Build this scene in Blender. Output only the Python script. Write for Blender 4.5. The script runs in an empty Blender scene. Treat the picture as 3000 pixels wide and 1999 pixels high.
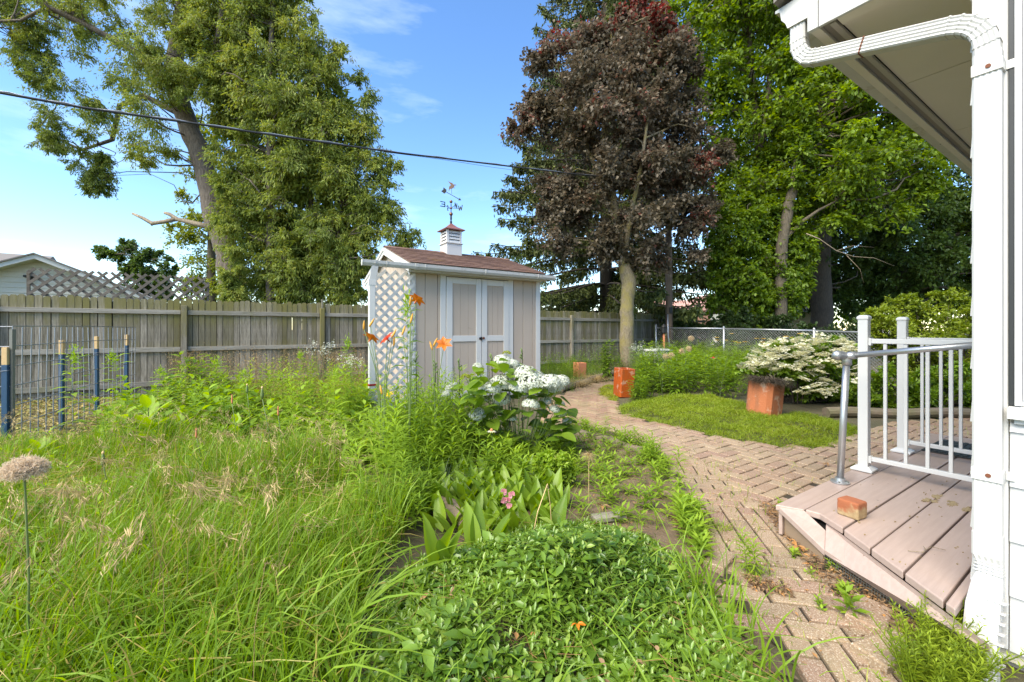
import bpy, math, random
import numpy as np
from mathutils import Vector, Matrix, Quaternion
sc = bpy.context.scene
col = sc.collection
RNG = np.random.default_rng(7)
random.seed(7)
R = math.radians
# ---------------------------------------------------------------- camera
FPX, HOR, EYE = 1230.0, 965.0, 1.2          # focal length in photo pixels, horizon row, eye height
cam_d = bpy.data.cameras.new('camera'); cam = bpy.data.objects.new('camera', cam_d); col.objects.link(cam)
cam_d.sensor_width = 36.0; cam_d.lens = 36.0 * FPX / 3000.0
cam_d.shift_y = -(999.5 - HOR) / 3000.0
cam_d.clip_start = 0.02; cam_d.clip_end = 3000
cam.location = (0, 0, EYE); cam.rotation_euler = (R(90), 0, 0)
sc.camera = cam
# ---------------------------------------------------------------- sky and sun
SUN = Vector((-0.64, -0.60, 1.0)).normalized()
world = bpy.data.worlds.new('World'); sc.world = world; world.use_nodes = True
wn = world.node_tree; wn.nodes.clear()
def _n(t, typ, **kw):
    n = t.nodes.new(typ)
    for k, v in kw.items(): setattr(n, k, v)
    return n
out = _n(wn, 'ShaderNodeOutputWorld'); bg = _n(wn, 'ShaderNodeBackground')
sky = _n(wn, 'ShaderNodeTexSky'); sky.sky_type = 'NISHITA'; sky.sun_disc = False
sky.sun_elevation = math.asin(SUN.z); sky.sun_rotation = math.atan2(SUN.x, SUN.y) % (2 * math.pi)
sky.air_density = 1.0; sky.dust_density = 0.05; sky.ozone_density = 3.0
tc = _n(wn, 'ShaderNodeTexCoord'); mp = _n(wn, 'ShaderNodeMapping')
mp.inputs['Scale'].default_value = (1.2, 1.2, 5.0); mp.inputs['Rotation'].default_value = (0, 0.25, 0.4)
nz = _n(wn, 'ShaderNodeTexNoise'); nz.inputs['Scale'].default_value = 1.9; nz.inputs['Detail'].default_value = 7; nz.inputs['Roughness'].default_value = 0.58
rp = _n(wn, 'ShaderNodeValToRGB'); rp.color_ramp.elements[0].position = 0.50; rp.color_ramp.elements[1].position = 0.92
rp.color_ramp.elements[1].color = (0.40, 0.40, 0.40, 1)
mx = _n(wn, 'ShaderNodeMix', data_type='RGBA'); mx.inputs['B'].default_value = (7.0, 7.6, 8.6, 1)
wn.links.new(tc.outputs['Generated'], mp.inputs['Vector']); wn.links.new(mp.outputs[0], nz.inputs['Vector'])
wn.links.new(nz.outputs['Fac'], rp.inputs['Fac']); wn.links.new(rp.outputs['Color'], mx.inputs['Factor'])
hsv = _n(wn, 'ShaderNodeHueSaturation'); hsv.inputs['Saturation'].default_value = 1.18; hsv.inputs['Hue'].default_value = 0.505; wn.links.new(sky.outputs[0], hsv.inputs['Color']); wn.links.new(hsv.outputs[0], mx.inputs['A']); wn.links.new(mx.outputs['Result'], bg.inputs['Color'])
bg.inputs['Strength'].default_value = 0.128
wn.links.new(bg.outputs[0], out.inputs[0])
sl = bpy.data.lights.new('sun', 'SUN'); so = bpy.data.objects.new('sun', sl); col.objects.link(so)
sl.energy = 3.0; sl.angle = R(52.0); sl.color = (1.0, 0.945, 0.84)
so.rotation_euler = SUN.to_track_quat('Z', 'Y').to_euler(); so.location = (-20, -15, 30)
sc.view_settings.view_transform = 'Standard'; sc.view_settings.look = 'None'
sc.view_settings.gamma = 1.0; sc.view_settings.use_curve_mapping = False
sc.view_settings.exposure = 1.58
sc.view_settings.use_white_balance = True; sc.view_settings.white_balance_temperature = 7000; sc.view_settings.white_balance_tint = 8
sc.render.engine = 'CYCLES'
cy = sc.cycles
cy.use_denoising = True; cy.max_bounces = 7; cy.diffuse_bounces = 3; cy.glossy_bounces = 2
cy.transmission_bounces = 4; cy.transparent_max_bounces = 6; cy.caustics_reflective = False; cy.caustics_refractive = False
# ---------------------------------------------------------------- frames
TH = R(33.0); CA, SA = math.cos(TH), math.sin(TH)   # the yard's own axes: a along fence/shed/eave, b towards the back fence
def W(a, b, z=0.0): return Vector((a * CA - b * SA, a * SA + b * CA, z))
def AB(x, y): return (x * CA + y * SA, -x * SA + y * CA)
def at(px, py, Z): return Vector(((px - 1500) / FPX * Z, Z, EYE + (HOR - py) / FPX * Z))
def gnd(px, py, h=0.0):
    Z = (EYE - h) * FPX / (py - HOR); return Vector(((px - 1500) / FPX * Z, Z, h))
def gab(px, py, h=0.0):
    p = gnd(px, py, h); return AB(p.x, p.y)
def onb(px, b):      # a on the plane b = const under image column px
    u = (px - 1500) / FPX; Z = b / (CA - SA * u); return Z * (CA * u + SA), Z
def ona(px, a):
    u = (px - 1500) / FPX; Z = a / (CA * u + SA); return Z * (CA - SA * u), Z
def hz(py, Z): return EYE + (HOR - py) / FPX * Z
# ---------------------------------------------------------------- objects
def tag(o, label=None, cat=None, group=None, kind=None):
    if label: o['label'] = label
    if cat: o['category'] = cat
    if group: o['group'] = group
    if kind: o['kind'] = kind
    return o
def thing(name, loc, label, cat, group=None, rz=0.0):
    o = bpy.data.objects.new(name, None); col.objects.link(o)
    o.empty_display_size = 0.1; o.location = loc; o.rotation_euler = (0, 0, rz)
    return tag(o, label, cat, group)
def put(name, mesh, parent=None, loc=(0, 0, 0), rot=(0, 0, 0), scale=(1, 1, 1)):
    o = bpy.data.objects.new(name, mesh); col.objects.link(o)
    if parent: o.parent = parent
    o.location = loc; o.rotation_euler = rot; o.scale = scale
    return o
def bevel(o, w=0.004, seg=2):
    m = o.modifiers.new('bevel', 'BEVEL'); m.width = w; m.segments = seg; m.limit_method = 'ANGLE'; m.angle_limit = R(40)
    return o
class MB:
    def __init__(s): s.v = []; s.f = []
    def add(s, vs, fs):
        k = len(s.v); s.v += [tuple(p) for p in vs]; s.f += [tuple(i + k for i in q) for q in fs]; return s
    def hexa(s, p): return s.add(p, [(3, 2, 1, 0), (4, 5, 6, 7), (0, 1, 5, 4), (1, 2, 6, 5), (2, 3, 7, 6), (3, 0, 4, 7)])
    def box(s, x0, x1, y0, y1, z0, z1):
        return s.hexa([(x0, y0, z0), (x1, y0, z0), (x1, y1, z0), (x0, y1, z0), (x0, y0, z1), (x1, y0, z1), (x1, y1, z1), (x0, y1, z1)])
    def slab(s, poly, z0, z1):          # polygon in xy, extruded; z may be a list per corner
        n = len(poly); zb = z0 if isinstance(z0, (list, tuple)) else [z0] * n; zt = z1 if isinstance(z1, (list, tuple)) else [z1] * n
        ar = sum(poly[i][0] * poly[(i + 1) % n][1] - poly[(i + 1) % n][0] * poly[i][1] for i in range(n))
        idx = list(range(n)) if ar > 0 else list(range(n))[::-1]
        vs = [(poly[i][0], poly[i][1], zb[i]) for i in idx] + [(poly[i][0], poly[i][1], zt[i]) for i in idx]
        return s.add(vs, [tuple(range(n))[::-1], tuple(range(n, 2 * n))] + [(i, (i + 1) % n, n + (i + 1) % n, n + i) for i in range(n)])
    def prism(s, prof, x0, x1, ax='x'):  # profile (y,z) swept along x, or (x,z) along y
        n = len(prof)
        if ax == 'x': vs = [(x0, p[0], p[1]) for p in prof] + [(x1, p[0], p[1]) for p in prof]
        else: vs = [(p[0], x0, p[1]) for p in prof] + [(p[0], x1, p[1]) for p in prof]
        return s.add(vs, [tuple(range(n)), tuple(range(n, 2 * n))[::-1]] + [((i + 1) % n, i, n + i, n + (i + 1) % n) for i in range(n)])
    def bar(s, p, q, w, h, up=(0, 0, 1)):
        p = Vector(p); q = Vector(q); d = (q - p).normalized(); up = Vector(up)
        sd = d.cross(up)
        if sd.length < 1e-4: sd = d.cross(Vector((1, 0, 0)))
        sd.normalize(); u = sd.cross(d)
        c = [(-w / 2, -h / 2), (w / 2, -h / 2), (w / 2, h / 2), (-w / 2, h / 2)]
        return s.hexa([p + sd * x + u * y for x, y in c] + [q + sd * x + u * y for x, y in c])
    def tube(s, pts, rad, n=8, cap=True, prof=None, up=None):
        pts = [Vector(p) for p in pts]; m = len(pts)
        if not isinstance(rad, (list, tuple)): rad = [rad] * m
        k = len(s.v); prev = None
        for i, p in enumerate(pts):
            d = (pts[min(i + 1, m - 1)] - pts[max(i - 1, 0)]).normalized()
            if up is not None: r = Vector(up)
            else: r = prev if prev is not None else (Vector((1, 0, 0)) if abs(d.x) < 0.8 else Vector((0, 1, 0)))
            x = (r - d * r.dot(d)).normalized(); y = d.cross(x); prev = x
            if prof: ring = [p + x * (a * rad[i]) + y * (b * rad[i]) for a, b in prof]
            else: ring = [p + (x * math.cos(t) + y * math.sin(t)) * rad[i] for t in [2 * math.pi * j / n for j in range(n)]]
            s.v += [tuple(q) for q in ring]
        nn = len(prof) if prof else n
        for i in range(m - 1):
            for j in range(nn):
                a = k + i * nn + j; b = k + i * nn + (j + 1) % nn
                s.f.append((a, b, b + nn, a + nn))
        if cap:
            s.f.append(tuple(range(k, k + nn))[::-1]); s.f.append(tuple(range(k + (m - 1) * nn, k + m * nn)))
        return s
    def lathe(s, prof, c=(0, 0, 0), n=16):  # prof: (r,z)
        k = len(s.v); m = len(prof)
        for r, z in prof:
            for j in range(n):
                t = 2 * math.pi * j / n; s.v.append((c[0] + r * math.cos(t), c[1] + r * math.sin(t), c[2] + z))
        for i in range(m - 1):
            for j in range(n):
                a = k + i * n + j; b = k + i * n + (j + 1) % n; s.f.append((a, b, b + n, a + n))
        s.f.append(tuple(range(k, k + n))[::-1]); s.f.append(tuple(range(k + (m - 1) * n, k + m * n)))
        return s
    def mesh(s, name, mat, smooth=False, off=(0, 0, 0)):
        me = bpy.data.meshes.new(name); v = [(p[0] - off[0], p[1] - off[1], p[2] - off[2]) for p in s.v]
        me.from_pydata(v, [], s.f); me.materials.append(mat)
        if smooth: me.polygons.foreach_set('use_smooth', [True] * len(me.polygons))
        me.update(); return me
    def build(s, name, mat, parent=None, off=(0, 0, 0), smooth=False, bev=0, seg=2):
        o = put(name, s.mesh(name, mat, smooth, off), parent)
        if bev: bevel(o, bev, seg)
        return o
# ---------------------------------------------------------------- leaf builder (numpy)
def nrm(v): return v / np.maximum(np.linalg.norm(v, axis=-1, keepdims=True), 1e-9)
def rdir(n): return nrm(RNG.normal(size=(n, 3)))
class Fol:
    """leaf faces: many small bent surfaces with a per-leaf tint"""
    def __init__(s): s.V = []; s.F = []; s.T = []; s.n = 0
    def _push(s, v, pats, tint):          # v (N,k,3)
        N, k = v.shape[:2]
        base = s.n + np.arange(N)[:, None] * k
        for p in pats: s.F.append((base + np.array(p)[None, :]))
        s.V.append(v.reshape(-1, 3)); s.T.append(np.repeat(tint, k)); s.n += N * k
    def _frame(s, d, nor):
        d = nrm(d); side = np.cross(d, nor); bad = np.linalg.norm(side, axis=1) < 1e-3
        if bad.any(): side[bad] = np.cross(d[bad], np.array([0.3, 0.9, 0.1]))
        side = nrm(side); return d, side, np.cross(side, d)
    def diamond(s, p, d, nor, L, Wd, tint, fold=0.25):
        d, sd, n = s._frame(d, nor); L = np.broadcast_to(L, (len(p),))[:, None]; Wd = np.broadcast_to(Wd, (len(p),))[:, None]
        v = np.stack([p, p + d * L * 0.45 + sd * Wd * 0.5 + n * Wd * fold, p + d * L, p + d * L * 0.45 - sd * Wd * 0.5 + n * Wd * fold], 1)
        s._push(v, [(0, 1, 2), (0, 2, 3)], np.broadcast_to(tint, (len(p),)))
    def leaf(s, p, d, nor, L, Wd, tint, curl=0.15, fold=0.18, shape=(0.8, 1.0)):
        d, sd, n = s._frame(d, nor); L = np.broadcast_to(L, (len(p),))[:, None]; Wd = np.broadcast_to(Wd, (len(p),))[:, None] * 0.5
        r = []
        for t, w in ((0, 0), (0.28, shape[0]), (0.6, shape[1]), (1, 0)):
            c = p + d * L * t - n * L * curl * t * t
            r.append((c, w))
        v = [r[0][0]]
        for c, w in r[1:3]:
            v += [c + sd * Wd * w + n * Wd * w * fold * 2, c, c - sd * Wd * w + n * Wd * w * fold * 2]
        v.append(r[3][0]); v = np.stack(v, 1)
        s._push(v, [(0, 2, 1), (0, 3, 2), (1, 2, 5), (1, 5, 4), (2, 3, 6), (2, 6, 5), (4, 5, 7), (5, 6, 7)], np.broadcast_to(tint, (len(p),)))
    def leaf4(s, p, d, nor, L, Wd, tint, curl=0.15, fold=0.18):
        d, sd, n = s._frame(d, nor); L = np.broadcast_to(L, (len(p),))[:, None]; Wd = np.broadcast_to(Wd, (len(p),))[:, None] * 0.5
        c = p + d * L * 0.42 - n * L * curl * 0.176; up_ = n * Wd * fold * 2
        v = np.stack([p, c + sd * Wd + up_, c, c - sd * Wd + up_, p + d * L - n * L * curl], 1)
        s._push(v, [(0, 2, 1), (0, 3, 2), (1, 2, 4), (2, 3, 4)], np.broadcast_to(tint, (len(p),)))
    def blade(s, p, d, bend, L, Wd, tint, droop=0.5, seg=3):
        N = len(p); d = nrm(d); L = np.broadcast_to(L, (N,))[:, None]; Wd = np.broadcast_to(Wd, (N,))[:, None] * 0.5
        droop = np.broadcast_to(droop, (N,))[:, None]
        sd = nrm(np.cross(d, bend) + 1e-6); v = []
        for i in range(seg):
            t = i / seg; c = p + d * L * t * (1 - 0.3 * droop * t) + bend * L * droop * t * t * 0.9 - np.array([0, 0, 1.0]) * L * droop * 0.45 * t ** 3
            w = Wd * (1 - 0.55 * t) if i else Wd * 0.7
            v += [c + sd * w, c - sd * w]
        t = 1.0; v.append(p + d * L * (1 - 0.3 * droop) + bend * L * droop * 0.9 - np.array([0, 0, 1.0]) * L * droop * 0.45)
        v = np.stack(v, 1); pats = [(2 * i, 2 * i + 1, 2 * i + 3, 2 * i + 2) for i in range(seg - 1)] + [(2 * seg - 2, 2 * seg - 1, 2 * seg)]
        s._push(v, pats, np.broadcast_to(tint, (N,)))
    def stick(s, p, q, r0, r1, tint=0.5):
        N = len(p); d = nrm(q - p); a = np.cross(d, np.array([0.2, 0.3, 0.93])); a = nrm(a + 1e-6); b = np.cross(d, a)
        r0 = np.broadcast_to(r0, (N,))[:, None]; r1 = np.broadcast_to(r1, (N,))[:, None]
        v = []
        for c, r in ((p, r0), (q, r1)):
            for t in (0, 2.094, 4.189): v.append(c + (a * math.cos(t) + b * math.sin(t)) * r)
        s._push(np.stack(v, 1), [(0, 1, 4, 3), (1, 2, 5, 4), (2, 0, 3, 5)], np.broadcast_to(tint, (N,)))
    def mesh(s, name, mat, smooth=True):
        me = bpy.data.meshes.new(name); V = np.concatenate(s.V).astype(np.float32); T = np.concatenate(s.T).astype(np.float32)
        lens = np.concatenate([np.full(len(f), f.shape[1], np.int32) for f in s.F]); loops = np.concatenate([f.reshape(-1) for f in s.F]).astype(np.int32)
        me.vertices.add(len(V)); me.vertices.foreach_set('co', V.reshape(-1))
        me.loops.add(len(loops)); me.loops.foreach_set('vertex_index', loops)
        me.polygons.add(len(lens)); st = np.zeros(len(lens), np.int32); st[1:] = np.cumsum(lens)[:-1]
        me.polygons.foreach_set('loop_start', st)
        if smooth: me.polygons.foreach_set('use_smooth', np.ones(len(lens), bool))
        at_ = me.attributes.new('tint', 'FLOAT', 'POINT'); at_.data.foreach_set('value', T)
        me.materials.append(mat); me.update(calc_edges=True); return me
    def build(s, name, mat, parent=None, smooth=True): return put(name, s.mesh(name, mat, smooth), parent)
# ---------------------------------------------------------------- polygons in plan
def inpoly(P, poly):
    P = np.asarray(P, float); poly = np.asarray(poly, float); x, y = P[:, 0], P[:, 1]; c = np.zeros(len(P), bool)
    j = len(poly) - 1
    for i in range(len(poly)):
        xi, yi = poly[i]; xj, yj = poly[j]
        m = ((yi > y) != (yj > y)) & (x < (xj - xi) * (y - yi) / (yj - yi + 1e-12) + xi)
        c ^= m; j = i
    return c
def edgedist(P, poly):
    P = np.asarray(P, float); poly = np.asarray(poly, float); D = np.full(len(P), 1e9)
    for i in range(len(poly)):
        a = poly[i]; b = poly[(i + 1) % len(poly)]; ab = b - a
        t = np.clip(((P - a) @ ab) / (ab @ ab + 1e-12), 0, 1); D = np.minimum(D, np.linalg.norm(P - a - t[:, None] * ab, axis=1))
    return D
def scatter(poly, n):
    poly = np.asarray(poly, float); lo, hi = poly.min(0), poly.max(0); out_ = []
    tot = 0
    while tot < n:
        q = RNG.uniform(lo, hi, (n * 2, 2)); q = q[inpoly(q, poly)]; out_.append(q); tot += len(q)
    return np.concatenate(out_)[:n]
def gpoly(pts): return [tuple(gnd(x, y).xy) for x, y in pts]
def toz(P, z=0.0): return np.column_stack([P, np.broadcast_to(z, (len(P),))])
# ---------------------------------------------------------------- materials
def mat(name):
    m = bpy.data.materials.new(name); m.use_nodes = True; t = m.node_tree; b = t.nodes['Principled BSDF']; return m, t, b
def noise(t, scale, detail=4, rough=0.55, vec=None, sc3=None):
    n = _n(t, 'ShaderNodeTexNoise'); n.inputs['Scale'].default_value = scale; n.inputs['Detail'].default_value = detail; n.inputs['Roughness'].default_value = rough
    if vec is None: vec = _n(t, 'ShaderNodeTexCoord').outputs['Object']
    if sc3:
        mp_ = _n(t, 'ShaderNodeMapping'); mp_.inputs['Scale'].default_value = sc3; t.links.new(vec, mp_.inputs['Vector']); vec = mp_.outputs[0]
    t.links.new(vec, n.inputs['Vector']); return n.outputs['Fac']
def ramp(t, fac, stops):
    r = _n(t, 'ShaderNodeValToRGB'); e = r.color_ramp.elements
    while len(e) < len(stops): e.new(0.5)
    for k, (p, c) in enumerate(stops): e[k].position = p; e[k].color = (*c, 1) if len(c) == 3 else c
    t.links.new(fac, r.inputs['Fac']); return r.outputs['Color']
def mixc(t, fac, a, b, mode='MIX'):
    m = _n(t, 'ShaderNodeMix', data_type='RGBA', blend_type=mode)
    for s_, v in (('Factor', fac), ('A', a), ('B', b)):
        if hasattr(v, 'is_output') or isinstance(v, bpy.types.NodeSocket): t.links.new(v, m.inputs[s_])
        elif isinstance(v, (int, float)): m.inputs[s_].default_value = v
        else: m.inputs[s_].default_value = (*v, 1)
    return m.outputs['Result']
def bump(t, b, h, strength=0.3, dist=0.01):
    n = _n(t, 'ShaderNodeBump'); n.inputs['Strength'].default_value = strength; n.inputs['Distance'].default_value = dist
    t.links.new(h, n.inputs['Height']); t.links.new(n.outputs[0], b.inputs['Normal'])
def orand(t): return _n(t, 'ShaderNodeObjectInfo').outputs['Random']
def val(t, a, op, b):
    m = _n(t, 'ShaderNodeMath', operation=op)
    for i, v in enumerate((a, b)):
        if isinstance(v, (int, float)): m.inputs[i].default_value = v
        else: t.links.new(v, m.inputs[i])
    return m.outputs[0]
def leafmat(name, dark, light, trans=0.35, rough=0.45, accent=None, tboost=1.6, spec=0.35):
    m, t, b = mat(name); a = _n(t, 'ShaderNodeAttribute'); a.attribute_name = 'tint'
    st = [(0.0, dark), (0.8, light)]
    if accent: st = [(0.0, dark), (0.72, light), (0.9, accent)]
    c = ramp(t, a.outputs['Fac'], st)
    t.links.new(c, b.inputs['Base Color']); b.inputs['Roughness'].default_value = rough; b.inputs['Specular IOR Level'].default_value = spec
    tr = _n(t, 'ShaderNodeBsdfTranslucent'); hs = _n(t, 'ShaderNodeHueSaturation'); hs.inputs['Value'].default_value = tboost; hs.inputs['Saturation'].default_value = 1.1; hs.inputs['Hue'].default_value = 0.485
    t.links.new(c, hs.inputs['Color']); t.links.new(hs.outputs[0], tr.inputs['Color'])
    mx_ = _n(t, 'ShaderNodeMixShader'); mx_.inputs[0].default_value = trans
    t.links.new(b.outputs[0], mx_.inputs[1]); t.links.new(tr.outputs[0], mx_.inputs[2]); t.links.new(mx_.outputs[0], t.nodes['Material Output'].inputs[0])
    return m
def plain(name, c, rough=0.5, metal=0.0, var=0.0, scale=6, bmp=0.0, dirt=None, dirtpos=(0.55, 0.75), dscale=3.0):
    m, t, b = mat(name); b.inputs['Roughness'].default_value = rough; b.inputs['Metallic'].default_value = metal
    cc = c
    if var:
        f_ = noise(t, scale, 6); cc = mixc(t, f_, [x * (1 - var) for x in c], [min(1, x * (1 + var)) for x in c])
    if dirt:
        d = ramp(t, noise(t, dscale, 8, 0.65), [(dirtpos[0], (0, 0, 0)), (dirtpos[1], (1, 1, 1))]); cc = mixc(t, d, cc, dirt)
    if isinstance(cc, (list, tuple)): b.inputs['Base Color'].default_value = (*cc, 1)
    else: t.links.new(cc, b.inputs['Base Color'])
    if bmp: bump(t, b, noise(t, scale * 6, 6), bmp, 0.004)
    return m
M = {}
M['white'] = plain('white_paint', (0.58, 0.565, 0.535), 0.4, var=0.04, scale=8, dirt=(0.5, 0.46, 0.38), dirtpos=(0.66, 0.9), dscale=5)
M['vinyl'] = plain('white_vinyl', (0.56, 0.555, 0.54), 0.35, var=0.02)
M['gutter'] = plain('weathered_white_metal', (0.50, 0.485, 0.455), 0.38, var=0.08, scale=10, dirt=(0.27, 0.22, 0.14), dirtpos=(0.56, 0.80), dscale=11)
def soffit_mat():
    m, t, b = mat('cream_soffit'); c = mixc(t, noise(t, 2.5, 6), (0.60, 0.55, 0.44), (0.68, 0.63, 0.52)); t.links.new(c, b.inputs['Base Color']); b.inputs['Roughness'].default_value = 0.6; return m
M['soffit'] = soffit_mat()
def wood_mat(name, c1, c2, moss, mosspos, grain=(14, 14, 1.2), rnd=0.35):
    m, t, b = mat(name); g = noise(t, 6, 8, 0.65, sc3=grain); r = orand(t)
    rv = _n(t, 'ShaderNodeVectorMath', operation='ADD'); cx = _n(t, 'ShaderNodeCombineXYZ'); t.links.new(val(t, r, 'MULTIPLY', 40), cx.inputs[0]); t.links.new(val(t, r, 'MULTIPLY', 17), cx.inputs[2]); t.links.new(_n(t, 'ShaderNodeTexCoord').outputs['Object'], rv.inputs[0]); t.links.new(cx.outputs[0], rv.inputs[1])
    g2 = noise(t, 6, 5, 0.6, vec=rv.outputs[0], sc3=[q * .3 for q in grain])
    c = mixc(t, ramp(t, val(t, val(t, g, 'MULTIPLY', .45), 'ADD', val(t, g2, 'MULTIPLY', .55)), [(.34, (0, 0, 0)), (.64, (1, 1, 1))]), c1, c2); c = mixc(t, val(t, r, 'MULTIPLY', rnd), c, [x * 0.45 for x in c1])
    mv = _n(t, 'ShaderNodeTexCoord').outputs['Object']
    k = val(t, noise(t, 1.6, 6, 0.6, sc3=(2, 2, 0.8)), 'ADD', val(t, r, 'MULTIPLY', 0.22))
    if mosspos[2]:
        sx = _n(t, 'ShaderNodeSeparateXYZ'); t.links.new(mv, sx.inputs[0]); k = val(t, k, 'ADD', val(t, sx.outputs['Z'], 'MULTIPLY', mosspos[2]))
    c = mixc(t, ramp(t, k, [(mosspos[0], (0, 0, 0)), (mosspos[1], (0.85, 0.85, 0.85))]), c, moss)
    vs = _n(t, 'ShaderNodeTexVoronoi'); vs.inputs['Scale'].default_value = 5; t.links.new(mv, vs.inputs['Vector'])
    c = mixc(t, ramp(t, vs.outputs['Distance'], [(0.0, (1, 1, 1)), (0.07, (0, 0, 0))]), c, (0.05, 0.04, 0.03))
    t.links.new(c, b.inputs['Base Color']); b.inputs['Roughness'].default_value = 0.85; bump(t, b, g, 0.5, 0.004); return m
M['fence'] = wood_mat('weathered_fence_wood', (0.10, 0.08, 0.05), (0.46, 0.40, 0.31), (0.19, 0.165, 0.04), (0.66, 0.98, 0.16), rnd=.75)
M['rail'] = wood_mat('weathered_rail_wood', (0.19, 0.165, 0.125), (0.40, 0.365, 0.30), (0.19, 0.18, 0.08), (0.62, 0.95, 0), grain=(1.2, 14, 14))
M['latwood'] = wood_mat('grey_lattice_wood', (0.10, 0.08, 0.058), (0.25, 0.205, 0.155), (0.16, 0.15, 0.08), (0.75, 1.0, 0), grain=(1.5, 12, 12))
M['log'] = wood_mat('old_landscape_timber', (0.10, 0.075, 0.05), (0.26, 0.20, 0.14), (0.12, 0.12, 0.05), (0.6, 0.9, 0), grain=(1.2, 12, 12))
M['pole'] = wood_mat('utility_pole_wood', (0.13, 0.085, 0.06), (0.33, 0.22, 0.16), (0.14, 0.12, 0.09), (0.7, 1.0, 0), grain=(9, 9, 0.6))
M['tan'] = None
def tan_mat():
    m, t, b = mat('taupe_painted_siding'); c = mixc(t, noise(t, 3, 6, 0.6, sc3=(1, 1, 0.35)), (0.40, 0.32, 0.25), (0.50, 0.41, 0.33))
    d = ramp(t, noise(t, 2.2, 3), [(0.66, (0, 0, 0)), (0.69, (0.55, 0.55, 0.55))]); c = mixc(t, d, c, (0.36, 0.28, 0.20))
    t.links.new(c, b.inputs['Base Color']); b.inputs['Roughness'].default_value = 0.7; bump(t, b, noise(t, 30, 4, 0.6, sc3=(3, 3, 0.3)), 0.25, 0.003); return m
M['tan'] = tan_mat()
def deck_mat():
    m, t, b = mat('pink_deck_paint'); tcn = _n(t, 'ShaderNodeTexCoord').outputs['Object']
    c = mixc(t, noise(t, 2.2, 6, 0.6), (0.36, 0.265, 0.222), (0.455, 0.35, 0.30))
    c = mixc(t, ramp(t, noise(t, 1.3, 2), [(0.58, (0, 0, 0)), (0.6, (0.4, 0.4, 0.4))]), c, (0.39, 0.29, 0.245))
    c = mixc(t, ramp(t, noise(t, 9, 6, .7, sc3=(.35, 5, 5)), [(.42, (.4, .4, .4)), (.6, (0, 0, 0))]), c, (.32, .235, .195))
    wd = mixc(t, noise(t, 20, 6, sc3=(1, 6, 1)), (0.16, 0.11, 0.05), (0.40, 0.31, 0.17))
    pv = val(t, noise(t, 4.0, 8, 0.72), 'ADD', val(t, noise(t, 1.1, 1), 'MULTIPLY', 0.9))
    c = mixc(t, ramp(t, pv, [(1.13, (0, 0, 0)), (1.135, (1, 1, 1))]), c, wd)
    vs = _n(t, 'ShaderNodeTexVoronoi'); vs.inputs['Scale'].default_value = 22; t.links.new(tcn, vs.inputs['Vector'])
    sp = val(t, vs.outputs['Distance'], 'ADD', val(t, noise(t, 5, 3), 'MULTIPLY', 0.55))
    c = mixc(t, ramp(t, sp, [(0.275, (1, 1, 1)), (0.285, (0, 0, 0))]), c, (0.12, 0.09, 0.07))
    t.links.new(c, b.inputs['Base Color']); b.inputs['Roughness'].default_value = 0.42; bump(t, b, noise(t, 40, 5, 0.6, sc3=(0.4, 4, 4)), 0.12, 0.003); return m
M['deck'] = deck_mat()
def peel_mat(name, seed):     # bare wood showing where the paint has flaked off
    m, t, b = mat(name); wd = mixc(t, noise(t, 30, 6, sc3=(1, 6, 1)), (0.17, 0.12, 0.05), (0.42, 0.32, 0.18)); t.links.new(wd, b.inputs['Base Color']); b.inputs['Roughness'].default_value = 0.8; return m
M['bare'] = peel_mat('bare_flaked_wood', 1)
def brick_mat(name, stops, spk=1.0):
    m, t, b = mat(name); r = orand(t); tcn = _n(t, 'ShaderNodeTexCoord').outputs['Object']
    c = ramp(t, r, stops)
    rv = _n(t, 'ShaderNodeVectorMath', operation='ADD'); cx = _n(t, 'ShaderNodeCombineXYZ'); t.links.new(val(t, r, 'MULTIPLY', 50), cx.inputs[0]); t.links.new(tcn, rv.inputs[0]); t.links.new(cx.outputs[0], rv.inputs[1])
    v = rv.outputs[0]
    c = mixc(t, ramp(t, noise(t, 9, 6, 0.65, vec=v), [(0.35, (0.75, 0.75, 0.75)), (0.7, (0, 0, 0))]), c, mixc(t, 0.45, c, (0.16, 0.12, 0.08)))
    g = _n(t, 'ShaderNodeTexVoronoi'); g.inputs['Scale'].default_value = 240; t.links.new(v, g.inputs['Vector'])
    c = mixc(t, val(t, ramp(t, noise(t, 170, 2, vec=v), [(0.52, (0, 0, 0)), (0.72, (1, 1, 1))]), 'MULTIPLY', 0.55 * spk), c, (0.78, 0.70, 0.58))
    c = mixc(t, val(t, ramp(t, noise(t, 140, 2, vec=v), [(0.30, (1, 1, 1)), (0.44, (0, 0, 0))]), 'MULTIPLY', 0.6 * spk), c, (0.13, 0.09, 0.06))
    mm = ramp(t, noise(t, 3.0, 5, vec=_n(t, 'ShaderNodeNewGeometry').outputs['Position']), [(0.60, (0, 0, 0)), (0.82, (0.55, 0.55, 0.55))]); c = mixc(t, mm, c, (0.15, 0.14, 0.06))
    t.links.new(c, b.inputs['Base Color']); b.inputs['Roughness'].default_value = 0.9; bump(t, b, noise(t, 120, 4, vec=v), 0.5, 0.003); return m
M['paver'] = brick_mat('tan_clay_paver', [(0.0, (0.23, 0.155, 0.09)), (0.3, (0.325, 0.225, 0.135)), (0.55, (0.275, 0.17, 0.105)), (0.8, (0.25, 0.14, 0.095)), (1.0, (0.34, 0.245, 0.15))])
M['redbrick'] = brick_mat('red_clay_brick', [(0.0, (0.34, 0.095, 0.04)), (1.0, (0.38, 0.12, 0.05))], 0.4)
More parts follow.
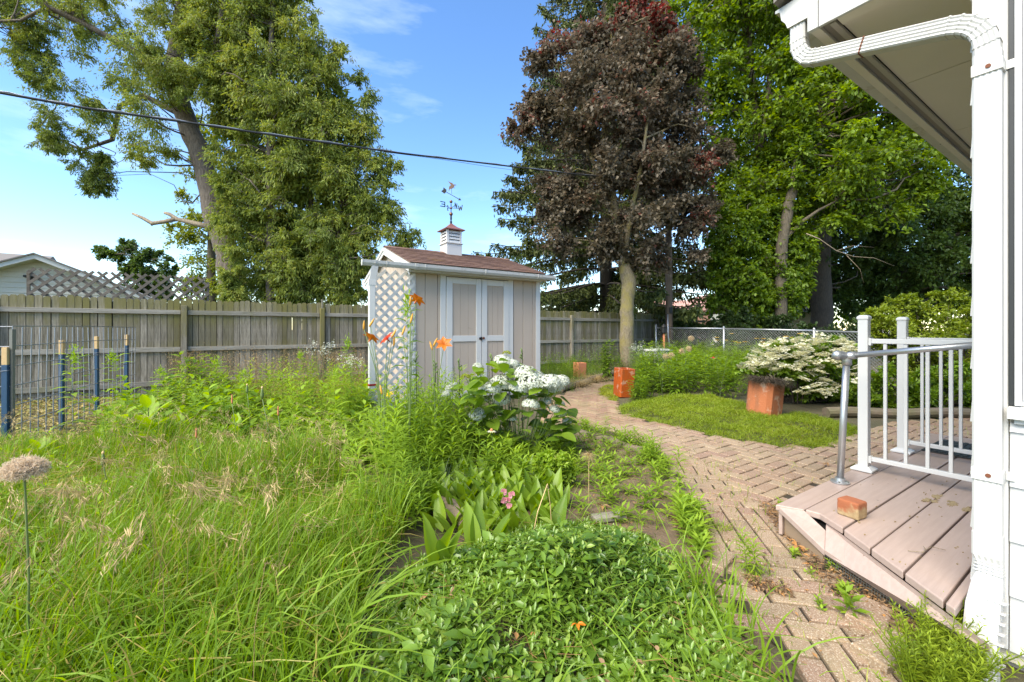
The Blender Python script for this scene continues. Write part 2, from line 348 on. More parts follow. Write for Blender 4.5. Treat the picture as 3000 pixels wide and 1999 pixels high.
def ground_mat(name, a, b_, c_, sc_=3.0, bm=0.8):
    m, t, b = mat(name); n1 = noise(t, sc_, 8, 0.65); n2 = noise(t, sc_ * 14, 5, 0.7)
    c = ramp(t, n1, [(0.3, a), (0.5, b_), (0.7, c_)]); c = mixc(t, ramp(t, n2, [(0.35, (0.7, 0.7, 0.7)), (0.65, (0, 0, 0))]), c, mixc(t, 0.6, c, (0.03, 0.022, 0.015)))
    t.links.new(c, b.inputs['Base Color']); b.inputs['Roughness'].default_value = 0.95; bump(t, b, n2, bm, 0.02); return m
M['ground'] = ground_mat('weedy_ground', (0.07, 0.055, 0.03), (0.10, 0.09, 0.04), (0.13, 0.10, 0.055))
M['soil'] = ground_mat('bare_soil_with_bark', (0.12, 0.08, 0.045), (0.19, 0.13, 0.08), (0.25, 0.18, 0.115), 4.0)
M['joint'] = ground_mat('path_joint_sand', (0.032, 0.026, 0.016), (0.055, 0.042, 0.025), (0.075, 0.065, 0.03), 6.0)
M['lawn'] = ground_mat('neighbour_lawn', (0.05, 0.075, 0.02), (0.065, 0.09, 0.025), (0.09, 0.10, 0.035), 1.0)
M['iron'] = plain('black_wrought_iron', (0.025, 0.025, 0.024), 0.45, 0.6)
M['copperball'] = plain('aged_copper', (0.19, 0.105, 0.065), 0.35, 0.7, var=0.25, scale=20)
M['coproof'] = plain('weathered_copper_roof', (0.24, 0.10, 0.08), 0.5, 0.2, var=0.2, scale=12)
M['galv'] = plain('galvanised_steel', (0.46, 0.47, 0.48), 0.38, 0.75, var=0.14, scale=14, bmp=0.05)
M['wire'] = plain('galvanised_wire', (0.30, 0.31, 0.33), 0.5, 0.5, var=0.15, scale=20)
M['cable'] = plain('black_cable', (0.02, 0.02, 0.022), 0.5, 0)
M['blue'] = plain('blue_painted_stake', (0.018, 0.062, 0.125), 0.5, var=0.2, scale=12)
M['pine'] = plain('raw_pine', (0.60, 0.40, 0.19), 0.7, var=0.15, scale=20)
M['rubber'] = plain('black_rubber', (0.018, 0.02, 0.02), 0.5)
M['rust'] = plain('rusty_screw', (0.16, 0.05, 0.02), 0.8)
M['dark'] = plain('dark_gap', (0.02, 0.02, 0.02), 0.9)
M['glass'] = plain('window_glass', (0.32, 0.34, 0.36), 0.06)
M['shade'] = plain('pale_window_blind', (0.56, 0.57, 0.58), 0.35)
M['conc'] = plain('concrete_block', (0.28, 0.26, 0.22), 0.9, var=0.2, scale=8, bmp=0.5)
M['mesh'] = plain('steel_hardware_cloth', (0.16, 0.16, 0.14), 0.6, 0.4)
M['vsid'] = plain('cream_vinyl_siding', (0.60, 0.54, 0.44), 0.45, var=0.04)
M['ashing'] = plain('grey_asphalt_shingles', (0.19, 0.17, 0.155), 0.9, var=0.25, scale=30)
M['pinkroof'] = plain('faded_red_roof', (0.50, 0.27, 0.22), 0.9, var=0.15, scale=4)
M['brickwall'] = plain('distant_brick', (0.33, 0.17, 0.11), 0.9, var=0.2, scale=10)
def shingle_mat():
    m, t, b = mat('brown_asphalt_shingle'); r = orand(t); c = ramp(t, r, [(0, (0.115, 0.055, 0.038)), (0.5, (0.165, 0.085, 0.058)), (1, (0.21, 0.115, 0.08))])
    c = mixc(t, noise(t, 90, 3), c, mixc(t, 0.5, c, (0.05, 0.03, 0.02)))
    c = mixc(t, ramp(t, noise(t, 3.2, 5, vec=_n(t, 'ShaderNodeNewGeometry').outputs['Position']), [(0.60, (0, 0, 0)), (0.78, (0.7, 0.7, 0.7))]), c, (0.20, 0.11, 0.025))
    t.links.new(c, b.inputs['Base Color']); b.inputs['Roughness'].default_value = 0.92; bump(t, b, noise(t, 150, 2), 0.4, 0.003); return m
M['shingle'] = shingle_mat()
def glaze_mat(name, c1, c2, raw, lo, hi, rough):
    m, t, b = mat(name); c = mixc(t, noise(t, 3, 5), c1, c2)
    d = ramp(t, noise(t, 7.5, 6, 0.6), [(lo, (0, 0, 0)), (hi, (1, 1, 1))]); c = mixc(t, d, c, raw); c = mixc(t, ramp(t, noise(t, 5, 7, .7, sc3=(3, 3, .6)), [(.5, (0, 0, 0)), (.75, (.65, .65, .65))]), c, (.13, .075, .04)); t.links.new(c, b.inputs['Base Color'])
    b.inputs['Roughness'].default_value = rough; bump(t, b, noise(t, 45, 5), 0.15 if rough < 0.5 else 0.9, 0.006); return m
M['glaze'] = glaze_mat('glazed_orange_clay', (0.33, 0.060, 0.012), (0.42, 0.09, 0.018), (0.44, 0.22, 0.14), 0.57, 0.59, 0.2)
M['clay'] = glaze_mat('rough_orange_clay', (0.34, 0.10, 0.035), (0.43, 0.145, 0.055), (0.48, 0.30, 0.21), 0.54, 0.66, 0.8)
M['clayin'] = plain('worn_clay', (0.55, 0.20, 0.09), 0.8, var=0.2)
def bark_mat(name, a, b_, moss=None, sc3=(6, 6, 1.2)):
    m, t, b = mat(name); g = noise(t, 5, 8, 0.7, sc3=sc3); c = ramp(t, g, [(0.3, a), (0.65, b_)])
    if moss: c = mixc(t, ramp(t, noise(t, 2.5, 5), [(0.45, (0, 0, 0)), (0.62, (0.8, 0.8, 0.8))]), c, moss)
    t.links.new(c, b.inputs['Base Color']); b.inputs['Roughness'].default_value = 0.95; bump(t, b, g, 0.9, 0.03); return m
M['bark_cedar'] = bark_mat('cedar_bark', (0.065, 0.05, 0.038), (0.21, 0.17, 0.135))
M['bark_maple'] = bark_mat('lichen_maple_bark', (0.11, 0.085, 0.05), (0.27, 0.22, 0.14), (0.25, 0.205, 0.06), (5, 5, 2.4))
M['bark_grey'] = bark_mat('grey_brown_bark', (0.05, 0.04, 0.028), (0.155, 0.125, 0.085))
M['bark_dark'] = bark_mat('dark_bark', (0.035, 0.028, 0.022), (0.095, 0.075, 0.055))
M['deadwood'] = bark_mat('bare_dead_wood', (0.16, 0.12, 0.08), (0.40, 0.32, 0.22))
M['stem'] = plain('green_stem', (0.12, 0.17, 0.045), 0.6, var=0.2)
M['stemdark'] = plain('dark_stem', (0.05, 0.045, 0.025), 0.6)
M['straw'] = leafmat('dry_straw', (0.36, 0.25, 0.10), (0.55, 0.42, 0.20), 0.25, 0.7, tboost=1.1)
L = {}
L['cedar'] = leafmat('cedar_foliage', (0.092, 0.135, 0.024), (0.25, 0.305, 0.052), 0.36, 0.6, accent=(0.30, 0.30, 0.05))
L['ygreen'] = leafmat('yellow_green_foliage', (0.10, 0.15, 0.015), (0.24, 0.28, 0.03), 0.4, 0.5)
L['maple'] = leafmat('purple_maple_foliage', (0.072, 0.062, 0.036), (0.19, 0.148, 0.100), 0.3, 0.5, accent=(0.20, 0.045, 0.03), spec=0.3)
L['spruce'] = leafmat('spruce_needles', (0.035, 0.050, 0.014), (0.13, 0.155, 0.032), 0.2, 0.6)
L['elm'] = leafmat('bright_tree_foliage', (0.065, 0.12, 0.012), (0.19, 0.28, 0.026), 0.45, 0.45)
L['dkelm'] = leafmat('deep_green_foliage', (0.036, 0.070, 0.016), (0.10, 0.16, 0.030), 0.4, 0.45)
L['hedge'] = leafmat('privet_foliage', (0.085, 0.135, 0.012), (0.24, 0.30, 0.028), 0.35, 0.4)
L['shrub'] = leafmat('dark_shrub_foliage', (0.022, 0.042, 0.012), (0.06, 0.10, 0.024), 0.3, 0.45)
L['grass'] = leafmat('tall_grass', (0.085, 0.175, 0.013), (0.235, 0.36, 0.032), 0.38, 0.45, accent=(0.45, 0.36, 0.11))
L['peri'] = leafmat('periwinkle_leaves', (0.06, 0.13, 0.014), (0.19, 0.31, 0.036), 0.33, 0.3, accent=(0.26, 0.36, 0.06), spec=0.6)
L['weed'] = leafmat('light_weed_leaves', (0.09, 0.18, 0.014), (0.28, 0.41, 0.036), 0.4, 0.5, accent=(0.36, 0.36, 0.07))
L['grey'] = leafmat('grey_green_leaves', (0.09, 0.135, 0.05), (0.20, 0.26, 0.11), 0.35, 0.6)
L['broad'] = leafmat('broad_bed_leaves', (0.072, 0.145, 0.013), (0.22, 0.33, 0.032), 0.4, 0.35)
L['moss'] = leafmat('moss_phlox_leaves', (0.11, 0.175, 0.011), (0.26, 0.34, 0.020), 0.35, 0.55, accent=(0.27, 0.27, 0.035))
L['sedum'] = leafmat('yellow_sedum_leaves', (0.16, 0.22, 0.015), (0.36, 0.38, 0.035), 0.35, 0.5)
L['petal'] = leafmat('white_petals', (0.46, 0.50, 0.30), (0.76, 0.77, 0.69), 0.3, 0.6, tboost=1.05)
L['cream'] = leafmat('cream_petals', (0.55, 0.52, 0.22), (0.78, 0.77, 0.62), 0.3, 0.6, tboost=1.05)
L['orange'] = leafmat('orange_petals', (0.56, 0.11, 0.008), (0.70, 0.23, 0.02), 0.3, 0.4, tboost=1.2)
L['redpet'] = leafmat('red_petals', (0.45, 0.03, 0.01), (0.60, 0.08, 0.02), 0.3, 0.4, tboost=1.2)
L['yellow'] = leafmat('yellow_petals', (0.75, 0.42, 0.01), (0.85, 0.60, 0.03), 0.3, 0.5, tboost=1.1)
L['pink'] = leafmat('pink_petals', (0.60, 0.18, 0.22), (0.75, 0.35, 0.38), 0.35, 0.5, tboost=1.1)
L['fluff'] = leafmat('seed_fluff', (0.80, 0.64, 0.45), (0.92, 0.80, 0.62), 0.4, 0.8, tboost=1.0)
L['brown'] = leafmat('brown_litter', (0.11, 0.06, 0.03), (0.30, 0.19, 0.10), 0.15, 0.8, accent=(0.42, 0.20, 0.06), tboost=1.0)
# ================================================================ the setting: ground, soil, path
def struct(o): o['kind'] = 'structure'; return o
def stuff(o, label=None, cat=None): o['kind'] = 'stuff'; return tag(o, label, cat)
def grid_sheet(name, xs, ys, m, zf):
    nx, ny = len(xs), len(ys); v = [(x, y, zf(x, y)) for y in ys for x in xs]
    f_ = [(j * nx + i, j * nx + i + 1, (j + 1) * nx + i + 1, (j + 1) * nx + i) for j in range(ny - 1) for i in range(nx - 1)]
    me = bpy.data.meshes.new(name); me.from_pydata(v, [], f_); me.materials.append(m); me.polygons.foreach_set('use_smooth', [True] * len(f_)); return put(name, me)
def gz(x, y): return 0.018 * math.sin(x * 2.1 + 0.7 * y) * math.sin(y * 1.7 - 0.4 * x) - 0.012
xs = [-400, -120, -40, -16] + list(np.arange(-10, 14.1, 0.5)) + [20, 40, 120, 400]
ys = [-300, -60, -10, -2] + list(np.arange(-0.5, 18.1, 0.5)) + [26, 50, 120, 400, 900]
struct(grid_sheet('ground', xs, ys, M['ground'], gz))
def sheet(name, poly, m, z=0.0, ragged=0.03, n=6):
    P = []
    for i in range(len(poly)):
        a = Vector(poly[i]); b = Vector(poly[(i + 1) % len(poly)])
        for k in range(n):
            q = a.lerp(b, k / n); P.append((q.x + random.uniform(-ragged, ragged), q.y + random.uniform(-ragged, ragged), z))
    me = bpy.data.meshes.new(name); me.from_pydata(P, [], [tuple(range(len(P)))]); me.materials.append(m); me.update()
    if me.polygons[0].normal.z < 0: me.flip_normals()
    return struct(put(name, me))
# neighbour ground beyond the fences
sheet('neighbour_lawn', [tuple(W(a, b).xy) for a, b in ((-60, 10.5), (70, 10.5), (70, 120), (-60, 120))], M['lawn'], 0.03, 0)
soilpoly = gpoly([(1640, 1240), (1780, 1255), (1900, 1305), (1960, 1360), (1990, 1430), (1975, 1500), (2060, 1540), (2070, 1620), (2160, 1800), (2330, 1990), (2050, 1999), (1700, 1650), (1480, 1600), (1560, 1380)])
sheet('bare_soil', soilpoly, M['soil'], 0.012, 0.02)
# path outline (photo columns/rows on the ground)
PATH_MAIN = [(1600, 1178), (1650, 1160), (1700, 1140), (1790, 1112), (1812, 1118), (1745, 1150), (1800, 1182), (1806, 1199), (1837, 1223), (1982, 1254), (2097, 1281), (2197, 1298), (2289, 1313), (2396, 1317), (2470, 1300), (2540, 1262), (2640, 1236), (2880, 1226), (2990, 1240), (2990, 1330), (2700, 1330), (2480, 1410), (2290, 1492), (2215, 1520), (2120, 1382), (1950, 1350), (1906, 1311), (1837, 1288), (1783, 1262), (1676, 1244), (1600, 1262)]
PATH_SIDE = [(1935, 1330), (2140, 1366), (2240, 1500), (2300, 1512), (2330, 1570), (2420, 1680), (2560, 1780), (2700, 1930), (2790, 2060), (2400, 2060), (2334, 1962), (2290, 1905), (2190, 1805), (2098, 1693), (2053, 1681), (2040, 1582), (2035, 1536), (1975, 1500), (1967, 1464), (1979, 1411)]
def pxof(P):
    P = np.asarray(P, float); return np.column_stack([1500 + FPX * P[:, 0] / P[:, 1], HOR + FPX * EYE / P[:, 1]])
BP, BT = 0.1035, 0.024
bricks = []
def add_cell(a, b, rot, zone, ln=1.0):
    p = W(a, b); bricks.append((p.x, p.y, rot, zone, ln))
# main zone: herringbone laid square to the yard
for i in range(8, 112):
    for j in range(2, 84):
        k = (i - j) % 4
        if k == 0: add_cell((i + 1) * BP, (j + 0.5) * BP, TH, 0)
        elif k == 2: add_cell((i + 0.5) * BP, j * BP, TH + math.pi / 2, 0)
# side branch: stretcher bands, parallel then square to the angled deck edge
s2 = math.sqrt(0.5)
def D(t, n): return ((t - n) * s2, (t + n) * s2)     # t along the deck's angled edge
bands = [(2.92, 9, 0), (2.92 - 0.62, 6, 1), (2.92 - 1.24, 6, 0), (2.92 - 1.86, 6, 1), (2.92 - 2.48, 6, 0)]
t_hi = 3.05 + 1.242
k = 0
while t_hi > 0.2:
    ln = 0.621; lo = t_hi - ln
    if k % 2 == 0:
        for c in range(-32, 6):
            off = (c % 2) * BP
            for q in range(-1, 4):
                tt = lo + off + q * 2 * BP
                if lo - 0.01 <= tt <= t_hi - 2 * BP + 0.02: add_cell(*D(tt + BP, c * BP), TH + math.pi / 4, 1)
            if c % 2 == 1:
                add_cell(*D(lo + BP * .5, c * BP), TH + math.pi / 4, 1, .48); add_cell(*D(t_hi - BP * .5, c * BP), TH + math.pi / 4, 1, .48)
    else:
        for r_ in range(6):
            for c in range(-18, 4): add_cell(*D(lo + (r_ + 0.5) * BP, (2 * c + (r_ % 2)) * BP), TH + 3 * math.pi / 4, 1)
    t_hi = lo; k += 1
BR = np.array(bricks)
ctr = pxof(BR[:, :2]); ok0 = (BR[:, 3] == 0) & (BR[:, 1] > 0.5) & inpoly(ctr, PATH_MAIN); ok1 = (BR[:, 3] == 1) & (BR[:, 1] > 0.9) & inpoly(ctr, PATH_SIDE)
BR = BR[ok0 | ok1]
BR = BR[np.argsort(BR[:, 1])]
path = struct(sheet('brick_path', gpoly(PATH_MAIN), M['joint'], 0.008, 0.01))
struct(sheet('side_path', gpoly(PATH_SIDE), M['joint'], 0.004, 0.01))
def brick_mb(lx=0.197, ly=0.0935, h=0.05, c=0.005):
    m = MB(); x, y = lx / 2, ly / 2
    v = [(-x, -y, -h), (x, -y, -h), (x, y, -h), (-x, y, -h), (-x, -y, -c), (x, -y, -c), (x, y, -c), (-x, y, -c), (-x + c, -y + c, 0), (x - c, -y + c, 0), (x - c, y - c, 0), (-x + c, y - c, 0)]
    m.add(v, [(8, 9, 10, 11)] + [(i, (i + 1) % 4, 4 + (i + 1) % 4, 4 + i) for i in range(4)] + [(4 + i, 4 + (i + 1) % 4, 8 + (i + 1) % 4, 8 + i) for i in range(4)]); return m
bmesh_ = brick_mb().mesh('brick', M['paver'])
rest = MB()
tmpl = brick_mb()
for n_, (x, y, r_, z_, ln_) in enumerate(BR):
    dz = BT - 0.006 * random.random() ** 2 + 0.002 * math.sin(x * 3) * math.cos(y * 2)
    if z_ == 1: dz -= 0.003
    rx, ry = random.gauss(0, 0.01), random.gauss(0, 0.008); rz_ = r_ + random.gauss(0, 0.014)
    if n_ < 300: put('brick', bmesh_, path, (x, y, dz), (rx, ry, rz_), (ln_ * random.uniform(0.97, 1.0), random.uniform(0.97, 1.0), 1))
    else:
        mt = Matrix.Translation((x, y, dz)) @ Matrix.Rotation(rz_, 4, 'Z') @ Matrix.Rotation(rx, 4, 'X') @ Matrix.Rotation(ry, 4, 'Y')
        rest.add([mt @ Vector((v[0] * ln_, v[1], v[2])) for v in tmpl.v], tmpl.f)
def farpaver():
    m, t, b = mat('tan_clay_paver_far'); g = _n(t, 'ShaderNodeNewGeometry'); r = g.outputs['Random Per Island']; pos = g.outputs['Position']
    c = ramp(t, r, [(0.0, (0.23, 0.155, 0.09)), (0.3, (0.325, 0.225, 0.135)), (0.55, (0.275, 0.17, 0.105)), (0.8, (0.25, 0.14, 0.095)), (1.0, (0.34, 0.245, 0.15))])
    c = mixc(t, ramp(t, noise(t, 60, 4, vec=pos), [(0.35, (0.5, 0.5, 0.5)), (0.6, (0, 0, 0))]), c, (0.2, 0.15, 0.09))
    c = mixc(t, ramp(t, noise(t, 2.2, 5, vec=pos), [(0.56, (0, 0, 0)), (0.75, (0.6, 0.6, 0.6))]), c, (0.17, 0.155, 0.06))
    t.links.new(c, b.inputs['Base Color']); b.inputs['Roughness'].default_value = 0.9; bump(t, b, noise(t, 120, 3, vec=pos), 0.4, 0.003); return m
o = rest.build('far_bricks', farpaver(), path); o['kind'] = 'stuff'
print('bricks', len(BR))
# large odd slabs and loose pieces where the path has broken up beside the deck
for (px, py, ln, wd, rz_, tilt) in ((2548, 1800, 0.24, 0.13, 0.75, 0.10), (2610, 1905, 0.26, 0.12, 0.35, 0.06), (2080, 1612, 0.16, 0.09, 0.2, 0.05), (2110, 1640, 0.2, 0.1, 0.8, 0.03)):
    p = gnd(px, py, 0.03); o = put('loose_brick', bmesh_, None, (p.x, p.y, 0.045), (tilt, tilt * 0.6, rz_), (ln / 0.2, wd / 0.0975, 1))
    lab = {2548: 'lifted tan paver tilted up beside the deck skirt above its neighbours', 2610: 'nearest loose tan paver lying askew below the deck skirt', 2080: 'small tan paver fragment at the soil edge by the periwinkle', 2110: 'loose paver lying where soil meets the brick path'}[px]
    tag(o, lab, 'brick', 'loose pavers')
# timber edgings
def timber(name, p, q, r, label, z=None):
    p = Vector(p); q = Vector(q); t = thing(name, p, label, 'timber')
    pts = [p.lerp(q, i / 10) + Vector((0, 0, 0.012 * math.sin(i * 1.3))) for i in range(11)]
    prof = [(math.cos(a) * (1.0 + 0.05 * math.sin(5 * a)), 0.85 * math.sin(a)) for a in [2 * math.pi * k / 12 for k in range(12)]]
    MB().tube([x - p for x in pts], r, prof=prof).build('log', M['log'], t, smooth=False); return t
timber('landscape_timber', gnd(1640, 1150) + Vector((0, 0, 0.05)), gnd(1800, 1096) + Vector((0, 0, 0.05)), 0.075, 'round timber edging beside the path left of the tall glazed flue pot')
timber('landscape_timber', gnd(2420, 1222) + Vector((0, 0, 0.06)), gnd(2990, 1228) + Vector((0, 0, 0.06)), 0.085, 'long round timber edging the bed behind the porch railing')
timber('landscape_timber', gnd(1640, 1255) + Vector((0, 0, 0.02)), gnd(1890, 1330) + Vector((0, 0, 0.01)), 0.06, 'sunken rotten timber between the soil patch and brick path')
timber('landscape_timber', gnd(1195, 1420) + Vector((0, 0, 0.03)), gnd(1400, 1560) + Vector((0, 0, 0.03)), 0.07, 'dark timber under the broad lily leaves')
t = thing('weathered_board', gnd(1790, 1530), 'flat grey weathered board end lying on the soil', 'board')
MB().box(-0.12, 0.09, -0.04, 0.04, 0.02, 0.05).build('plank', M['rail'], t, bev=0.006); t.rotation_euler.z = 0.25
# ================================================================ back fence
FB = 10.2
fence = thing('wood_fence', W(-3.7, FB, 0), 'tall grey weathered picket privacy fence across the back of the yard', 'fence', rz=TH)
def picket_mesh(h, w, k):
    c = 0.022; poly = [(-w / 2, 0), (w / 2, 0), (w / 2, h - c * 1.1), (w / 2 - c, h), (-w / 2 + c, h), (-w / 2, h - c * 1.1)]
    return MB().prism(poly, 0.0, 0.024, ax='y').mesh('picket', M['fence'])
pms = [picket_mesh(1.77 + d, 0.0895 + e, 0) for d, e in ((0, 0), (0.012, 0.002), (-0.01, -0.003), (0.005, -0.001), (-0.018, 0.001))]
a = -3.68; i = 0
while a < 15.6:
    o = put('picket', random.choice(pms), fence, (a + 3.7, random.uniform(-0.003, 0.003), random.uniform(-0.008, 0.012)), (random.gauss(0, 0.003), random.gauss(0, 0.0018), 0))
    a += 0.0957 + random.gauss(0, 0.0012); i += 1
for zc in (0.19, 0.82, 1.52):
    for k in range(8):
        x0 = -3.32 + 2.435 * k + 0.05 + 3.7
        if k == 0: MB().box(x0 - 0.5, x0 - 0.11, -0.045, -0.004, zc - 0.045, zc + 0.045).build('rail', M['rail'], fence, bev=0.004)
        MB().box(x0, x0 + 2.33, -0.042, -0.003, zc - 0.043 + random.uniform(-.008, .008), zc + 0.043).build('rail', M['rail'], fence, bev=0.004)
for (x0, x1) in ((0.0, 4.62), (5.05, 19.2)): MB().box(x0, x1, 0.034, 0.044, 0.02, 1.70).build('gap_shade_board', plain('painted_gap_shade', (0.045, 0.037, 0.026), .9), fence)  # added boards behind the pickets, dark colour stands in for shade in the gaps
for k in range(8):
    x0 = -3.32 + 2.435 * k + 3.7; hh = 1.62 + random.uniform(-0.02, 0.05)
    MB().box(x0 - 0.045, x0 + 0.045, -0.09, -0.002, -0.1, hh).build('post', M['fence'], fence, bev=0.005)
    if k in (2, 6): MB().box(x0 - 0.02, x0 + 0.02, -0.06, -0.03, hh, hh + 0.2).build('post_stub', M['rail'], fence, bev=0.003)
# grey lattice standing behind the fence
def lattice(parent, w, h, pitch, sw, th, m, x0=0, z0=0, inset=0.0):
    for sgn, yy in ((1, 0.0), (-1, th)):
        c = -h if sgn > 0 else 0.0
        c = c + pitch * 0.5
        while c < (w if sgn > 0 else w + h):
            # x - sgn*z = c
            pts = []
            za, zb = 0.0, h; xa, xb = c + sgn * za, c + sgn * zb
            def clip(xa, za, xb, zb):
                if xa > xb: xa, za, xb, zb = xb, zb, xa, za
                if xb < 0 or xa > w: return None
                s_ = (zb - za) / (xb - xa)
                if xa < 0: za += (0 - xa) * s_; xa = 0
                if xb > w: zb += (w - xb) * s_; xb = w
                return xa, za, xb, zb
            r_ = clip(xa, za, xb, zb)
            if r_ and abs(r_[2] - r_[0]) > 0.04:
                MB().bar((x0 + r_[0], yy, z0 + r_[1]), (x0 + r_[2], yy, z0 + r_[3]), th, sw, up=(-sgn * 0.7, 0, 0.7)).build('slat', m, parent)
            c += pitch
lat = thing('wooden_trellis', W(-3.16, 10.95, 1.2), 'grey wooden lattice panel rising above the back fence', 'trellis', rz=TH)
lattice(lat, 2.62, 1.09, 0.19, 0.046, 0.012, M['latwood'])
MB().box(-0.02, 0.02, 0.03, 0.07, -1.25, 1.0).build('post', M['latwood'], lat)
MB().box(2.58, 2.62, 0.03, 0.07, -1.25, 1.0).build('post', M['latwood'], lat)
# ================================================================ garden shed
SB = 6.15; SA0, SA1 = 2.17, 4.58; SD = 2.24; SE = 2.2
shed = thing('garden_shed', W(SA0, SB, 0), 'small taupe garden shed with white double doors and brown shingle roof', 'shed', rz=TH)
def sx(px): return onb(px, SB)[0] - SA0
SWd = SA1 - SA0
def board(name, x0, x1, y0, y1, z0, z1, m, bev=0.003, par=shed): return MB().box(x0, x1, y0, y1, z0, z1).build(name, m, par, bev=bev, seg=1)
cas0, cas1 = sx(1289), sx(1502); d0, dm, d1 = sx(1306), sx(1409), sx(1488)
# front siding boards (grooved plywood read as 0.2 m boards)
x = 0.03
while x < SWd - 0.03:
    x1 = min(x + 0.196, SWd - 0.03)
    if x1 < cas0 + 0.02 or x > cas1 - 0.02: board('siding_board', x, x1, 0.0, 0.016, 0.06, SE - 0.02, M['tan'])
    elif x < cas0: board('siding_board', x, cas0 + 0.03, 0.0, 0.016, 0.06, SE - 0.02, M['tan'])
    elif x1 > cas1: board('siding_board', cas1 - 0.03, x1, 0.0, 0.016, 0.06, SE - 0.02, M['tan'])
    x += 0.2032
RIDGE = 2.62; HB = SD / 2
def roofz(y): return SE + 0.04 + (RIDGE - SE - 0.04) * (1 - abs(y - HB) / HB)
for sx_, xx in ((0, 0.0), (1, SWd - 0.016)):
    y = 0.02
    while y < SD:
        y1 = min(y + 0.196, SD)
        pts = [(y, 0.06), (y1, 0.06), (y1, roofz(y1) - 0.02)]
        if y < HB < y1: pts.append((HB, RIDGE - 0.02))
        pts.append((y, roofz(y) - 0.02))
        MB().prism(pts, xx, xx + 0.016).build('siding_board', M['tan'], shed)
        y += 0.2032
board('rear_wall', 0, SWd, SD, SD + 0.016, 0.06, SE, M['tan']); board('backing', 0.02, SWd - 0.02, 0.02, 0.03, 0.06, SE, M['dark'], 0)
MB().box(0.025, 0.03, 0.03, SD, 0.06, SE).build('backing', M['dark'], shed)
board('floor_skid', 0, SWd, 0.02, SD, -0.02, 0.06, M['rail'])
# white trims
board('corner_board', -0.02, 0.075, -0.014, -0.001, 0.04, SE - 0.03, M['white']); board('corner_board', -0.022, -0.003, -0.012, 0.08, 0.04, SE, M['white'])
board('corner_board', SWd - 0.075, SWd + 0.02, -0.014, -0.001, 0.04, SE - 0.03, M['white']); board('corner_board', SWd + 0.003, SWd + 0.02, -0.012, 0.08, 0.04, SE, M['white'])
DT = 2.03
board('door_casing', cas0, d0 - 0.004, -0.018, -0.001, 0.06, SE - 0.06, M['white']); board('door_casing', d1 + 0.004, cas1, -0.018, -0.001, 0.06, SE - 0.06, M['white'])
board('door_header', d0 - 0.003, d1 + 0.003, -0.016, -0.001, DT + 0.012, SE - 0.06, M['white'])
board('door_gap', d0, d1, 0.0, 0.012, 0.07, DT + 0.01, M['dark'], 0)
for (xa, xb, s0, s1) in ((d0, dm - 0.004, 0.105, 0.098), (dm + 0.004, d1, 0.1, 0.1)):
    dr = put('door', MB().box(xa + 0.004, xb, -0.006, 0.004, 0.09, DT).mesh('door', M['tan']), shed)
    w_ = xb - xa; pz = [xa + s0, xb - s1]
    nb = 3; px0 = pz[0]
    for q in range(nb):
        q0 = pz[0] + (pz[1] - pz[0]) * q / nb; q1 = pz[0] + (pz[1] - pz[0]) * (q + 1) / nb
        put('panel_board', MB().box(q0 + 0.002, q1 - 0.002, -0.012, -0.0065, 0.1, DT - 0.09).mesh('panel_board', M['tan']), dr)
    for (a0, a1, z0, z1) in ((xa + 0.004, xa + s0, 0.09, DT), (xb - s1, xb, 0.09, DT)):
        bevel(put('stile', MB().box(a0, a1, -0.03, -0.0065, z0, z1).mesh('stile', M['white']), dr), 0.003, 1)
    for (z0, z1) in ((DT - 0.1, DT), (1.0, 1.095), (0.09, 0.2)):
        bevel(put('door_rail', MB().box(xa + s0 + 0.001, xb - s1 - 0.001, -0.027, -0.0065, z0, z1).mesh('door_rail', M['white']), dr), 0.003, 1)
MB().box(dm - 0.05, dm + 0.005, -0.04, -0.031, 1.03, 1.065).box(dm - 0.028, dm - 0.008, -0.055, -0.041, 1.015, 1.075).build('latch', M['iron'], shed, bev=0.002)
MB().box(dm + 0.012, dm + 0.05, -0.042, -0.031, 1.035, 1.07).build('hasp', M['rust'], shed, bev=0.002)
# roof: decks, shingles, rake and fascia boards
OV = 0.18; RX0, RX1 = -0.07, SWd + 0.02
for sg in (1, -1):
    y_e = -OV if sg > 0 else SD + OV
    ze = roofz(0) - OV * (RIDGE - SE - 0.04) / HB
    prof = [(y_e, ze - 0.012), (HB, RIDGE - 0.012), (HB, RIDGE), (y_e, ze)]
    MB().prism(prof, RX0, RX1).build('roof_deck', M['rail'], shed)
    n_c = 10; tot = math.hypot(HB + OV, RIDGE - ze); d_y, d_z = (HB - y_e) / tot, (RIDGE - ze) / tot
    ny_, nz_ = (-d_z * (1 if sg > 0 else -1), abs(d_y))
    for c in range(n_c):
        s0 = tot * c / n_c - 0.012; s1 = s0 + tot / n_c * 1.25; xw = RX0 - 0.012 - (c % 2) * 0.15
        if sg < 0 and c % 2: continue
        while xw < RX1 + 0.012:
            w_ = 0.305 if sg > 0 else 1.3
            xa, xb = max(xw, RX0 - 0.012), min(xw + w_ - 0.006, RX1 + 0.012)
            if xb - xa > 0.02:
                def P(x_, s_, t_): return (x_, y_e + d_y * s_ + (-d_z if sg > 0 else d_z) * t_, ze + d_z * s_ + abs(d_y) * t_)
                s1c = min(s1, tot); r1 = random.uniform(0, 0.003)
                m = MB().hexa([P(xa, s0, 0.008 + r1), P(xb, s0, 0.008 + r1), P(xb, s1c, 0.002), P(xa, s1c, 0.002), P(xa, s0, 0.018 + r1), P(xb, s0, 0.018 + r1), P(xb, s1c, 0.007), P(xa, s1c, 0.007)])
                m.build('shingle', M['shingle'], shed)
            xw += w_
xw = RX0 - 0.012
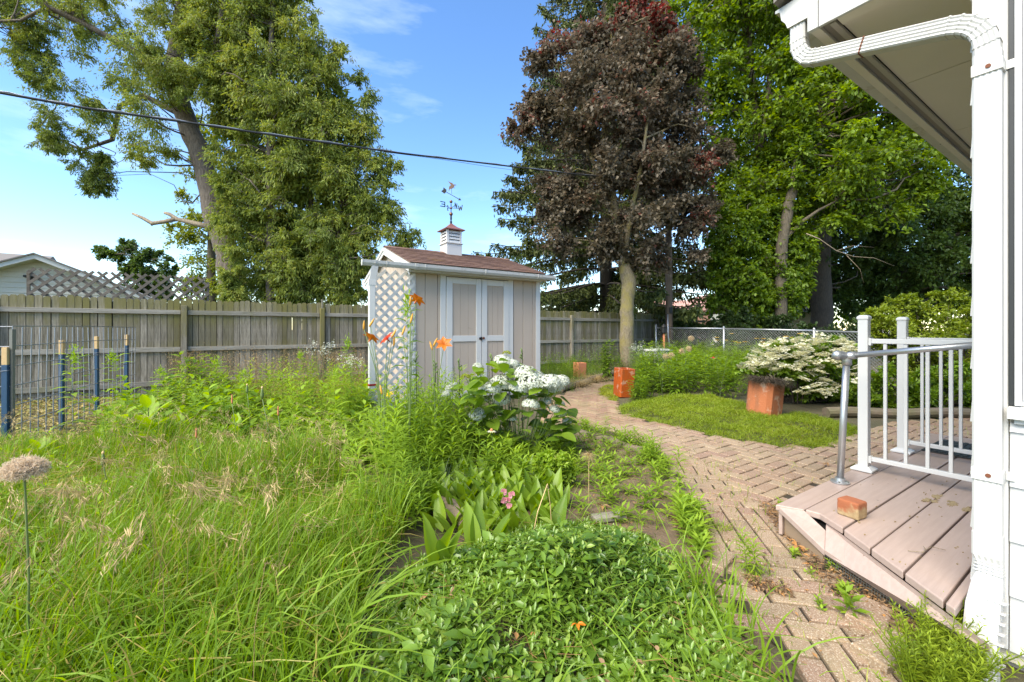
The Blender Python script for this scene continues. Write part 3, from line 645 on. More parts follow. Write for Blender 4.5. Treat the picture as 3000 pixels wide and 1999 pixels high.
while xw < RX1:
    x1 = min(xw + 0.2, RX1 + 0.012)
    MB().add([(xw, HB - 0.11, RIDGE - 0.018), (x1, HB - 0.11, RIDGE - 0.018), (x1, HB, RIDGE + 0.027), (xw, HB, RIDGE + 0.027), (x1, HB + 0.11, RIDGE - 0.018), (xw, HB + 0.11, RIDGE - 0.018)], [(0, 1, 2, 3), (3, 2, 4, 5)]).build('ridge_cap', M['shingle'], shed); xw += 0.195
ze = roofz(0) - OV * (RIDGE - SE - 0.04) / HB
for sg in (1, -1):
    y_e = -OV if sg > 0 else SD + OV
    for xx in (RX0 - 0.02, RX1):
        for (dz0, dz1, ex) in ((-0.135, -0.014, 0), (-0.07, -0.012, -0.012)):
            xa = xx + (ex if xx < 0 else 0); xb = xx + 0.018 + (-ex if xx > 0 else 0)
            MB().prism([(y_e, ze + dz0), (HB, RIDGE + dz0), (HB, RIDGE + dz1), (y_e, ze + dz1)], xa, xa + 0.018 if ex == 0 else xb - 0.019 + 0.018).build('rake_board', M['white'], shed, bev=0.002)
board('fascia', RX0, RX1, -OV - 0.004, -OV + 0.014, ze - 0.12, ze - 0.015, M['gutter'])
board('soffit_board', RX0, RX1, -OV + 0.015, -0.002, ze - 0.12, ze - 0.108, M['white'])
# gutter (runs past the shed to a standing downspout)
GX0, GX1 = onb(1060, 5.92)[0] - SA0, onb(1624, 5.92)[0] - SA0
gy, gzv = -OV - 0.006, ze - 0.10
prof = [(gy, gzv + 0.075), (gy, gzv), (gy - 0.055, gzv), (gy - 0.075, gzv + 0.035), (gy - 0.078, gzv + 0.075), (gy - 0.070, gzv + 0.075), (gy - 0.052, gzv + 0.012), (gy - 0.006, gzv + 0.008), (gy - 0.006, gzv + 0.075)]
g = MB().prism(prof, GX0, GX1).build('gutter', M['gutter'], shed, bev=0.002)
for xg in (GX0, GX1 - 0.006): put('end_cap', MB().prism([(gy, gzv + 0.08), (gy, gzv - 0.003), (gy - 0.057, gzv - 0.003), (gy - 0.08, gzv + 0.035), (gy - 0.082, gzv + 0.08)], xg, xg + 0.012).mesh('end_cap', M['gutter']), g)
for xg in (GX0 + 0.17, GX0 + 0.33, -0.02, 0.13, 1.15, 2.2): put('bracket', MB().prism([(gy, gzv + 0.08), (gy, gzv - 0.006), (gy - 0.059, gzv - 0.006), (gy - 0.082, gzv + 0.032), (gy - 0.085, gzv + 0.08)], xg, xg + (0.05 if xg == -0.02 else 0.018)).mesh('bracket', M['gutter']), g)
dsx = onb(1088, 5.95)[0] - SA0
dsp = MB().box(dsx - 0.045, dsx + 0.045, gy - 0.07, gy - 0.008, -0.05, gzv - 0.2).build('downspout', M['white'], shed, bev=0.01)
put('elbow', MB().hexa([(dsx - 0.044, gy - 0.071, gzv - 0.22), (dsx + 0.044, gy - 0.071, gzv - 0.22), (dsx + 0.044, gy - 0.009, gzv - 0.22), (dsx - 0.044, gy - 0.009, gzv - 0.22), (dsx - 0.0, gy - 0.066, gzv), (dsx + 0.085, gy - 0.066, gzv), (dsx + 0.085, gy - 0.012, gzv), (dsx - 0.0, gy - 0.012, gzv)]).mesh('elbow', M['gutter']), dsp)
put('collar', MB().box(dsx - 0.05, dsx + 0.05, gy - 0.075, gy - 0.004, gzv - 0.27, gzv - 0.19).mesh('collar', M['white']), dsp)
put('red_tie', MB().box(dsx - 0.048, dsx + 0.049, gy - 0.074, gy - 0.005, 0.42, 0.445).mesh('red_tie', L['redpet']), dsp)
lp = put('lattice_panel', MB().box(dsx + 0.04, dsx + 0.052, -0.06, -0.04, 0.02, 2.05).mesh('lattice_panel', M['white']), shed)
lw = -0.0 - (dsx + 0.055)
latn = bpy.data.objects.new('tmp', None)
def lattice_children(par, w, h, pitch, sw, th, m, x0, y0, z0):
    for sgn, yy in ((1, 0.0), (-1, th)):
        c = (-h if sgn > 0 else 0.0) + pitch * 0.3
        while c < (w if sgn > 0 else w + h):
            xa, za, xb, zb = c, 0.0, c + sgn * h, h
            if xa > xb: xa, za, xb, zb = xb, zb, xa, za
            if not (xb < 0.02 or xa > w - 0.02):
                s_ = (zb - za) / (xb - xa)
                if xa < 0: za += -xa * s_; xa = 0
                if xb > w: zb += (w - xb) * s_; xb = w
                if xb - xa > 0.03:
                    put('slat', MB().bar((x0 + xa, y0 + yy, z0 + za), (x0 + xb, y0 + yy, z0 + zb), th, sw, up=(-sgn * 0.7, 0, 0.7)).mesh('slat', m), par)
            c += pitch
lattice_children(lp, lw + 0.06, 2.03, 0.154, 0.042, 0.008, M['white'], dsx + 0.05, -0.035, 0.03)
# cupola
cx_ = 3.35 - SA0; cw = 0.15
cup = put('cupola', MB().box(cx_ - cw - 0.005, cx_ + cw + 0.005, HB - cw - 0.005, HB + cw + 0.005, RIDGE - 0.1, 2.79).mesh('cupola', M['white']), shed); bevel(cup, 0.004, 1)
put('trim', MB().box(cx_ - cw - 0.025, cx_ + cw + 0.025, HB - cw - 0.025, HB + cw + 0.025, 2.79, 2.803).mesh('trim', M['white']), cup)
put('core', MB().box(cx_ - cw + 0.02, cx_ + cw - 0.02, HB - cw + 0.02, HB + cw - 0.02, 2.803, 3.04).mesh('core', M['dark']), cup)
for ax_ in (-1, 1):
    for ay_ in (-1, 1): put('corner_post', MB().box(cx_ + ax_ * (cw - 0.02) - 0.02, cx_ + ax_ * (cw - 0.02) + 0.02, HB + ay_ * (cw - 0.02) - 0.02, HB + ay_ * (cw - 0.02) + 0.02, 2.803, 3.05).mesh('corner_post', M['white']), cup)
for k in range(4):
    z0 = 2.81 + k * 0.058; i0 = cw - 0.04
    put('louvre', MB().prism([(HB - cw + 0.022, z0 + 0.055), (HB - cw + 0.002, z0 + 0.004), (HB - cw + 0.002, z0), (HB - cw + 0.026, z0 + 0.05)], cx_ - i0, cx_ + i0).mesh('louvre', M['white']), cup)
    put('louvre', MB().prism([(cx_ - cw + 0.022, z0 + 0.055), (cx_ - cw + 0.002, z0 + 0.004), (cx_ - cw + 0.002, z0), (cx_ - cw + 0.026, z0 + 0.05)], HB - i0, HB + i0, ax='y').mesh('louvre', M['white']), cup)
rw = 0.2
put('cupola_roof', MB().add([(cx_ - rw, HB - rw, 3.045), (cx_ + rw, HB - rw, 3.045), (cx_ + rw, HB + rw, 3.045), (cx_ - rw, HB + rw, 3.045), (cx_ - rw, HB - rw, 3.058), (cx_ + rw, HB - rw, 3.058), (cx_ + rw, HB + rw, 3.058), (cx_ - rw, HB + rw, 3.058), (cx_ - 0.09, HB - 0.09, 3.12), (cx_ + 0.09, HB - 0.09, 3.12), (cx_ + 0.09, HB + 0.09, 3.12), (cx_ - 0.09, HB + 0.09, 3.12), (cx_, HB, 3.205)],
    [(3, 2, 1, 0), (0, 1, 5, 4), (1, 2, 6, 5), (2, 3, 7, 6), (3, 0, 4, 7), (4, 5, 9, 8), (5, 6, 10, 9), (6, 7, 11, 10), (7, 4, 8, 11), (8, 9, 12), (9, 10, 12), (10, 11, 12), (11, 8, 12)]).mesh('cupola_roof', M['coproof']), cup)
# weather vane
vp = W(SA0 + cx_, SB + HB, 3.19); VZ = 7.85
vane = thing('weather_vane', vp, 'black iron weather vane with bird, arrow and compass letters on the cupola', 'weather vane')
def vz(py): return hz(py, VZ) - vp.z
MB().tube([(0, 0, -0.01), (0, 0, vz(594))], 0.0085, 8).build('rod', M['iron'], vane)
MB().lathe([(0.02, vz(655)), (0.02, vz(646)), (0.011, vz(645)), (0.018, vz(638)), (0.016, vz(628)), (0.009, vz(624))], n=10).build('base_socket', M['iron'], vane)
for py, r_ in ((624.5, 0.034), (607, 0.022), (588, 0.029)):
    z0 = vz(py); MB().lathe([(r_ * math.sin(math.pi * k / 8) + 0.0005, z0 - r_ * math.cos(math.pi * k / 8)) for k in range(9)], n=16).build('ball', M['copperball'], vane, smooth=True)
def vpt(px, py, dd=0.0): q = at(px, py, VZ + dd) - vp; return q
zc = vz(606.5)
dirs_ = {'E': (vpt(1303, 603)), 'W': (vpt(1343, 611.5)), 'N': vpt(1333, 602.5, 0.18), 'S': vpt(1313, 612.5, -0.18)}
hub = Vector((0, 0, zc))
def strokes(poly, org, xa, s, w=0.014):
    m = MB()
    for q in poly:
        for (p0, p1) in zip(q[:-1], q[1:]):
            e = Vector((p1[0] - p0[0], 0, p1[1] - p0[1])).normalized() * (w * 0.35)
            A_ = org + xa * (p0[0] * s) + Vector((0, 0, p0[1] * s)); B_ = org + xa * (p1[0] * s) + Vector((0, 0, p1[1] * s)); ex = (B_ - A_).normalized() * w * 0.4
            m.bar(A_ - ex, B_ + ex, w, 0.008, up=xa.cross(Vector((0, 0, 1))))
    return m
GL = {'E': [[(1, 1), (0, 1), (0, 0), (1, 0)], [(0, 0.5), (0.7, 0.5)]], 'W': [[(0, 1), (0.25, 0), (0.5, 0.75), (0.75, 0), (1, 1)]], 'N': [[(0, 0), (0, 1), (0.7, 0), (0.7, 1)]], 'S': [[(0.8, 0.9), (0.3, 1), (0, 0.78), (0.75, 0.25), (0.5, 0), (0, 0.1)]]}
for k, e in dirs_.items():
    MB().bar(hub, e, 0.007, 0.007).build('compass_arm', M['iron'], vane)
    xd = Vector((e.x, e.y, 0)).normalized()
    org = e + Vector((0, 0, -0.035)) if k != 'E' else e + Vector((0, 0, -0.02))
    strokes(GL[k], org, xd, 0.085).build('letter_' + k.lower(), M['iron'], vane)
t0, t1 = vpt(1304, 561), vpt(1345, 584)
MB().bar(t0, t1, 0.008, 0.01).build('arrow_shaft', M['iron'], vane)
ad = (t1 - t0).normalized(); an = Vector((-ad.z, 0, ad.x)); an = (an - ad * an.dot(ad)).normalized()
def flat(poly, org, ex, ey, th, name, m_):
    nn = ex.cross(ey).normalized() * th / 2; n = len(poly); vs = [org + ex * p[0] + ey * p[1] - nn for p in poly] + [org + ex * p[0] + ey * p[1] + nn for p in poly]
    return MB().add(vs, [tuple(range(n))[::-1], tuple(range(n, 2 * n))] + [(i, (i + 1) % n, n + (i + 1) % n, n + i) for i in range(n)]).build(name, m_, vane)
flat([(0.045, 0), (0, 0.028), (-0.005, -0.028)], t1, ad, an, 0.006, 'arrow_head', M['iron'])
flat([(0, 0.01), (-0.01, 0.04), (-0.085, 0.05), (-0.065, 0.012), (-0.085, -0.035), (-0.01, -0.045), (0, -0.012)], t0 + ad * 0.02, ad, an, 0.006, 'arrow_tail', M['iron'])
MB().bar(vpt(1323.5, 568), vpt(1322.5, 553), 0.006, 0.006).build('bird_stem', M['iron'], vane)
bp = [(1314.5, 561), (1316, 547), (1321, 543), (1312, 530), (1319, 535), (1324, 536), (1327, 539), (1328.5, 541), (1336, 541.5), (1335.5, 544), (1331, 543.5), (1331, 554), (1329, 549), (1325, 553), (1318, 554)]
flat([((q[0] - 1323) / FPX * VZ, -(q[1] - 545) / FPX * VZ) for q in bp], vpt(1323, 545), Vector((1, 0, 0)), Vector((0, 0, 1)), 0.01, 'hummingbird', M['copperball'])
# ================================================================ own house corner (right)
HA, HBB = 2.33, 0.37        # gable wall plane a = HA, eave wall b = HBB
house = thing('house', W(HA, HBB, 0), 'white house corner with eave, soffit and window at the right edge', 'house', rz=TH)
def hp(a, b, z): return (a - HA, b - HBB, z)
def hbox(name, a0, a1, b0, b1, z0, z1, m, bev=0.002, par=None):
    return MB().box(a0 - HA, a1 - HA, b0 - HBB, b1 - HBB, z0, z1).build(name, m, par or house, bev=bev, seg=1)
# gable wall: siding boards below the window, corner trim, window
zz = 0.05; WB = ona(2962, HA)[0]
k = 0
while zz < 0.86:
    z1 = min(zz + 0.195, 0.865)
    MB().prism([(0.0, zz), (0.0, z1), (-0.008, z1), (-0.02, zz)], -4.5 - HBB, WB + 0.001 - HBB, ax='y').build('siding_board', M['vinyl'], house); zz = z1 + 0.001
zz = 0.05
while zz < 2.6:
    MB().prism([(0.0, zz), (0.02, zz), (0.008, zz + 0.199), (0.0, zz + 0.199)], 0, 6).build('siding_board', M['white'], house); zz += 0.2
hbox('wall_core', HA + 0.004, HA + 6, -4.4, HBB - 0.004, 0.0, 2.62, M['vsid'], 0)
hbox('foundation', HA + 0.03, HA + 6, -4.4, HBB - 0.02, -0.3, 0.045, M['conc'], 0)
hbox('corner_board', HA - 0.022, HA + 0.06, WB + 0.004, HBB + 0.012, 0.05, 2.62, M['white'], 0.003)
win = hbox('window', HA - 0.012, HA - 0.004, -1.05, WB - 0.01, 0.93, 2.45, M['shade'], 0)
for (b0, b1, z0, z1) in ((WB - 0.028, WB - 0.012, 0.93, 2.5), (-1.08, -1.055, 0.93, 2.5)):
    put('frame', MB().box(-0.03, -0.013, b0 - HBB, b1 - HBB, z0, z1).mesh('frame', M['vinyl']), win)
put('gasket', MB().box(-0.024, -0.006, WB - 0.010 - HBB, WB + 0.003 - HBB, 0.93, 2.6).mesh('gasket', M['rubber']), win)
put('sill', MB().prism([(-0.06, 0.885), (-0.005, 0.885), (-0.005, 0.928), (-0.06, 0.918)], -1.1 - HBB, WB + 0.002 - HBB, ax='y').mesh('sill', M['vinyl']), win)
put('apron', MB().box(-0.035, -0.004, -1.1 - HBB, WB - 0.012 - HBB, 0.866, 0.883).mesh('apron', M['vinyl']), win)
put('pane', MB().box(-0.018, -0.0125, -1.05 - HBB, WB - 0.03 - HBB, 0.95, 2.44).mesh('pane', M['shade']), win)
MB().prism([(-4.4 - HBB, 2.62), (HBB - HBB, 2.62), (-1.8 - HBB, 3.5)], 0.003, 0.03).build('gable_wall', M['white'], house)
# eave: soffit panels, dark channel, fascia, boxed return, gutter
SOF = 2.6; ZS = SOF
aj = [2.27, 3.22, 4.27, 5.33, 6.4, 8.2]
for q in range(5): hbox('soffit_panel', aj[q] + 0.003, aj[q + 1] - 0.003, HBB + 0.022, 0.795, ZS + 0.012, ZS + 0.022, M['soffit'], 0.001)
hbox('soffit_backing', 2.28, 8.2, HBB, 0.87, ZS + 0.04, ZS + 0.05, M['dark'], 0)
hbox('soffit_channel', 2.27, 8.2, 0.799, 0.822, ZS - 0.004, ZS + 0.012, plain('grey_channel', (0.36, 0.33, 0.28), 0.6), 0.001)
hbox('soffit_groove', 2.27, 8.2, 0.824, 0.856, ZS + 0.016, ZS + 0.03, plain('grey_groove', (0.24, 0.215, 0.18), 0.7), 0)
hbox('fascia', 2.262, 8.2, 0.858, 0.896, ZS, ZS + 0.26, M['soffit'], 0.002)
hbox('eave_return', 2.245, 2.262, -1.6, 0.856, ZS - 0.002, ZS + 0.32, M['gutter'], 0.002)
hbox('return_corner', 2.24, 2.262, 0.858, 0.9, ZS - 0.004, ZS + 0.32, M['gutter'], 0.002)
hbox('return_soffit', 2.262, HA - 0.0, -1.6, 0.79, ZS + 0.0, ZS + 0.01, M['soffit'], 0)
MB().prism([(1.03 - HBB, ZS + 0.2), (-3.2 - HBB, ZS + 2.0), (-3.2 - HBB, ZS + 2.12), (1.03 - HBB, ZS + 0.31)], 2.2 - HA, 6).build('roof_slab', M['ashing'], house)
gb = 0.9; gz0 = 2.674
gp = [(gb, gz0 + 0.125), (gb, gz0), (gb + 0.09, gz0), (gb + 0.1, gz0 + 0.03), (gb + 0.118, gz0 + 0.055), (gb + 0.125, gz0 + 0.1), (gb + 0.146, gz0 + 0.105), (gb + 0.146, gz0 + 0.118), (gb + 0.132, gz0 + 0.118)]
gt = MB().prism([(p[0] - HBB, p[1]) for p in gp] + [(gb + 0.12 - HBB, gz0 + 0.105), (gb + 0.112 - HBB, gz0 + 0.06), (gb + 0.086 - HBB, gz0 + 0.006), (gb + 0.006 - HBB, gz0 + 0.006), (gb + 0.006 - HBB, gz0 + 0.125)], 2.262 - HA, 8.2 - HA).build('gutter', M['gutter'], house)
put('end_cap', MB().prism([(p[0] - HBB, p[1]) for p in gp[:8]], 2.252 - HA, 2.261 - HA).mesh('end_cap', M['gutter']), gt)
# small marks pencilled on the gutter underside: 5 and 1
def mark(lines, px, py, s):
    Z = (gz0 - EYE) * FPX / (HOR - py); X = (px - 1500) / FPX * Z; a, b = AB(X, Z); m = MB()
    for q in lines:
        for p0, p1 in zip(q[:-1], q[1:]): m.bar((a - HA + p0[0] * s, b - HBB - p0[1] * s, gz0 - 0.0015), (a - HA + p1[0] * s, b - HBB - p1[1] * s, gz0 - 0.0015), 0.0035, 0.001)
    put('mark', m.mesh('mark', M['dark']), gt)
mark([[(0.6, 0.0), (0.1, 0.1), (0.05, 0.45), (0.5, 0.5), (0.55, 0.8), (0.25, 1.0), (0.0, 0.85)]], 2618, 283, 0.035)
mark([[(0.1, 0.1), (0.35, 0.0), (0.2, 1.0), (0.35, 0.9)]], 2753, 422, 0.035)
# downspout
def ribbed(w, h, n=4):
    p = []; c = 0.006
    xs_ = np.linspace(-w / 2 + c, w / 2 - c, 2 * n + 1)
    p.append((-w / 2, -h / 2 + c))
    for i_, x_ in enumerate(xs_): p.append((x_, -h / 2 + (0.0035 if i_ % 2 else 0)))
    p.append((w / 2, -h / 2 + c)); p.append((w / 2, h / 2 - c)); p.append((w / 2 - c, h / 2)); p.append((-w / 2 + c, h / 2)); p.append((-w / 2, h / 2 - c)); return p
pr = ribbed(0.066, 0.056)
da = 2.288
dpath = [(da, 0.952, 2.72), (da, 0.952, 2.60), (da, 0.95, 2.565), (da, 0.938, 2.53), (da, 0.918, 2.503), (da, 0.89, 2.488), (da, 0.86, 2.478), (da, 0.62, 2.41), (da, 0.44, 2.358), (da, 0.41, 2.346), (da, 0.385, 2.33), (da, 0.363, 2.306), (da, 0.348, 2.276), (da, 0.34, 2.235), (da, 0.338, 2.19)]
sp = [hp(*q) for q in dpath]
upv = []
def sweep(path_, prof, name, m, par, s=1.0):
    mb = MB(); pts = [Vector(p) for p in path_]; k0 = 0; nn = len(prof)
    for i_, p in enumerate(pts):
        d = (pts[min(i_ + 1, len(pts) - 1)] - pts[max(i_ - 1, 0)]).normalized(); out_n = Vector((-1, 0, 0)); out_n = (out_n - d * out_n.dot(d)).normalized(); sd = d.cross(out_n)
        ss = s[i_] if isinstance(s, (list, tuple)) else s
        mb.v += [tuple(p + sd * (a_ * ss) + out_n * (-b_ * ss)) for a_, b_ in prof]
    for i_ in range(len(pts) - 1):
        for j in range(nn): q = i_ * nn + j; r2 = i_ * nn + (j + 1) % nn; mb.f.append((q, r2, r2 + nn, q + nn))
    mb.f.append(tuple(range(nn))[::-1]); mb.f.append(tuple(range((len(pts) - 1) * nn, len(pts) * nn)))
    o_ = put(name, mb.mesh(name, m), par); return o_
ds = sweep(sp, pr, 'downspout', M['gutter'], house)
pleat = [hp(da, 0.338, z_) for z_ in (2.2, 2.19, 0.42)]
sweep(pleat, ribbed(0.071, 0.06), 'pipe', M['white'], ds)
for sgm in ((1, 6), (8, 13)):
    for q in range(sgm[0], sgm[1] + 1):
        p0 = Vector(sp[q]); d = (Vector(sp[q + 1]) - Vector(sp[q - 1])).normalized() * 0.0035
        sweep([p0 - d, p0 + d], ribbed(0.070, 0.060), 'pleat', M['gutter'], ds)
sweep([hp(da, 0.705, 2.4345), hp(da, 0.70, 2.433)], ribbed(0.071, 0.061), 'seam', M['rust'], ds)
for z_ in (2.145, 0.675):
    m = MB(); zc_ = z_
    m.box(da - 0.034 - HA, HA - 0.004 - HA, 0.338 - 0.04 - HBB, 0.338 + 0.038 - HBB, zc_ - 0.022, zc_ + 0.02)
    m.box(HA - 0.028 - HA, HA - 0.024 - HA, 0.338 - 0.062 - HBB, 0.338 - 0.04 - HBB, zc_ - 0.016, zc_ + 0.016)
    st_ = put('strap', m.mesh('strap', M['white']), ds); bevel(st_, 0.004, 2)
    put('screw', MB().tube([(da - 0.034 - HA, 0.333 - HBB, zc_), (da - 0.038 - HA, 0.333 - HBB, zc_)], 0.0075, 10).mesh('screw', M['rust']), ds)
low = [(da, 0.338, 0.46), (da, 0.338, 0.38), (da + 0.004, 0.332, 0.345), (da - 0.004, 0.332, 0.31), (da - 0.02, 0.336, 0.27), (da - 0.045, 0.342, 0.2), (da - 0.07, 0.344, 0.12), (da - 0.085, 0.342, 0.05), (da - 0.092, 0.338, -0.02), (da - 0.1, 0.335, -0.1)]
sweep([hp(*q) for q in low], ribbed(0.068, 0.06), 'lower_elbow', M['white'], ds, [1.1, 1.1, 0.92, 0.93, 1.12, 1.22, 1.22, 1.18, 1.12, 1.1])
for q in range(7):
    b0 = low[5 + min(q // 2, 4)]; z_ = 0.235 - 0.032 * q; aa = da - 0.033 - 0.062 * (0.235 - z_) / 0.2
    sweep([hp(aa, 0.329, z_ + 0.003), hp(aa - 0.002, 0.329, z_ - 0.003)], ribbed(0.083, 0.075), 'pleat', M['white'], ds)
for q in range(4):
    z_ = 0.352 - 0.011 * q; sweep([hp(da + 0.002 - 0.002 * q, 0.335, z_ + 0.0022), hp(da + 0.001 - 0.002 * q, 0.335, z_ - 0.0022)], ribbed(0.069 + 0.0012 * q, 0.061 + 0.001 * q), 'pleat', M['white'], ds)
# ================================================================ porch deck
DH = 0.2
deck = thing('porch_deck', W(3.3, 0.8, 0), 'low pink painted wooden porch deck with an angled front corner', 'porch', rz=TH)
def dk(a, b, z): return (a - 3.3, b - 0.8, z)
gaps = [1.193, 1.070, 0.862, 0.716, 0.570, 0.428, 0.285, 0.14]     # plank joints in b
def cut_a(b): return 2.548 + (b - 0.868) * 0.86
FAR = 5.6
outer_tip = gab(2275.5, 1479, DH)
for q in range(1, 6):
    b1, b0 = gaps[q] - 0.004, gaps[q + 1] + 0.004
    if b0 < HBB + 0.02: b0 = HBB + 0.025 if b1 > HBB + 0.05 else b0
    if b1 < HBB: # strip in front of the wall line
        poly = [(cut_a(b1), b1), (HA - 0.03, b1), (HA - 0.03, b0), (cut_a(b0), b0)]
        if HA - 0.05 - cut_a(b1) < 0.02: continue
    elif b0 <= HBB + 0.03:
        poly = [(cut_a(b1), b1), (FAR, b1), (FAR, b0), (cut_a(b0), b0)]
    else: poly = [(cut_a(b1), b1), (FAR, b1), (FAR, b0), (cut_a(b0), b0)]
    if q == 1: poly = [(2.632, b1)] + poly[1:] + [(2.640, 1.0)]
    tz = random.uniform(-0.002, 0.002)
    MB().slab([(p[0] - 3.3, p[1] - 0.8) for p in poly], DH - 0.034 + tz, DH + tz).build('plank', M['deck'], deck, bev=0.005, seg=2)
b1, b0 = 1.193, 1.074
MB().slab([(p[0] - 3.3, p[1] - 0.8) for p in ((outer_tip[0] + 0.003, b1), (FAR, b1), (FAR, b0), (2.632, b0))], DH - 0.034, DH - 0.003).build('plank', M['deck'], deck, bev=0.004)
# drooping board along the angled corner
pa = gab(2275.5, 1479, DH - 0.008); pb = gab(2357, 1496, DH - 0.008)
TL = (cut_a(0.972) + 0.004, 0.972, DH - 0.036); TR_ = (cut_a(0.30) + 0.004, 0.30, DH - 0.036)
BL = (*gab(2416, 1612, 0.095), 0.095); BRt = (*gab(2840, 1893, 0.07), 0.07)
kq = 0.30; PC = tuple(TL[i_] + (BL[i_] - TL[i_]) * kq for i_ in range(3))
def hx(top, dz, name, m): return MB().hexa([(p[0] - 3.3, p[1] - 0.8, p[2] - dz) for p in top] + [(p[0] - 3.3, p[1] - 0.8, p[2]) for p in top]).build(name, m, deck, bev=0.003)
hx([(*pa, DH - 0.008), BL, PC, (*pb, DH - 0.008)], 0.032, 'corner_board', M['deck'])
# sloping step board under the plank ends, lower fascia under the corner, hardware cloth below
hx([BL, BRt, TR_, TL], 0.022, 'step_board', M['deck'])
rd = Vector((BRt[0] - BL[0], BRt[1] - BL[1])).normalized(); rn = Vector((-rd.y, rd.x)); rn = rn if rn.x < 0 else -rn
def vboard(p, q, th, z0, z1, name, m, zq0=None, nrm_=None, zp1=None):
    n_ = nrm_ or rn
    poly = [p, q, (q[0] - n_.x * th, q[1] - n_.y * th), (p[0] - n_.x * th, p[1] - n_.y * th)]
    zb = [z0, zq0 if zq0 is not None else z0, zq0 if zq0 is not None else z0, z0]
    return MB().slab([(x_ - 3.3, y_ - 0.8) for x_, y_ in poly], zb, zp1 or z1).build(name, m, deck, bev=0.002, seg=1)
fr0, fr1, ang = (BL[0] + 0.012, BL[1]), (BRt[0] + 0.012, BRt[1]), rd
oc = (pa[0] + 0.02, pa[1] - 0.03); od = (BL[0] + 0.015, BL[1] + 0.015)
on_ = Vector((od[1] - oc[1], -(od[0] - oc[0]))).normalized(); on_ = on_ if on_.x < 0 else -on_
vboard(oc, od, 0.02, -0.03, DH - 0.045, 'under_board', plain('brown_under_board', (0.26, 0.185, 0.12), 0.8, var=0.2), nrm_=on_, zp1=[DH - 0.045, 0.06, 0.06, DH - 0.045])
vboard((outer_tip[0] + 0.02, 1.185), (FAR, 1.185), 0.02, 0.03, DH - 0.04, 'skirt_board', M['deck'], nrm_=Vector((0, 1)))
m = MB(); step = 0.013; s0 = Vector((fr0[0] + 0.0, fr0[1])); L_ = math.hypot(BRt[0] - BL[0], BRt[1] - BL[1])
wx = rn * 0.012
for k in range(int(L_ / step)):
    p = s0 + ang * (k * step) + wx; m.bar(dk(p.x, p.y, 0.0), dk(p.x - rn.x * 0.01, p.y - rn.y * 0.01, 0.075), 0.0018, 0.0018)
for k in range(6):
    z_ = 0.002 + k * step; p = s0 + wx - rn * (0.0012 * k); q = p + ang * L_; m.bar(dk(p.x, p.y, z_), dk(q.x, q.y, z_), 0.0018, 0.0018)
o = m.build('hardware_cloth', M['mesh'], deck); o['kind'] = 'stuff'
vboard((fr0[0] - rn.x * 0.05, fr0[1] - rn.y * 0.05), (fr1[0] - rn.x * 0.05, fr1[1] - rn.y * 0.05), 0.01, -0.05, 0.06, 'backing', M['soil'])
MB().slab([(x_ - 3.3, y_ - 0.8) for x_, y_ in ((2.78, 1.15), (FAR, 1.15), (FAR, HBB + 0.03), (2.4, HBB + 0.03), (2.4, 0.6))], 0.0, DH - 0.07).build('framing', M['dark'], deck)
# flaked paint: bare wood flakes lying in the planks, just proud
def flake(px, py, s, seed, asp=1.6):
    rr = random.Random(seed); a, b = gab(px, py, DH); n = 26
    poly = []
    for k in range(n):
        t_ = 2 * math.pi * k / n; r_ = s * (0.45 + 0.75 * rr.random() ** 1.3); poly.append((a + asp * r_ * math.cos(t_) - 3.3, b + 0.5 * r_ * math.sin(t_) - 0.8))
    MB().slab(poly, DH - 0.001, DH + 0.0032).build('bare_patch', M['bare'], deck)
flake(2715, 1465, 0.034, 3); flake(2745, 1455, 0.042, 4); flake(2738, 1470, 0.03, 8); flake(2792, 1478, 0.04, 5); flake(2832, 1493, 0.036, 6); flake(2780, 1470, 0.02, 7)
for k in range(60):
    px = random.uniform(2380, 2850); py = random.uniform(1400, 1660); a, b = gab(px, py, DH)
    if b < 1.04 and a > cut_a(b) + 0.03 and b > 0.42: flake(px, py, random.uniform(0.003, 0.008), 100 + k, 1.2)
# doormat
mp_ = gab(2860, 1342, DH)
mat_ = thing('doormat', W(*gab(2815, 1330, DH), DH), 'black ribbed rubber doormat on the porch deck', 'doormat', rz=TH)
MB().box(-0.16, 0.44, -0.2, 0.2, 0.004, 0.012).build('base', M['rubber'], mat_, bev=0.004)
for r_ in range(9):
    for c in range(5): MB().box(-0.15 + c * 0.118, -0.15 + c * 0.118 + 0.095, -0.185 + r_ * 0.042, -0.185 + r_ * 0.042 + 0.026, 0.0125, 0.02).build('tread', M['rubber'], mat_, bev=0.003, seg=1)
# half brick
hbk = thing('half_brick', gnd(2496, 1512, DH) + Vector((0, 0, 0.001)), 'single worn red half brick sitting on the pink porch planks', 'brick', rz=TH - R(8))
m = MB(); bw, bl, bh = 0.10, 0.092, 0.088
o = MB().box(-bl / 2, bl / 2, -bw / 2, bw / 2, 0, bh).build('block', M['redbrick'], hbk); bevel(o, 0.009, 3); sd_ = o.modifiers.new('rough', 'DISPLACE')
tx = bpy.data.textures.new('chips', 'CLOUDS'); tx.noise_scale = 0.03; sd_.texture = tx; sd_.strength = 0.004; sd_.mid_level = 0.5
sv = o.modifiers.new('sub', 'SUBSURF'); sv.subdivision_type = 'SIMPLE'; sv.levels = sv.render_levels = 3; o.modifiers.move(2, 1)
def mortar():
    m_, t, b = mat('old_mortar'); c = mixc(t, noise(t, 25, 6, 0.7), (0.19, 0.12, 0.05), (0.40, 0.29, 0.15)); t.links.new(c, b.inputs['Base Color']); b.inputs['Roughness'].default_value = 0.95; bump(t, b, noise(t, 60, 5), 0.9, 0.006); return m_
mm_ = mortar()
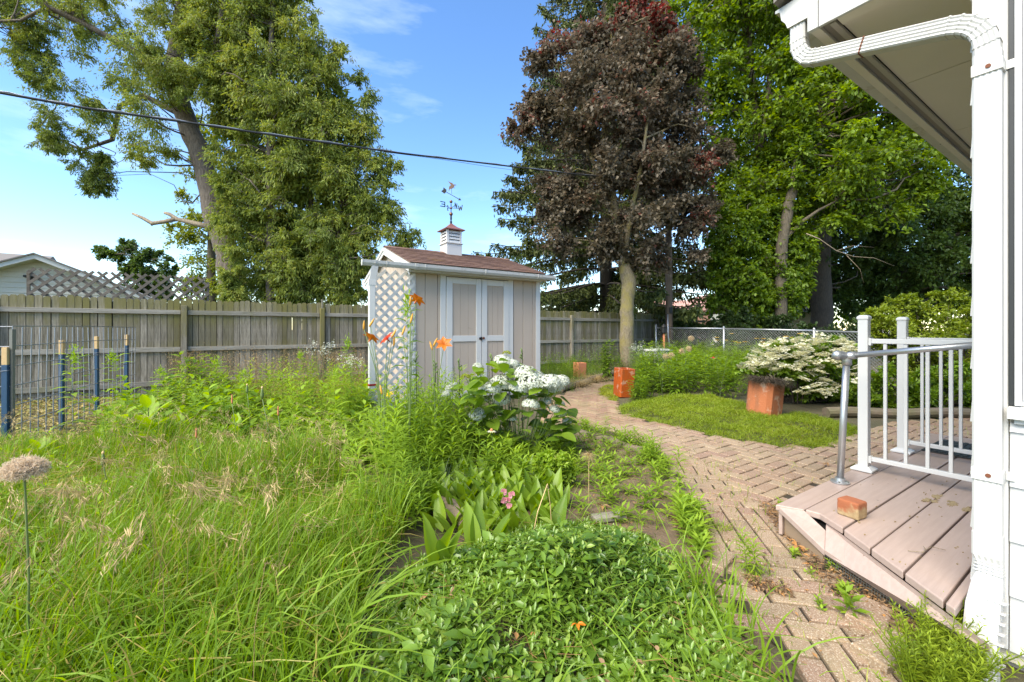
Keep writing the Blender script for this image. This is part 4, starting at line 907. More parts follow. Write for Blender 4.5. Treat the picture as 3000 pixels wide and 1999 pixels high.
def worn_brick():
    m_, t, b = mat('worn_red_brick'); c = mixc(t, noise(t, 12, 5), (.25, .075, .032), (.34, .115, .048)); k_ = noise(t, 16, 8, .68); mo = mixc(t, noise(t, 60, 4), (.20, .13, .055), (.44, .34, .19))
    sx_ = _n(t, 'ShaderNodeSeparateXYZ'); t.links.new(_n(t, 'ShaderNodeTexCoord').outputs['Object'], sx_.inputs[0]); k2 = val(t, k_, 'SUBTRACT', val(t, val(t, sx_.outputs['Z'], 'SUBTRACT', .07), 'MULTIPLY', 6))
    k2 = val(t, k2, 'SUBTRACT', val(t, sx_.outputs['Y'], 'MULTIPLY', 2.2)); c = mixc(t, ramp(t, k2, [(.55, (0, 0, 0)), (.75, (.9, .9, .9))]), c, mo); t.links.new(c, b.inputs['Base Color']); b.inputs['Roughness'].default_value = .95; bump(t, b, k_, .8, .006); return m_
o.data.materials[0] = worn_brick()
if 0: MB().box(-bl / 2 + 0.008, bl / 2 - 0.008, -bw / 2 - 0.0035, -bw / 2 + 0.01, 0.008, bh - 0.016).build('mortar_face', mm_, hbk, bev=0.003)
if 0: MB().box(-bl / 2 - 0.003, -bl / 2 + 0.01, -bw / 2 + 0.012, bw / 2 - 0.03, 0.012, bh - 0.03).build('mortar_face', mm_, hbk, bev=0.003)
# railings
def railing(a0, b_post, label):
    r_ = thing('porch_railing', W(a0, b_post, DH), label, 'railing', 'porch railings', rz=TH); pw = 0.058
    MB().box(-pw / 2, pw / 2, -pw / 2, pw / 2, 0.0, 1.075).build('post', M['vinyl'], r_, bev=0.004)
    cw_ = pw / 2 + 0.005
    MB().add([(-cw_, -cw_, 1.07), (cw_, -cw_, 1.07), (cw_, cw_, 1.07), (-cw_, cw_, 1.07), (-cw_, -cw_, 1.088), (cw_, -cw_, 1.088), (cw_, cw_, 1.088), (-cw_, cw_, 1.088), (-cw_ + .012, -cw_ + .012, 1.1), (cw_ - .012, -cw_ + .012, 1.1), (cw_ - .012, cw_ - .012, 1.1), (-cw_ + .012, cw_ - .012, 1.1)],
        [(3, 2, 1, 0), (8, 9, 10, 11)] + [(i, (i + 1) % 4, 4 + (i + 1) % 4, 4 + i) for i in range(4)] + [(4 + i, 4 + (i + 1) % 4, 8 + (i + 1) % 4, 8 + i) for i in range(4)]).build('post_cap', M['vinyl'], r_, bev=0.003)
    f1, f2 = 0.062, 0.036
    MB().add([(-f1, -f1, 0.001), (f1, -f1, 0.001), (f1, f1, 0.001), (-f1, f1, 0.001), (-f1, -f1, 0.014), (f1, -f1, 0.014), (f1, f1, 0.014), (-f1, f1, 0.014), (-f2, -f2, 0.034), (f2, -f2, 0.034), (f2, f2, 0.034), (-f2, f2, 0.034)],
        [(3, 2, 1, 0), (8, 9, 10, 11)] + [(i, (i + 1) % 4, 4 + (i + 1) % 4, 4 + i) for i in range(4)] + [(4 + i, 4 + (i + 1) % 4, 8 + (i + 1) % 4, 8 + i) for i in range(4)]).build('post_base', M['vinyl'], r_, bev=0.002)
    ln = b_post - HBB - 0.035
    for z0, z1 in ((0.90, 0.933), (0.075, 0.105)):
        MB().box(-0.016, 0.016, -ln, -pw / 2 + 0.001, z0, z1).build('rail', M['vinyl'], r_, bev=0.003)
        MB().box(-0.021, 0.021, -pw / 2 - 0.016, -pw / 2, z0 - 0.014, z1 + 0.005).build('bracket', M['vinyl'], r_, bev=0.002)
    k = 0.117
    while k < ln - 0.03:
        MB().box(-0.0095, 0.0095, -k - 0.0095, -k + 0.0095, 0.105, 0.90).build('baluster', M['vinyl'], r_, bev=0.002, seg=1); k += 0.106
    return r_
railing(3.726, 1.140, 'near white porch railing, the one behind the grey pipe handrail')
railing(4.531, 1.135, 'far white porch railing beyond the black doormat')
# galvanised pipe handrail
pbase = gnd(2461, 1413, DH); pt = at(2481, 1043, pbase.y)
hr = thing('pipe_handrail', pbase, 'galvanised grey steel pipe handrail with elbow on the porch', 'handrail')
top = pt - pbase; wall_p = W(3.3, HBB + 0.0, hz(1003, 2.243) + 0.03) - pbase
rail_d = (W(3.3, 0.4, hz(1000, 2.2)) - pt); nb_ = Vector((-SA, CA, 0))
MB().tube([Vector((0, 0, 0.005)), top - Vector((0.002, 0, 0.03))], 0.0195, 16).build('post', M['galv'], hr, smooth=True)
fl = MB().lathe([(0.052, 0.0), (0.052, 0.007), (0.03, 0.011), (0.027, 0.03), (0.0, 0.03)], n=20).build('floor_flange', M['galv'], hr, smooth=False)
for k in range(4):
    t_ = 0.8 + k * math.pi / 2; put('bolt', MB().tube([(0.04 * math.cos(t_), 0.04 * math.sin(t_), 0.006), (0.04 * math.cos(t_), 0.04 * math.sin(t_), 0.013)], 0.006, 6).mesh('bolt', M['mesh']), fl)
re = top + rail_d
MB().tube([top + rail_d.normalized() * 0.03, re], 0.0175, 16).build('rail', M['galv'], hr, smooth=True)
el = top - rail_d.normalized() * 0.0
MB().tube([top - Vector((0, 0, 0.06)), top - Vector((0, 0, 0.03)), top - Vector((0, 0, 0.008)), top + rail_d.normalized() * 0.015, top + rail_d.normalized() * 0.05], [0.027, 0.027, 0.028, 0.027, 0.024], 16).build('elbow', M['galv'], hr, smooth=True)
st2 = Vector((-0.09, 0.0, 0.012))
MB().tube([top - Vector((0, 0, 0.003)), top + st2 * 0.35, top + st2 * 0.75 + Vector((0, -0.01, 0)), top + st2 + Vector((-0.005, -0.035, -0.012))], [0.025, 0.027, 0.028, 0.027], 16).build('side_elbow', M['galv'], hr, smooth=True)
# ================================================================ wire panel fence and stakes (left)
p1, p2 = gnd(37, 1323), Vector((at(395, 1180, 7.0).x, 7.0, 0))
wf = thing('wire_panel_fence', p1, 'welded grey wire mesh panel fence standing before the wood fence', 'wire fence')
def zr(k): return 0.06 + k * 0.195
vec = (p2 - p1); n_v = 22
nverts = [(k / n_v) for k in range(n_v + 1)]
for s_ in nverts:
    q = vec * s_; MB().tube([q + Vector((0, 0, 0.0)), q + Vector((random.gauss(0, .004), 0, 0.6)), q + Vector((0.02 * math.sin(s_ * 9), 0, 1.225))], 0.0052, 6).build('wire', M['wire'], wf)
for k in range(7):
    MB().tube([Vector((0, 0, zr(k))), vec * 0.5 + Vector((0, 0, zr(k) + 0.01)), vec + Vector((0, 0, zr(k)))], 0.0052, 6).build('wire', M['wire'], wf)
v2 = Vector((-2.2, -1.3, 0))
for k in range(7): MB().tube([Vector((0, 0, zr(k) - 0.005)), v2 + Vector((0, 0, zr(k)))], 0.0052, 6).build('wire', M['wire'], wf)
for k in range(1, 12): MB().tube([v2 * k / 12, v2 * k / 12 + Vector((0, 0, 1.22))], 0.0052, 6).build('wire', M['wire'], wf)
MB().box(-0.012, 0.012, -0.012, 0.012, 0, 1.19).box(-0.015, 0.015, -0.016, 0.016, 1.0, 1.2).build('corner_post', M['mesh'], wf)
for (px, py0, Z, lab) in ((25, 1018, 4.12, 'nearest blue stake with bare pine top at the left edge'), (186, 997, 5.02, 'second blue pine-topped stake along the wire fence from the left'), (287, 986, 5.8, 'third blue pine-topped stake along the wire fence from the left'), (374, 981, 6.73, 'farthest blue pine-topped stake at the end of the wire fence')):
    p = at(px, 965, Z); h = hz(py0, Z); s_ = thing('garden_stake', (p.x, p.y - 0.02, 0), lab, 'stake', 'blue stakes along the wire fence', rz=0.25)
    w_ = 0.023 if Z < 5 else 0.02; b_ = h - 0.17
    MB().box(-w_, w_, -w_, w_, -0.1, b_).build('painted_shaft', M['blue'], s_, bev=0.003)
    MB().box(-w_ + 0.001, w_ - 0.001, -w_ + 0.001, w_ - 0.001, b_, h).build('bare_top', M['pine'], s_, bev=0.003)
    MB().tube([(-w_ - .004, -w_ - .004, b_ - 0.06), (w_ + .004, -w_ - .004, b_ - 0.055), (w_ + .004, w_ + .004, b_ - 0.05)], 0.003, 5).build('tie_wire', M['wire'], s_)
# ================================================================ chain link fence
CLA = 12.3
clf = thing('chain_link_fence', W(CLA, 9.63, 0), 'silver chain link fence with top rail along the right side', 'chain link fence', rz=TH)
def clh(b): return float(np.interp(b, [-2, 2.9, 4.79, 7.17, 9.63], [0.97, 1.09, 1.165, 1.22, 1.25]))
bs = [9.63, 7.17, 4.79, 2.40, 0.0, -2.4]
for b_ in bs:
    h = clh(b_); MB().tube([(0, b_ - 9.63, -0.1), (0, b_ - 9.63, h + (0.1 if b_ == 9.63 else 0.03))], 0.032 if b_ == 9.63 else 0.026, 10).build('post', M['galv'], clf, smooth=True)
    MB().lathe([(0.03, h + 0.02), (0.03, h + 0.045), (0.012, h + 0.07), (0, h + 0.075)], (0, b_ - 9.63, 0.06 if b_ == 9.63 else 0), n=10).build('post_cap', M['galv'], clf)
for q in range(5): MB().tube([(0, bs[q] - 9.63, clh(bs[q])), (0, bs[q + 1] - 9.63, clh(bs[q + 1]))], 0.021, 10).build('top_rail', M['galv'], clf, smooth=True)
m = Fol(); pz = 0.075; PA, PB_ = [], []
b_ = 9.63; n_d = 0
while b_ > -2.4:
    h = clh(b_) - 0.02; n_ = int(h / pz)
    for k in range(n_):
        z0 = h - k * pz; 
        y_a, y_m, y_b = b_ - 9.63, b_ - pz * .5 - 9.63, b_ - pz - 9.63; PA += [(0, y_a, z0), (.003, y_m, z0 - pz * .5), (.003, y_a, z0 - pz), (0, y_m, z0 - pz * .5)]; PB_ += [(0, y_m, z0 - pz * .5), (.003, y_b, z0), (.003, y_m, z0 - pz * .5), (0, y_b, z0 - pz)]
    b_ -= pz
m.stick(np.array(PA), np.array(PB_), .0028, .0028); o = m.build('wire_mesh', M['galv'], clf); o['kind'] = 'stuff'
# ================================================================ utility pole, cable, feeder, small trellis box
UP = at(1962, 965, 14.4)
up_ = thing('utility_pole', (UP.x, UP.y, 0), 'old wooden utility pole with grey conduit behind the maple', 'utility pole')
MB().tube([(0, 0, -0.2), (-0.03, 0, 3.0), (-0.06, 0, 6.9)], [0.125, 0.115, 0.10], 14).build('pole', M['pole'], up_, smooth=True)
MB().tube([(0.02, -0.13, 0), (-0.03, -0.135, 0.5), (-0.10, -0.12, 1.0), (-0.11, -0.115, 1.7)], 0.022, 8).build('conduit', M['galv'], up_, smooth=True)
MB().box(-0.06, 0.03, -0.16, -0.10, 1.75, 1.95).build('meter_box', M['iron'], up_, bev=0.01)
cb = thing('overhead_cable', at(1948, 528, 14.3), 'black overhead service cable crossing the sky from left to the pole', 'cable')
cpts = []
c0 = at(1948, 528, 14.3)
for k in range(41):
    s_ = k / 40; px = 1948 + (-250 - 1948) * s_
    py = float(np.interp(px, [-250, 0, 250, 500, 800, 1150, 1480, 1690, 1948], [226, 272, 317, 352, 396, 446, 486, 511, 533]))
    Z = 1.0 / (1 / 14.3 + (1 / 5.2 - 1 / 14.3) * ((1948 - px) / 1948.0))
    cpts.append(at(px, py, Z) - c0)
MB().tube(cpts, 0.0165, 8).build('bundle', M['cable'], cb, smooth=True)
MB().tube([p + Vector((0, 0.0, 0.014 + 0.012 * math.sin(i_ * 2.2))) for i_, p in enumerate(cpts)], 0.007, 6).build('messenger_wire', M['galv'], cb, smooth=True)
MB().tube([p + Vector((0, 0.0, -0.02 - 0.06 * math.exp(-((i_ - 8) / 3.0) ** 2))) for i_, p in enumerate(cpts[:16])], 0.004, 5).build('slack_wire', M['cable'], cb, smooth=True)
p = at(1945, 965, 12.6); bf = thing('lantern_post', (p.x, p.y, 0), 'small black lantern on a rust orange post by the chain link', 'lantern')
MB().box(-0.025, 0.025, -0.025, 0.025, 0, hz(977, 12.6)).build('post', M['clayin'], bf, bev=0.004)
z0 = hz(977, 12.6); MB().lathe([(0.075, z0), (0.085, z0 + 0.02), (0.08, z0 + 0.16), (0.1, z0 + 0.18), (0.03, z0 + 0.27), (0.01, z0 + 0.29)], n=10).build('lamp_housing', M['iron'], bf)
p = at(1940, 965, 10.8); bx_ = thing('lattice_planter', (p.x, p.y, 0), 'low white lattice box half hidden in the flower bed', 'planter', rz=0.3)
MB().box(-0.24, 0.26, 0.02, 0.03, 0.2, 0.66).build('backing', M['dark'], bx_)
MB().box(-0.28, 0.30, -0.03, 0.4, 0.64, 0.68).build('top_board', M['white'], bx_)
lattice(bx_, 0.5, 0.46, 0.075, 0.022, 0.006, M['white'], -0.24, 0.18)
# ================================================================ clay flue pots
def flue(px, py, Z, w, h, label, m, tilt, rz, rim=True, dead=False, rnd=0.02):
    p = at(px, py, Z); t_ = thing('flue_pot', (p.x, p.y, 0.0), label, 'planter', 'clay flue tile pots', rz=rz); t_.rotation_euler = (tilt[0], tilt[1], rz)
    mb = MB(); th = 0.022
    def ring(hw, z): c = rnd; return [(-hw + c, -hw, z), (hw - c, -hw, z), (hw, -hw + c, z), (hw, hw - c, z), (hw - c, hw, z), (-hw + c, hw, z), (-hw, hw - c, z), (-hw, -hw + c, z)]
    rs = [ring(w / 2 * 0.97, 0), ring(w / 2 * 0.985, h * 0.5), ring(w / 2, h - 0.008), ring(w / 2 - 0.006, h), ring(w / 2 - th + 0.004, h), ring(w / 2 - th, h - 0.01)]
    if not dead: rs.append(ring(w / 2 - th, h * 0.35))
    else: rs.append(ring(w / 2 - th, h - 0.03))
    n = 8; k0 = len(mb.v)
    for r_ in rs: mb.v += r_
    for i_ in range(len(rs) - 1):
        for j in range(n): mb.f.append((i_ * n + j, i_ * n + (j + 1) % n, (i_ + 1) * n + (j + 1) % n, (i_ + 1) * n + j))
    mb.f.append(tuple(range((len(rs) - 1) * n, len(rs) * n)))
    mb.build('tile', m, t_); return t_
flue(1826, 1150, 7.55, 0.285, 0.50, 'tall glossy orange square flue pot beside the path', M['glaze'], (0.02, 0.05), R(14))
fp2 = flue(2236, 1195, 5.85, 0.36, 0.46, 'rough orange clay flue pot topped with dead grass on the moss', M['clay'], (0.02, 0.13), R(28), dead=True, rnd=0.05)
flue(1698, 1080, 10.6, 0.26, 0.36, 'faded rusty flue pot half hidden in far bed by the shed', M['clayin'], (0.0, 0.03), R(20))
f2 = Fol(); n = 2600; ang_ = RNG.uniform(0, 6.28, n); rr = np.sqrt(RNG.uniform(0, 1, n)) * 0.19
pp = np.column_stack([rr * np.cos(ang_), rr * np.sin(ang_), RNG.uniform(.43, .50, n)]); dd = np.column_stack([np.cos(ang_) * 0.9, np.sin(ang_) * 0.9, RNG.uniform(0.3, 1.6, n)])
f2.blade(pp, dd, np.column_stack([np.cos(ang_), np.sin(ang_), np.full(n, -0.4)]), RNG.uniform(0.08, 0.22, n), 0.005, RNG.uniform(0, 0.8, n), 0.7)
f2.build('dead_grass', leafmat('grey_dead_grass', (0.04, 0.032, 0.022), (0.15, 0.115, 0.075), 0.1, 0.8, tboost=1.0), fp2)
# ================================================================ neighbour houses
NB = 22.0
def nab(px, py):
    a_, Z_ = onb(px, NB); return a_, hz(py, Z_)
pkx, pkz = nab(100, 757); rtx, rtz = nab(425, 880); ltx, ltz = pkx - (rtx - pkx), rtz
nh = thing('neighbour_house', W(pkx, NB, 0), 'cream sided neighbour house gable beyond the back fence at left', 'house', rz=TH)
hwid = rtx - pkx; zz = 1.0; y0 = 0.5
def xw_(z): return hwid * min(1.0, (pkz - z) / (pkz - rtz))
while zz < pkz - 0.06:
    z1 = min(zz + 0.19, pkz - 0.01)
    MB().add([(-xw_(zz), y0 - 0.03, zz), (xw_(zz), y0 - 0.03, zz), (xw_(z1), y0, z1), (-xw_(z1), y0, z1), (-xw_(zz), y0, zz), (xw_(zz), y0, zz)], [(0, 1, 2, 3), (4, 5, 1, 0)]).build('siding_board', M['vsid'], nh); zz = z1
MB().prism([(-hwid, 0), (hwid, 0), (hwid, rtz), (0, pkz), (-hwid, rtz)], y0 + 0.01, y0 + 9, ax='y').build('wall', M['vsid'], nh)
slope_ = (pkz - rtz) / hwid
for sg in (-1, 1):
    ex = sg * (hwid + 0.5); ez = pkz - slope_ * (hwid + 0.5)
    MB().prism([(0, pkz - 0.01), (ex, ez - 0.01), (ex, ez + 0.15), (0, pkz + 0.15)], 0.0, 0.04, ax='y').build('rake_board', M['white'], nh)
    MB().add([(0, 0.04, pkz - 0.005), (ex, 0.04, ez - 0.005), (ex, y0, ez - 0.005), (0, y0, pkz - 0.005)], [(0, 1, 2, 3)]).build('soffit', M['soffit'], nh)
    MB().prism([(0, pkz + 0.151), (ex, ez + 0.151), (ex, ez + 0.2), (0, pkz + 0.2)], -0.06, 9.5, ax='y').build('roof', M['ashing'], nh)
fx, fz = nab(75, 805); fx -= pkx
MB().box(fx - 0.16, fx + 0.16, 0.3, 0.46, fz - 0.06, fz + 0.02).box(fx - 0.05, fx + 0.05, 0.35, 0.47, fz - 0.2, fz - 0.05).build('flood_light', M['iron'], nh, bev=0.02)
MB().prism([(y0 + 3.0, 2.2), (y0 + 3.0, pkz - .25), (y0 + 6.0, pkz + .9), (y0 + 9.0, pkz - .25), (y0 + 9.0, 2.2)], -14, -1.2).build('rear_wing', M['ashing'], nh)
def far_house(px0, px1, pytop, pybase, Z, label, wallm, roofm, peak=None, win=None):
    c = at((px0 + px1) / 2, 965, Z); h_ = thing('far_house', (c.x, c.y, 0), label, 'house'); w_ = (px1 - px0) / FPX * Z / 2; zt = hz(pybase, Z); zp = hz(pytop, Z)
    zz = 0.0; n_ = max(3, int(zt / 0.3))
    for k in range(n_): MB().box(-w_, w_, -0.02 * (k % 2) - 0.02, 0.0, zt * k / n_, zt * (k + 1) / n_ - 0.02).build('siding_board', wallm, h_)
    MB().box(-w_, w_, 0.001, 6, 0, zt).build('wall', wallm, h_)
    if peak == 'gable': MB().prism([(-w_, zt), (w_, zt), (0, zp)], 0, 6, ax='y').build('gable', wallm, h_); MB().prism([(-w_ - .3, zt - .1), (0, zp + .05), (w_ + .3, zt - .1), (w_ + .3, zt + .1), (0, zp + .3), (-w_ - .3, zt + .1)], -0.3, 6.3, ax='y').build('roof', roofm, h_)
    else: MB().prism([(-0.5, zt - 0.05), (3, zp), (6.5, zt - 0.05), (3, zp + 0.2)], -w_ - 0.4, w_ + 0.4).build('roof', roofm, h_)
    if win:
        for (wx0, wx1, wy0, wy1) in win:
            a_, b_ = at(wx0, wy1, Z) - h_.location, at(wx1, wy0, Z) - h_.location
            f_ = MB().box(a_.x - .1, b_.x + .1, -0.1, -0.045, a_.z - .1, b_.z + .1).build('window', M['white'], h_)
            put('pane', MB().box(a_.x, b_.x, -0.12, -0.101, a_.z, b_.z).mesh('pane', M['glass']), f_)
    return h_
far_house(1960, 2120, 880, 925, 38, 'distant house with faded pinkish roof seen past the pole', M['vsid'], M['pinkroof'])
far_house(2085, 2145, 868, 905, 34, 'distant brown brick gable with small white window', M['brickwall'], M['pinkroof'], 'gable', [(2112, 2122, 890, 908)])
far_house(2215, 2420, 850, 912, 26, 'distant white clapboard house behind the dark tree trunk', M['vsid'], M['ashing'])
# ================================================================ trees
UPV = np.array([0, 0, 1.0])
def clumps_in(poly, Z0, n, rpx, thick=0.8, maxt=2.5, gap=0.55):
    """clump centres filling an inflated outline: [ (x,y,z) ], radius"""
    out_c, out_r, P2 = [], [], []
    cand = scatter(poly, n * 14); D_ = edgedist(cand, poly)
    for (p, d) in zip(cand, D_):
        if d < rpx * 0.22: continue
        off = RNG.uniform(-1, 1) * min(d * Z0 / FPX * thick, maxt)
        r = rpx * RNG.uniform(0.7, 1.15); r = min(r, d * 1.15 + rpx * 0.25)
        c = np.array(at(p[0], p[1], Z0 + off)); R_ = r * Z0 / FPX
        if out_c and np.min(np.linalg.norm(np.array(out_c) - c, axis=1)) < R_ * gap: continue
        out_c.append(c); out_r.append(R_)
        if len(out_c) >= n: break
    return np.array(out_c), np.array(out_r)
def limb(mb, trunk, c, r0, wob=0.12):
    tp = np.array([list(t) for t in trunk]); cand = tp[tp[:, 2] < c[2] + 0.7]
    if len(cand) == 0: cand = tp[:1]
    s = cand[np.argmin(np.linalg.norm(cand - c, axis=1) + 0.35 * np.abs(cand[:, 2] - (c[2] - 0.5)))]
    ln = np.linalg.norm(c - s); pts = []
    w = RNG.normal(size=3) * wob * ln; w2 = RNG.normal(size=3) * wob * .6 * ln; r0 = min(r0, .008 + .014 * ln)
    for k in range(6):
        t = k / 5; pts.append(s + (c - s) * t + w * math.sin(math.pi * t) + w2 * math.sin(2 * math.pi * t) + UPV * ln * 0.10 * math.sin(math.pi * t))
    mb.tube(pts, [max(0.006, r0 * (1 - 0.82 * k / 5)) for k in range(6)], 5, cap=False)
def foliage(fol, tw, C, Rr, nt, nl, Lf, Wf, mode, tint0=0.45, tvar=0.25, squash=0.75, droop=0.3, tz=None, stick=0.006):
    n = len(C); N = n * nt
    c = np.repeat(C, nt, 0); r = np.repeat(Rr, nt)[:, None]
    d = rdir(N); d[:, 2] *= squash; d[:, 2] += 0.05; d = nrm(d)
    ln = RNG.uniform(0.55, 1.08, (N, 1)) * r
    s = c + d * ln * 0.12 + RNG.normal(size=(N, 3)) * r * 0.08; e = c + d * ln - UPV * ln * droop
    if tw is not None: kt = RNG.random(N) < .5; tw.stick(s[kt], e[kt], stick, stick * 0.35)
    ct = np.repeat(RNG.normal(0, tvar * 0.45, n), nt)
    M_ = N * nl; t = RNG.uniform(0.18, 1.05, (M_, 1)); S = np.repeat(s, nl, 0); E = np.repeat(e, nl, 0); Dd = np.repeat(d, nl, 0)
    sag = np.repeat(ln, nl, 0)
    p = S + (E - S) * t + RNG.normal(size=(M_, 3)) * sag * 0.10
    if mode == 'cedar':
        ld = Dd * 0.55 + RNG.normal(size=(M_, 3)) * 0.5 - UPV * 0.8; no = rdir(M_) + UPV * 0.4
    elif mode == 'hang':
        ld = Dd * 0.5 + RNG.normal(size=(M_, 3)) * 0.6 - UPV * 0.45; no = RNG.normal(size=(M_, 3)) * 0.5 + UPV
    else:
        ld = Dd * 0.6 + RNG.normal(size=(M_, 3)) * 0.7 - UPV * 0.1; no = RNG.normal(size=(M_, 3)) * 0.55 + UPV
    ti = np.clip(tint0 + np.repeat(ct, nl) + RNG.normal(0, tvar * 0.6, M_), 0.02, 0.86)
    if tz is not None: ti = np.clip(ti + tz(p), 0.02, 0.98)
    fol.diamond(p, ld, no, Lf * RNG.uniform(0.7, 1.25, M_), Wf * RNG.uniform(0.7, 1.2, M_), ti)
def make_tree(name, label, base, trunks, sets, barkm, leafm, dead=None, group=None, cat='tree', twigm=None):
    t = thing(name, base, label, cat, group); bo = np.array(base)
    mb = MB(); spine = []
    for pts, rad in trunks:
        q = []
        for i_ in range(len(pts) - 1):
            for k in range(4):
                s_ = k / 4; q.append((Vector(pts[i_]).lerp(Vector(pts[i_ + 1]), s_), rad[i_] * (1 - s_) + rad[i_ + 1] * s_))
        q.append((Vector(pts[-1]), rad[-1]))
        mb.tube([p - Vector(base) + Vector((random.gauss(0, r_ * .05), random.gauss(0, r_ * .05), 0)) for p, r_ in q], [r_ * random.uniform(.97, 1.03) for p, r_ in q], 12); spine += [p for p, r_ in q]
    mb.build('trunk', barkm, t, smooth=True)
    fol, tw, lb = Fol(), Fol(), MB()
    for S in sets:
        C, Rr = S['C'], S['R']
        for c in C:
            if RNG.random() < S.get('lp', .75): limb(lb, spine, c, S.get('lr', 0.05))
        foliage(fol, tw, C - bo, Rr, S['nt'], S['nl'], S['L'], S['W'], S['mode'], S.get('t0', .45), S.get('tv', .25), S.get('sq', .75), S.get('dr', .3), S.get('tz'), S.get('st', .006))
    if lb.v: lb.build('limbs', barkm, t, off=base, smooth=True)['kind'] = 'stuff'
    o = tw.build('twigs', twigm or barkm, t); o['kind'] = 'stuff'
    o = fol.build('crown', leafm, t); o['kind'] = 'stuff'
    if dead:
        d = MB()
        for pts, rad in dead: d.tube([p - Vector(base) for p in pts], rad, 7)
        d.build('dead_limb', M['deadwood'], t, smooth=True)
    return t
def pts_at(lst, Z): return [at(x, y, Z + (q[0] if q else 0)) for x, y, *q in lst]
# --- leaning cedar, open crown at left
ZC = 11.3
tr = pts_at([(700, 1040), (690, 880), (668, 745), (632, 640), (604, 510), (566, 405), (532, 315), (510, 200), (525, 60), (560, -120), (590, -330)], ZC)
lim = [pts_at([(532, 300), (450, 190, -0.3), (370, 135, -0.6), (250, 75, -0.9), (110, 5, -1.3), (30, -70, -1.5)], ZC), pts_at([(545, 270), (600, 200, -0.5), (640, 120, -0.8), (655, 10, -0.9), (690, -80, -1)], ZC), pts_at([(600, 205, -0.5), (660, 195, -0.7), (720, 130, -0.9)], ZC), pts_at([(640, 650, 0), (720, 610, -0.3), (800, 560, -0.4)], ZC),
       pts_at([(520, 330), (420, 280, 0.5), (350, 310, 0.6), (330, 410, 0.5), (240, 440, 0.3), (110, 380, 0.1)], ZC), pts_at([(300, 100, -0.8), (210, 40, -0.8), (120, 30, -1), (60, 60, -1), (-60, 65, -1.1)], ZC)]
lr_ = [[.13, .10, .085, .07, .05, .03], [.12, .10, .08, .06, .04], [.07, .05, .03], [.14, .10, .05], [.09, .07, .06, .05, .035, .02], [.06, .05, .04, .03, .02]]
P1 = [(-90, -260), (-90, 40), (10, 150), (100, 240), (110, 300), (180, 330), (260, 420), (330, 470), (420, 490), (500, 470), (545, 420), (620, 340), (700, 150), (720, -260)]
P1b = [(90, 350), (150, 380), (260, 440), (320, 450), (330, 540), (300, 570), (250, 560), (210, 490), (140, 430)]
C1, R1 = clumps_in(P1, ZC - 0.4, 170, 58, 0.6, 1.8, .42); kk = [i_ for i_ in range(len(C1)) if C1[i_][0] / C1[i_][1] * FPX + 1500 > 380 or RNG.random() < .62]; C1, R1 = C1[kk], R1[kk]
C1b, R1b = clumps_in(P1b, ZC, 26, 34, 0.6, 0.8, 0.3)
C1c, R1c = clumps_in([(-40, 10), (40, 100), (90, 330), (110, 460), (200, 420), (180, 200), (60, -40)], ZC - 0.6, 44, 34, 0.6, 0.8, .35)
C1d, R1d = clumps_in([(430, 90), (620, 60), (640, 290), (565, 325), (450, 300)], ZC - 1.0, 16, 44, .5, .5, .3); C1e, R1e = clumps_in([(600, 540), (680, 540), (735, 890), (650, 900), (655, 720)], ZC - 1.3, 16, 40, .5, .4, .3); C1d = np.concatenate([C1d, C1e]); R1d = np.concatenate([R1d, R1e])
dead = [(pts_at([(622, 668), (570, 655), (520, 643), (497, 628), (482, 624)], ZC - 0.25), [.085, .065, .055, .05, .035]), (pts_at([(515, 643), (480, 650), (446, 655), (420, 640), (388, 626)], ZC - 0.25), [.055, .05, .055, .045, .03]), (pts_at([(446, 652), (444, 662)], ZC - 0.25), [.035, .02])]
make_tree('cedar_tree', 'tall cedar with thick leaning trunk and open feathery crown at left', at(700, 965, ZC) - Vector((0, 0, EYE)),
    [(tr, [.33, .32, .29, .26, .25, .24, .235, .2, .15, .1, .05])] + [(l, r_) for l, r_ in zip(lim, lr_)],
    [dict(C=C1, R=R1, nt=17, nl=33, L=.095, W=.026, mode='cedar', t0=.52, tv=.3, dr=.25, lr=.035), dict(C=C1d, R=R1d, nt=18, nl=44, L=.085, W=.022, mode='cedar', t0=.55, tv=.3, lr=.02), dict(C=C1b, R=R1b, nt=14, nl=34, L=.08, W=.022, mode='cedar', t0=.3, tv=.3, lr=.02, lp=.3), dict(C=C1c, R=R1c, nt=11, nl=26, L=.08, W=.022, mode='cedar', t0=.2, tv=.3, lr=.02, lp=.3)], M['bark_cedar'], L['cedar'], dead)
# --- dense arborvitae right of the leaning trunk
P2 = [(600, -330), (560, 40), (590, 250), (615, 400), (625, 560), (620, 690), (690, 780), (710, 900), (820, 925), (1070, 915), (1078, 800), (1110, 725), (1180, 735), (1248, 705), (1205, 640), (1150, 570), (1175, 490), (1120, 425), (1135, 350), (1075, 225), (1020, 150), (960, 60), (870, -60), (800, -330)]
ZD = 10.5
C2, R2 = clumps_in(P2, ZD, 290, 60, 0.40, 1.3, .45)
C2f, R2f = clumps_in([(640, -330), (640, 250), (680, 500), (740, 700), (760, 880), (1050, 880), (1060, 760), (1120, 690), (1070, 560), (1060, 420), (1020, 300), (940, 160), (840, 20), (760, -330)], ZD + .7, 110, 75, .3, .6, .4)
vt = [pts_at([(792, 1040), (790, 600), (788, 300), (800, 0), (800, -300)], ZD), pts_at([(900, 1040), (905, 700), (920, 420), (905, 200)], ZD + 0.4), pts_at([(990, 1040), (985, 760), (1000, 600)], ZD + 0.2)]
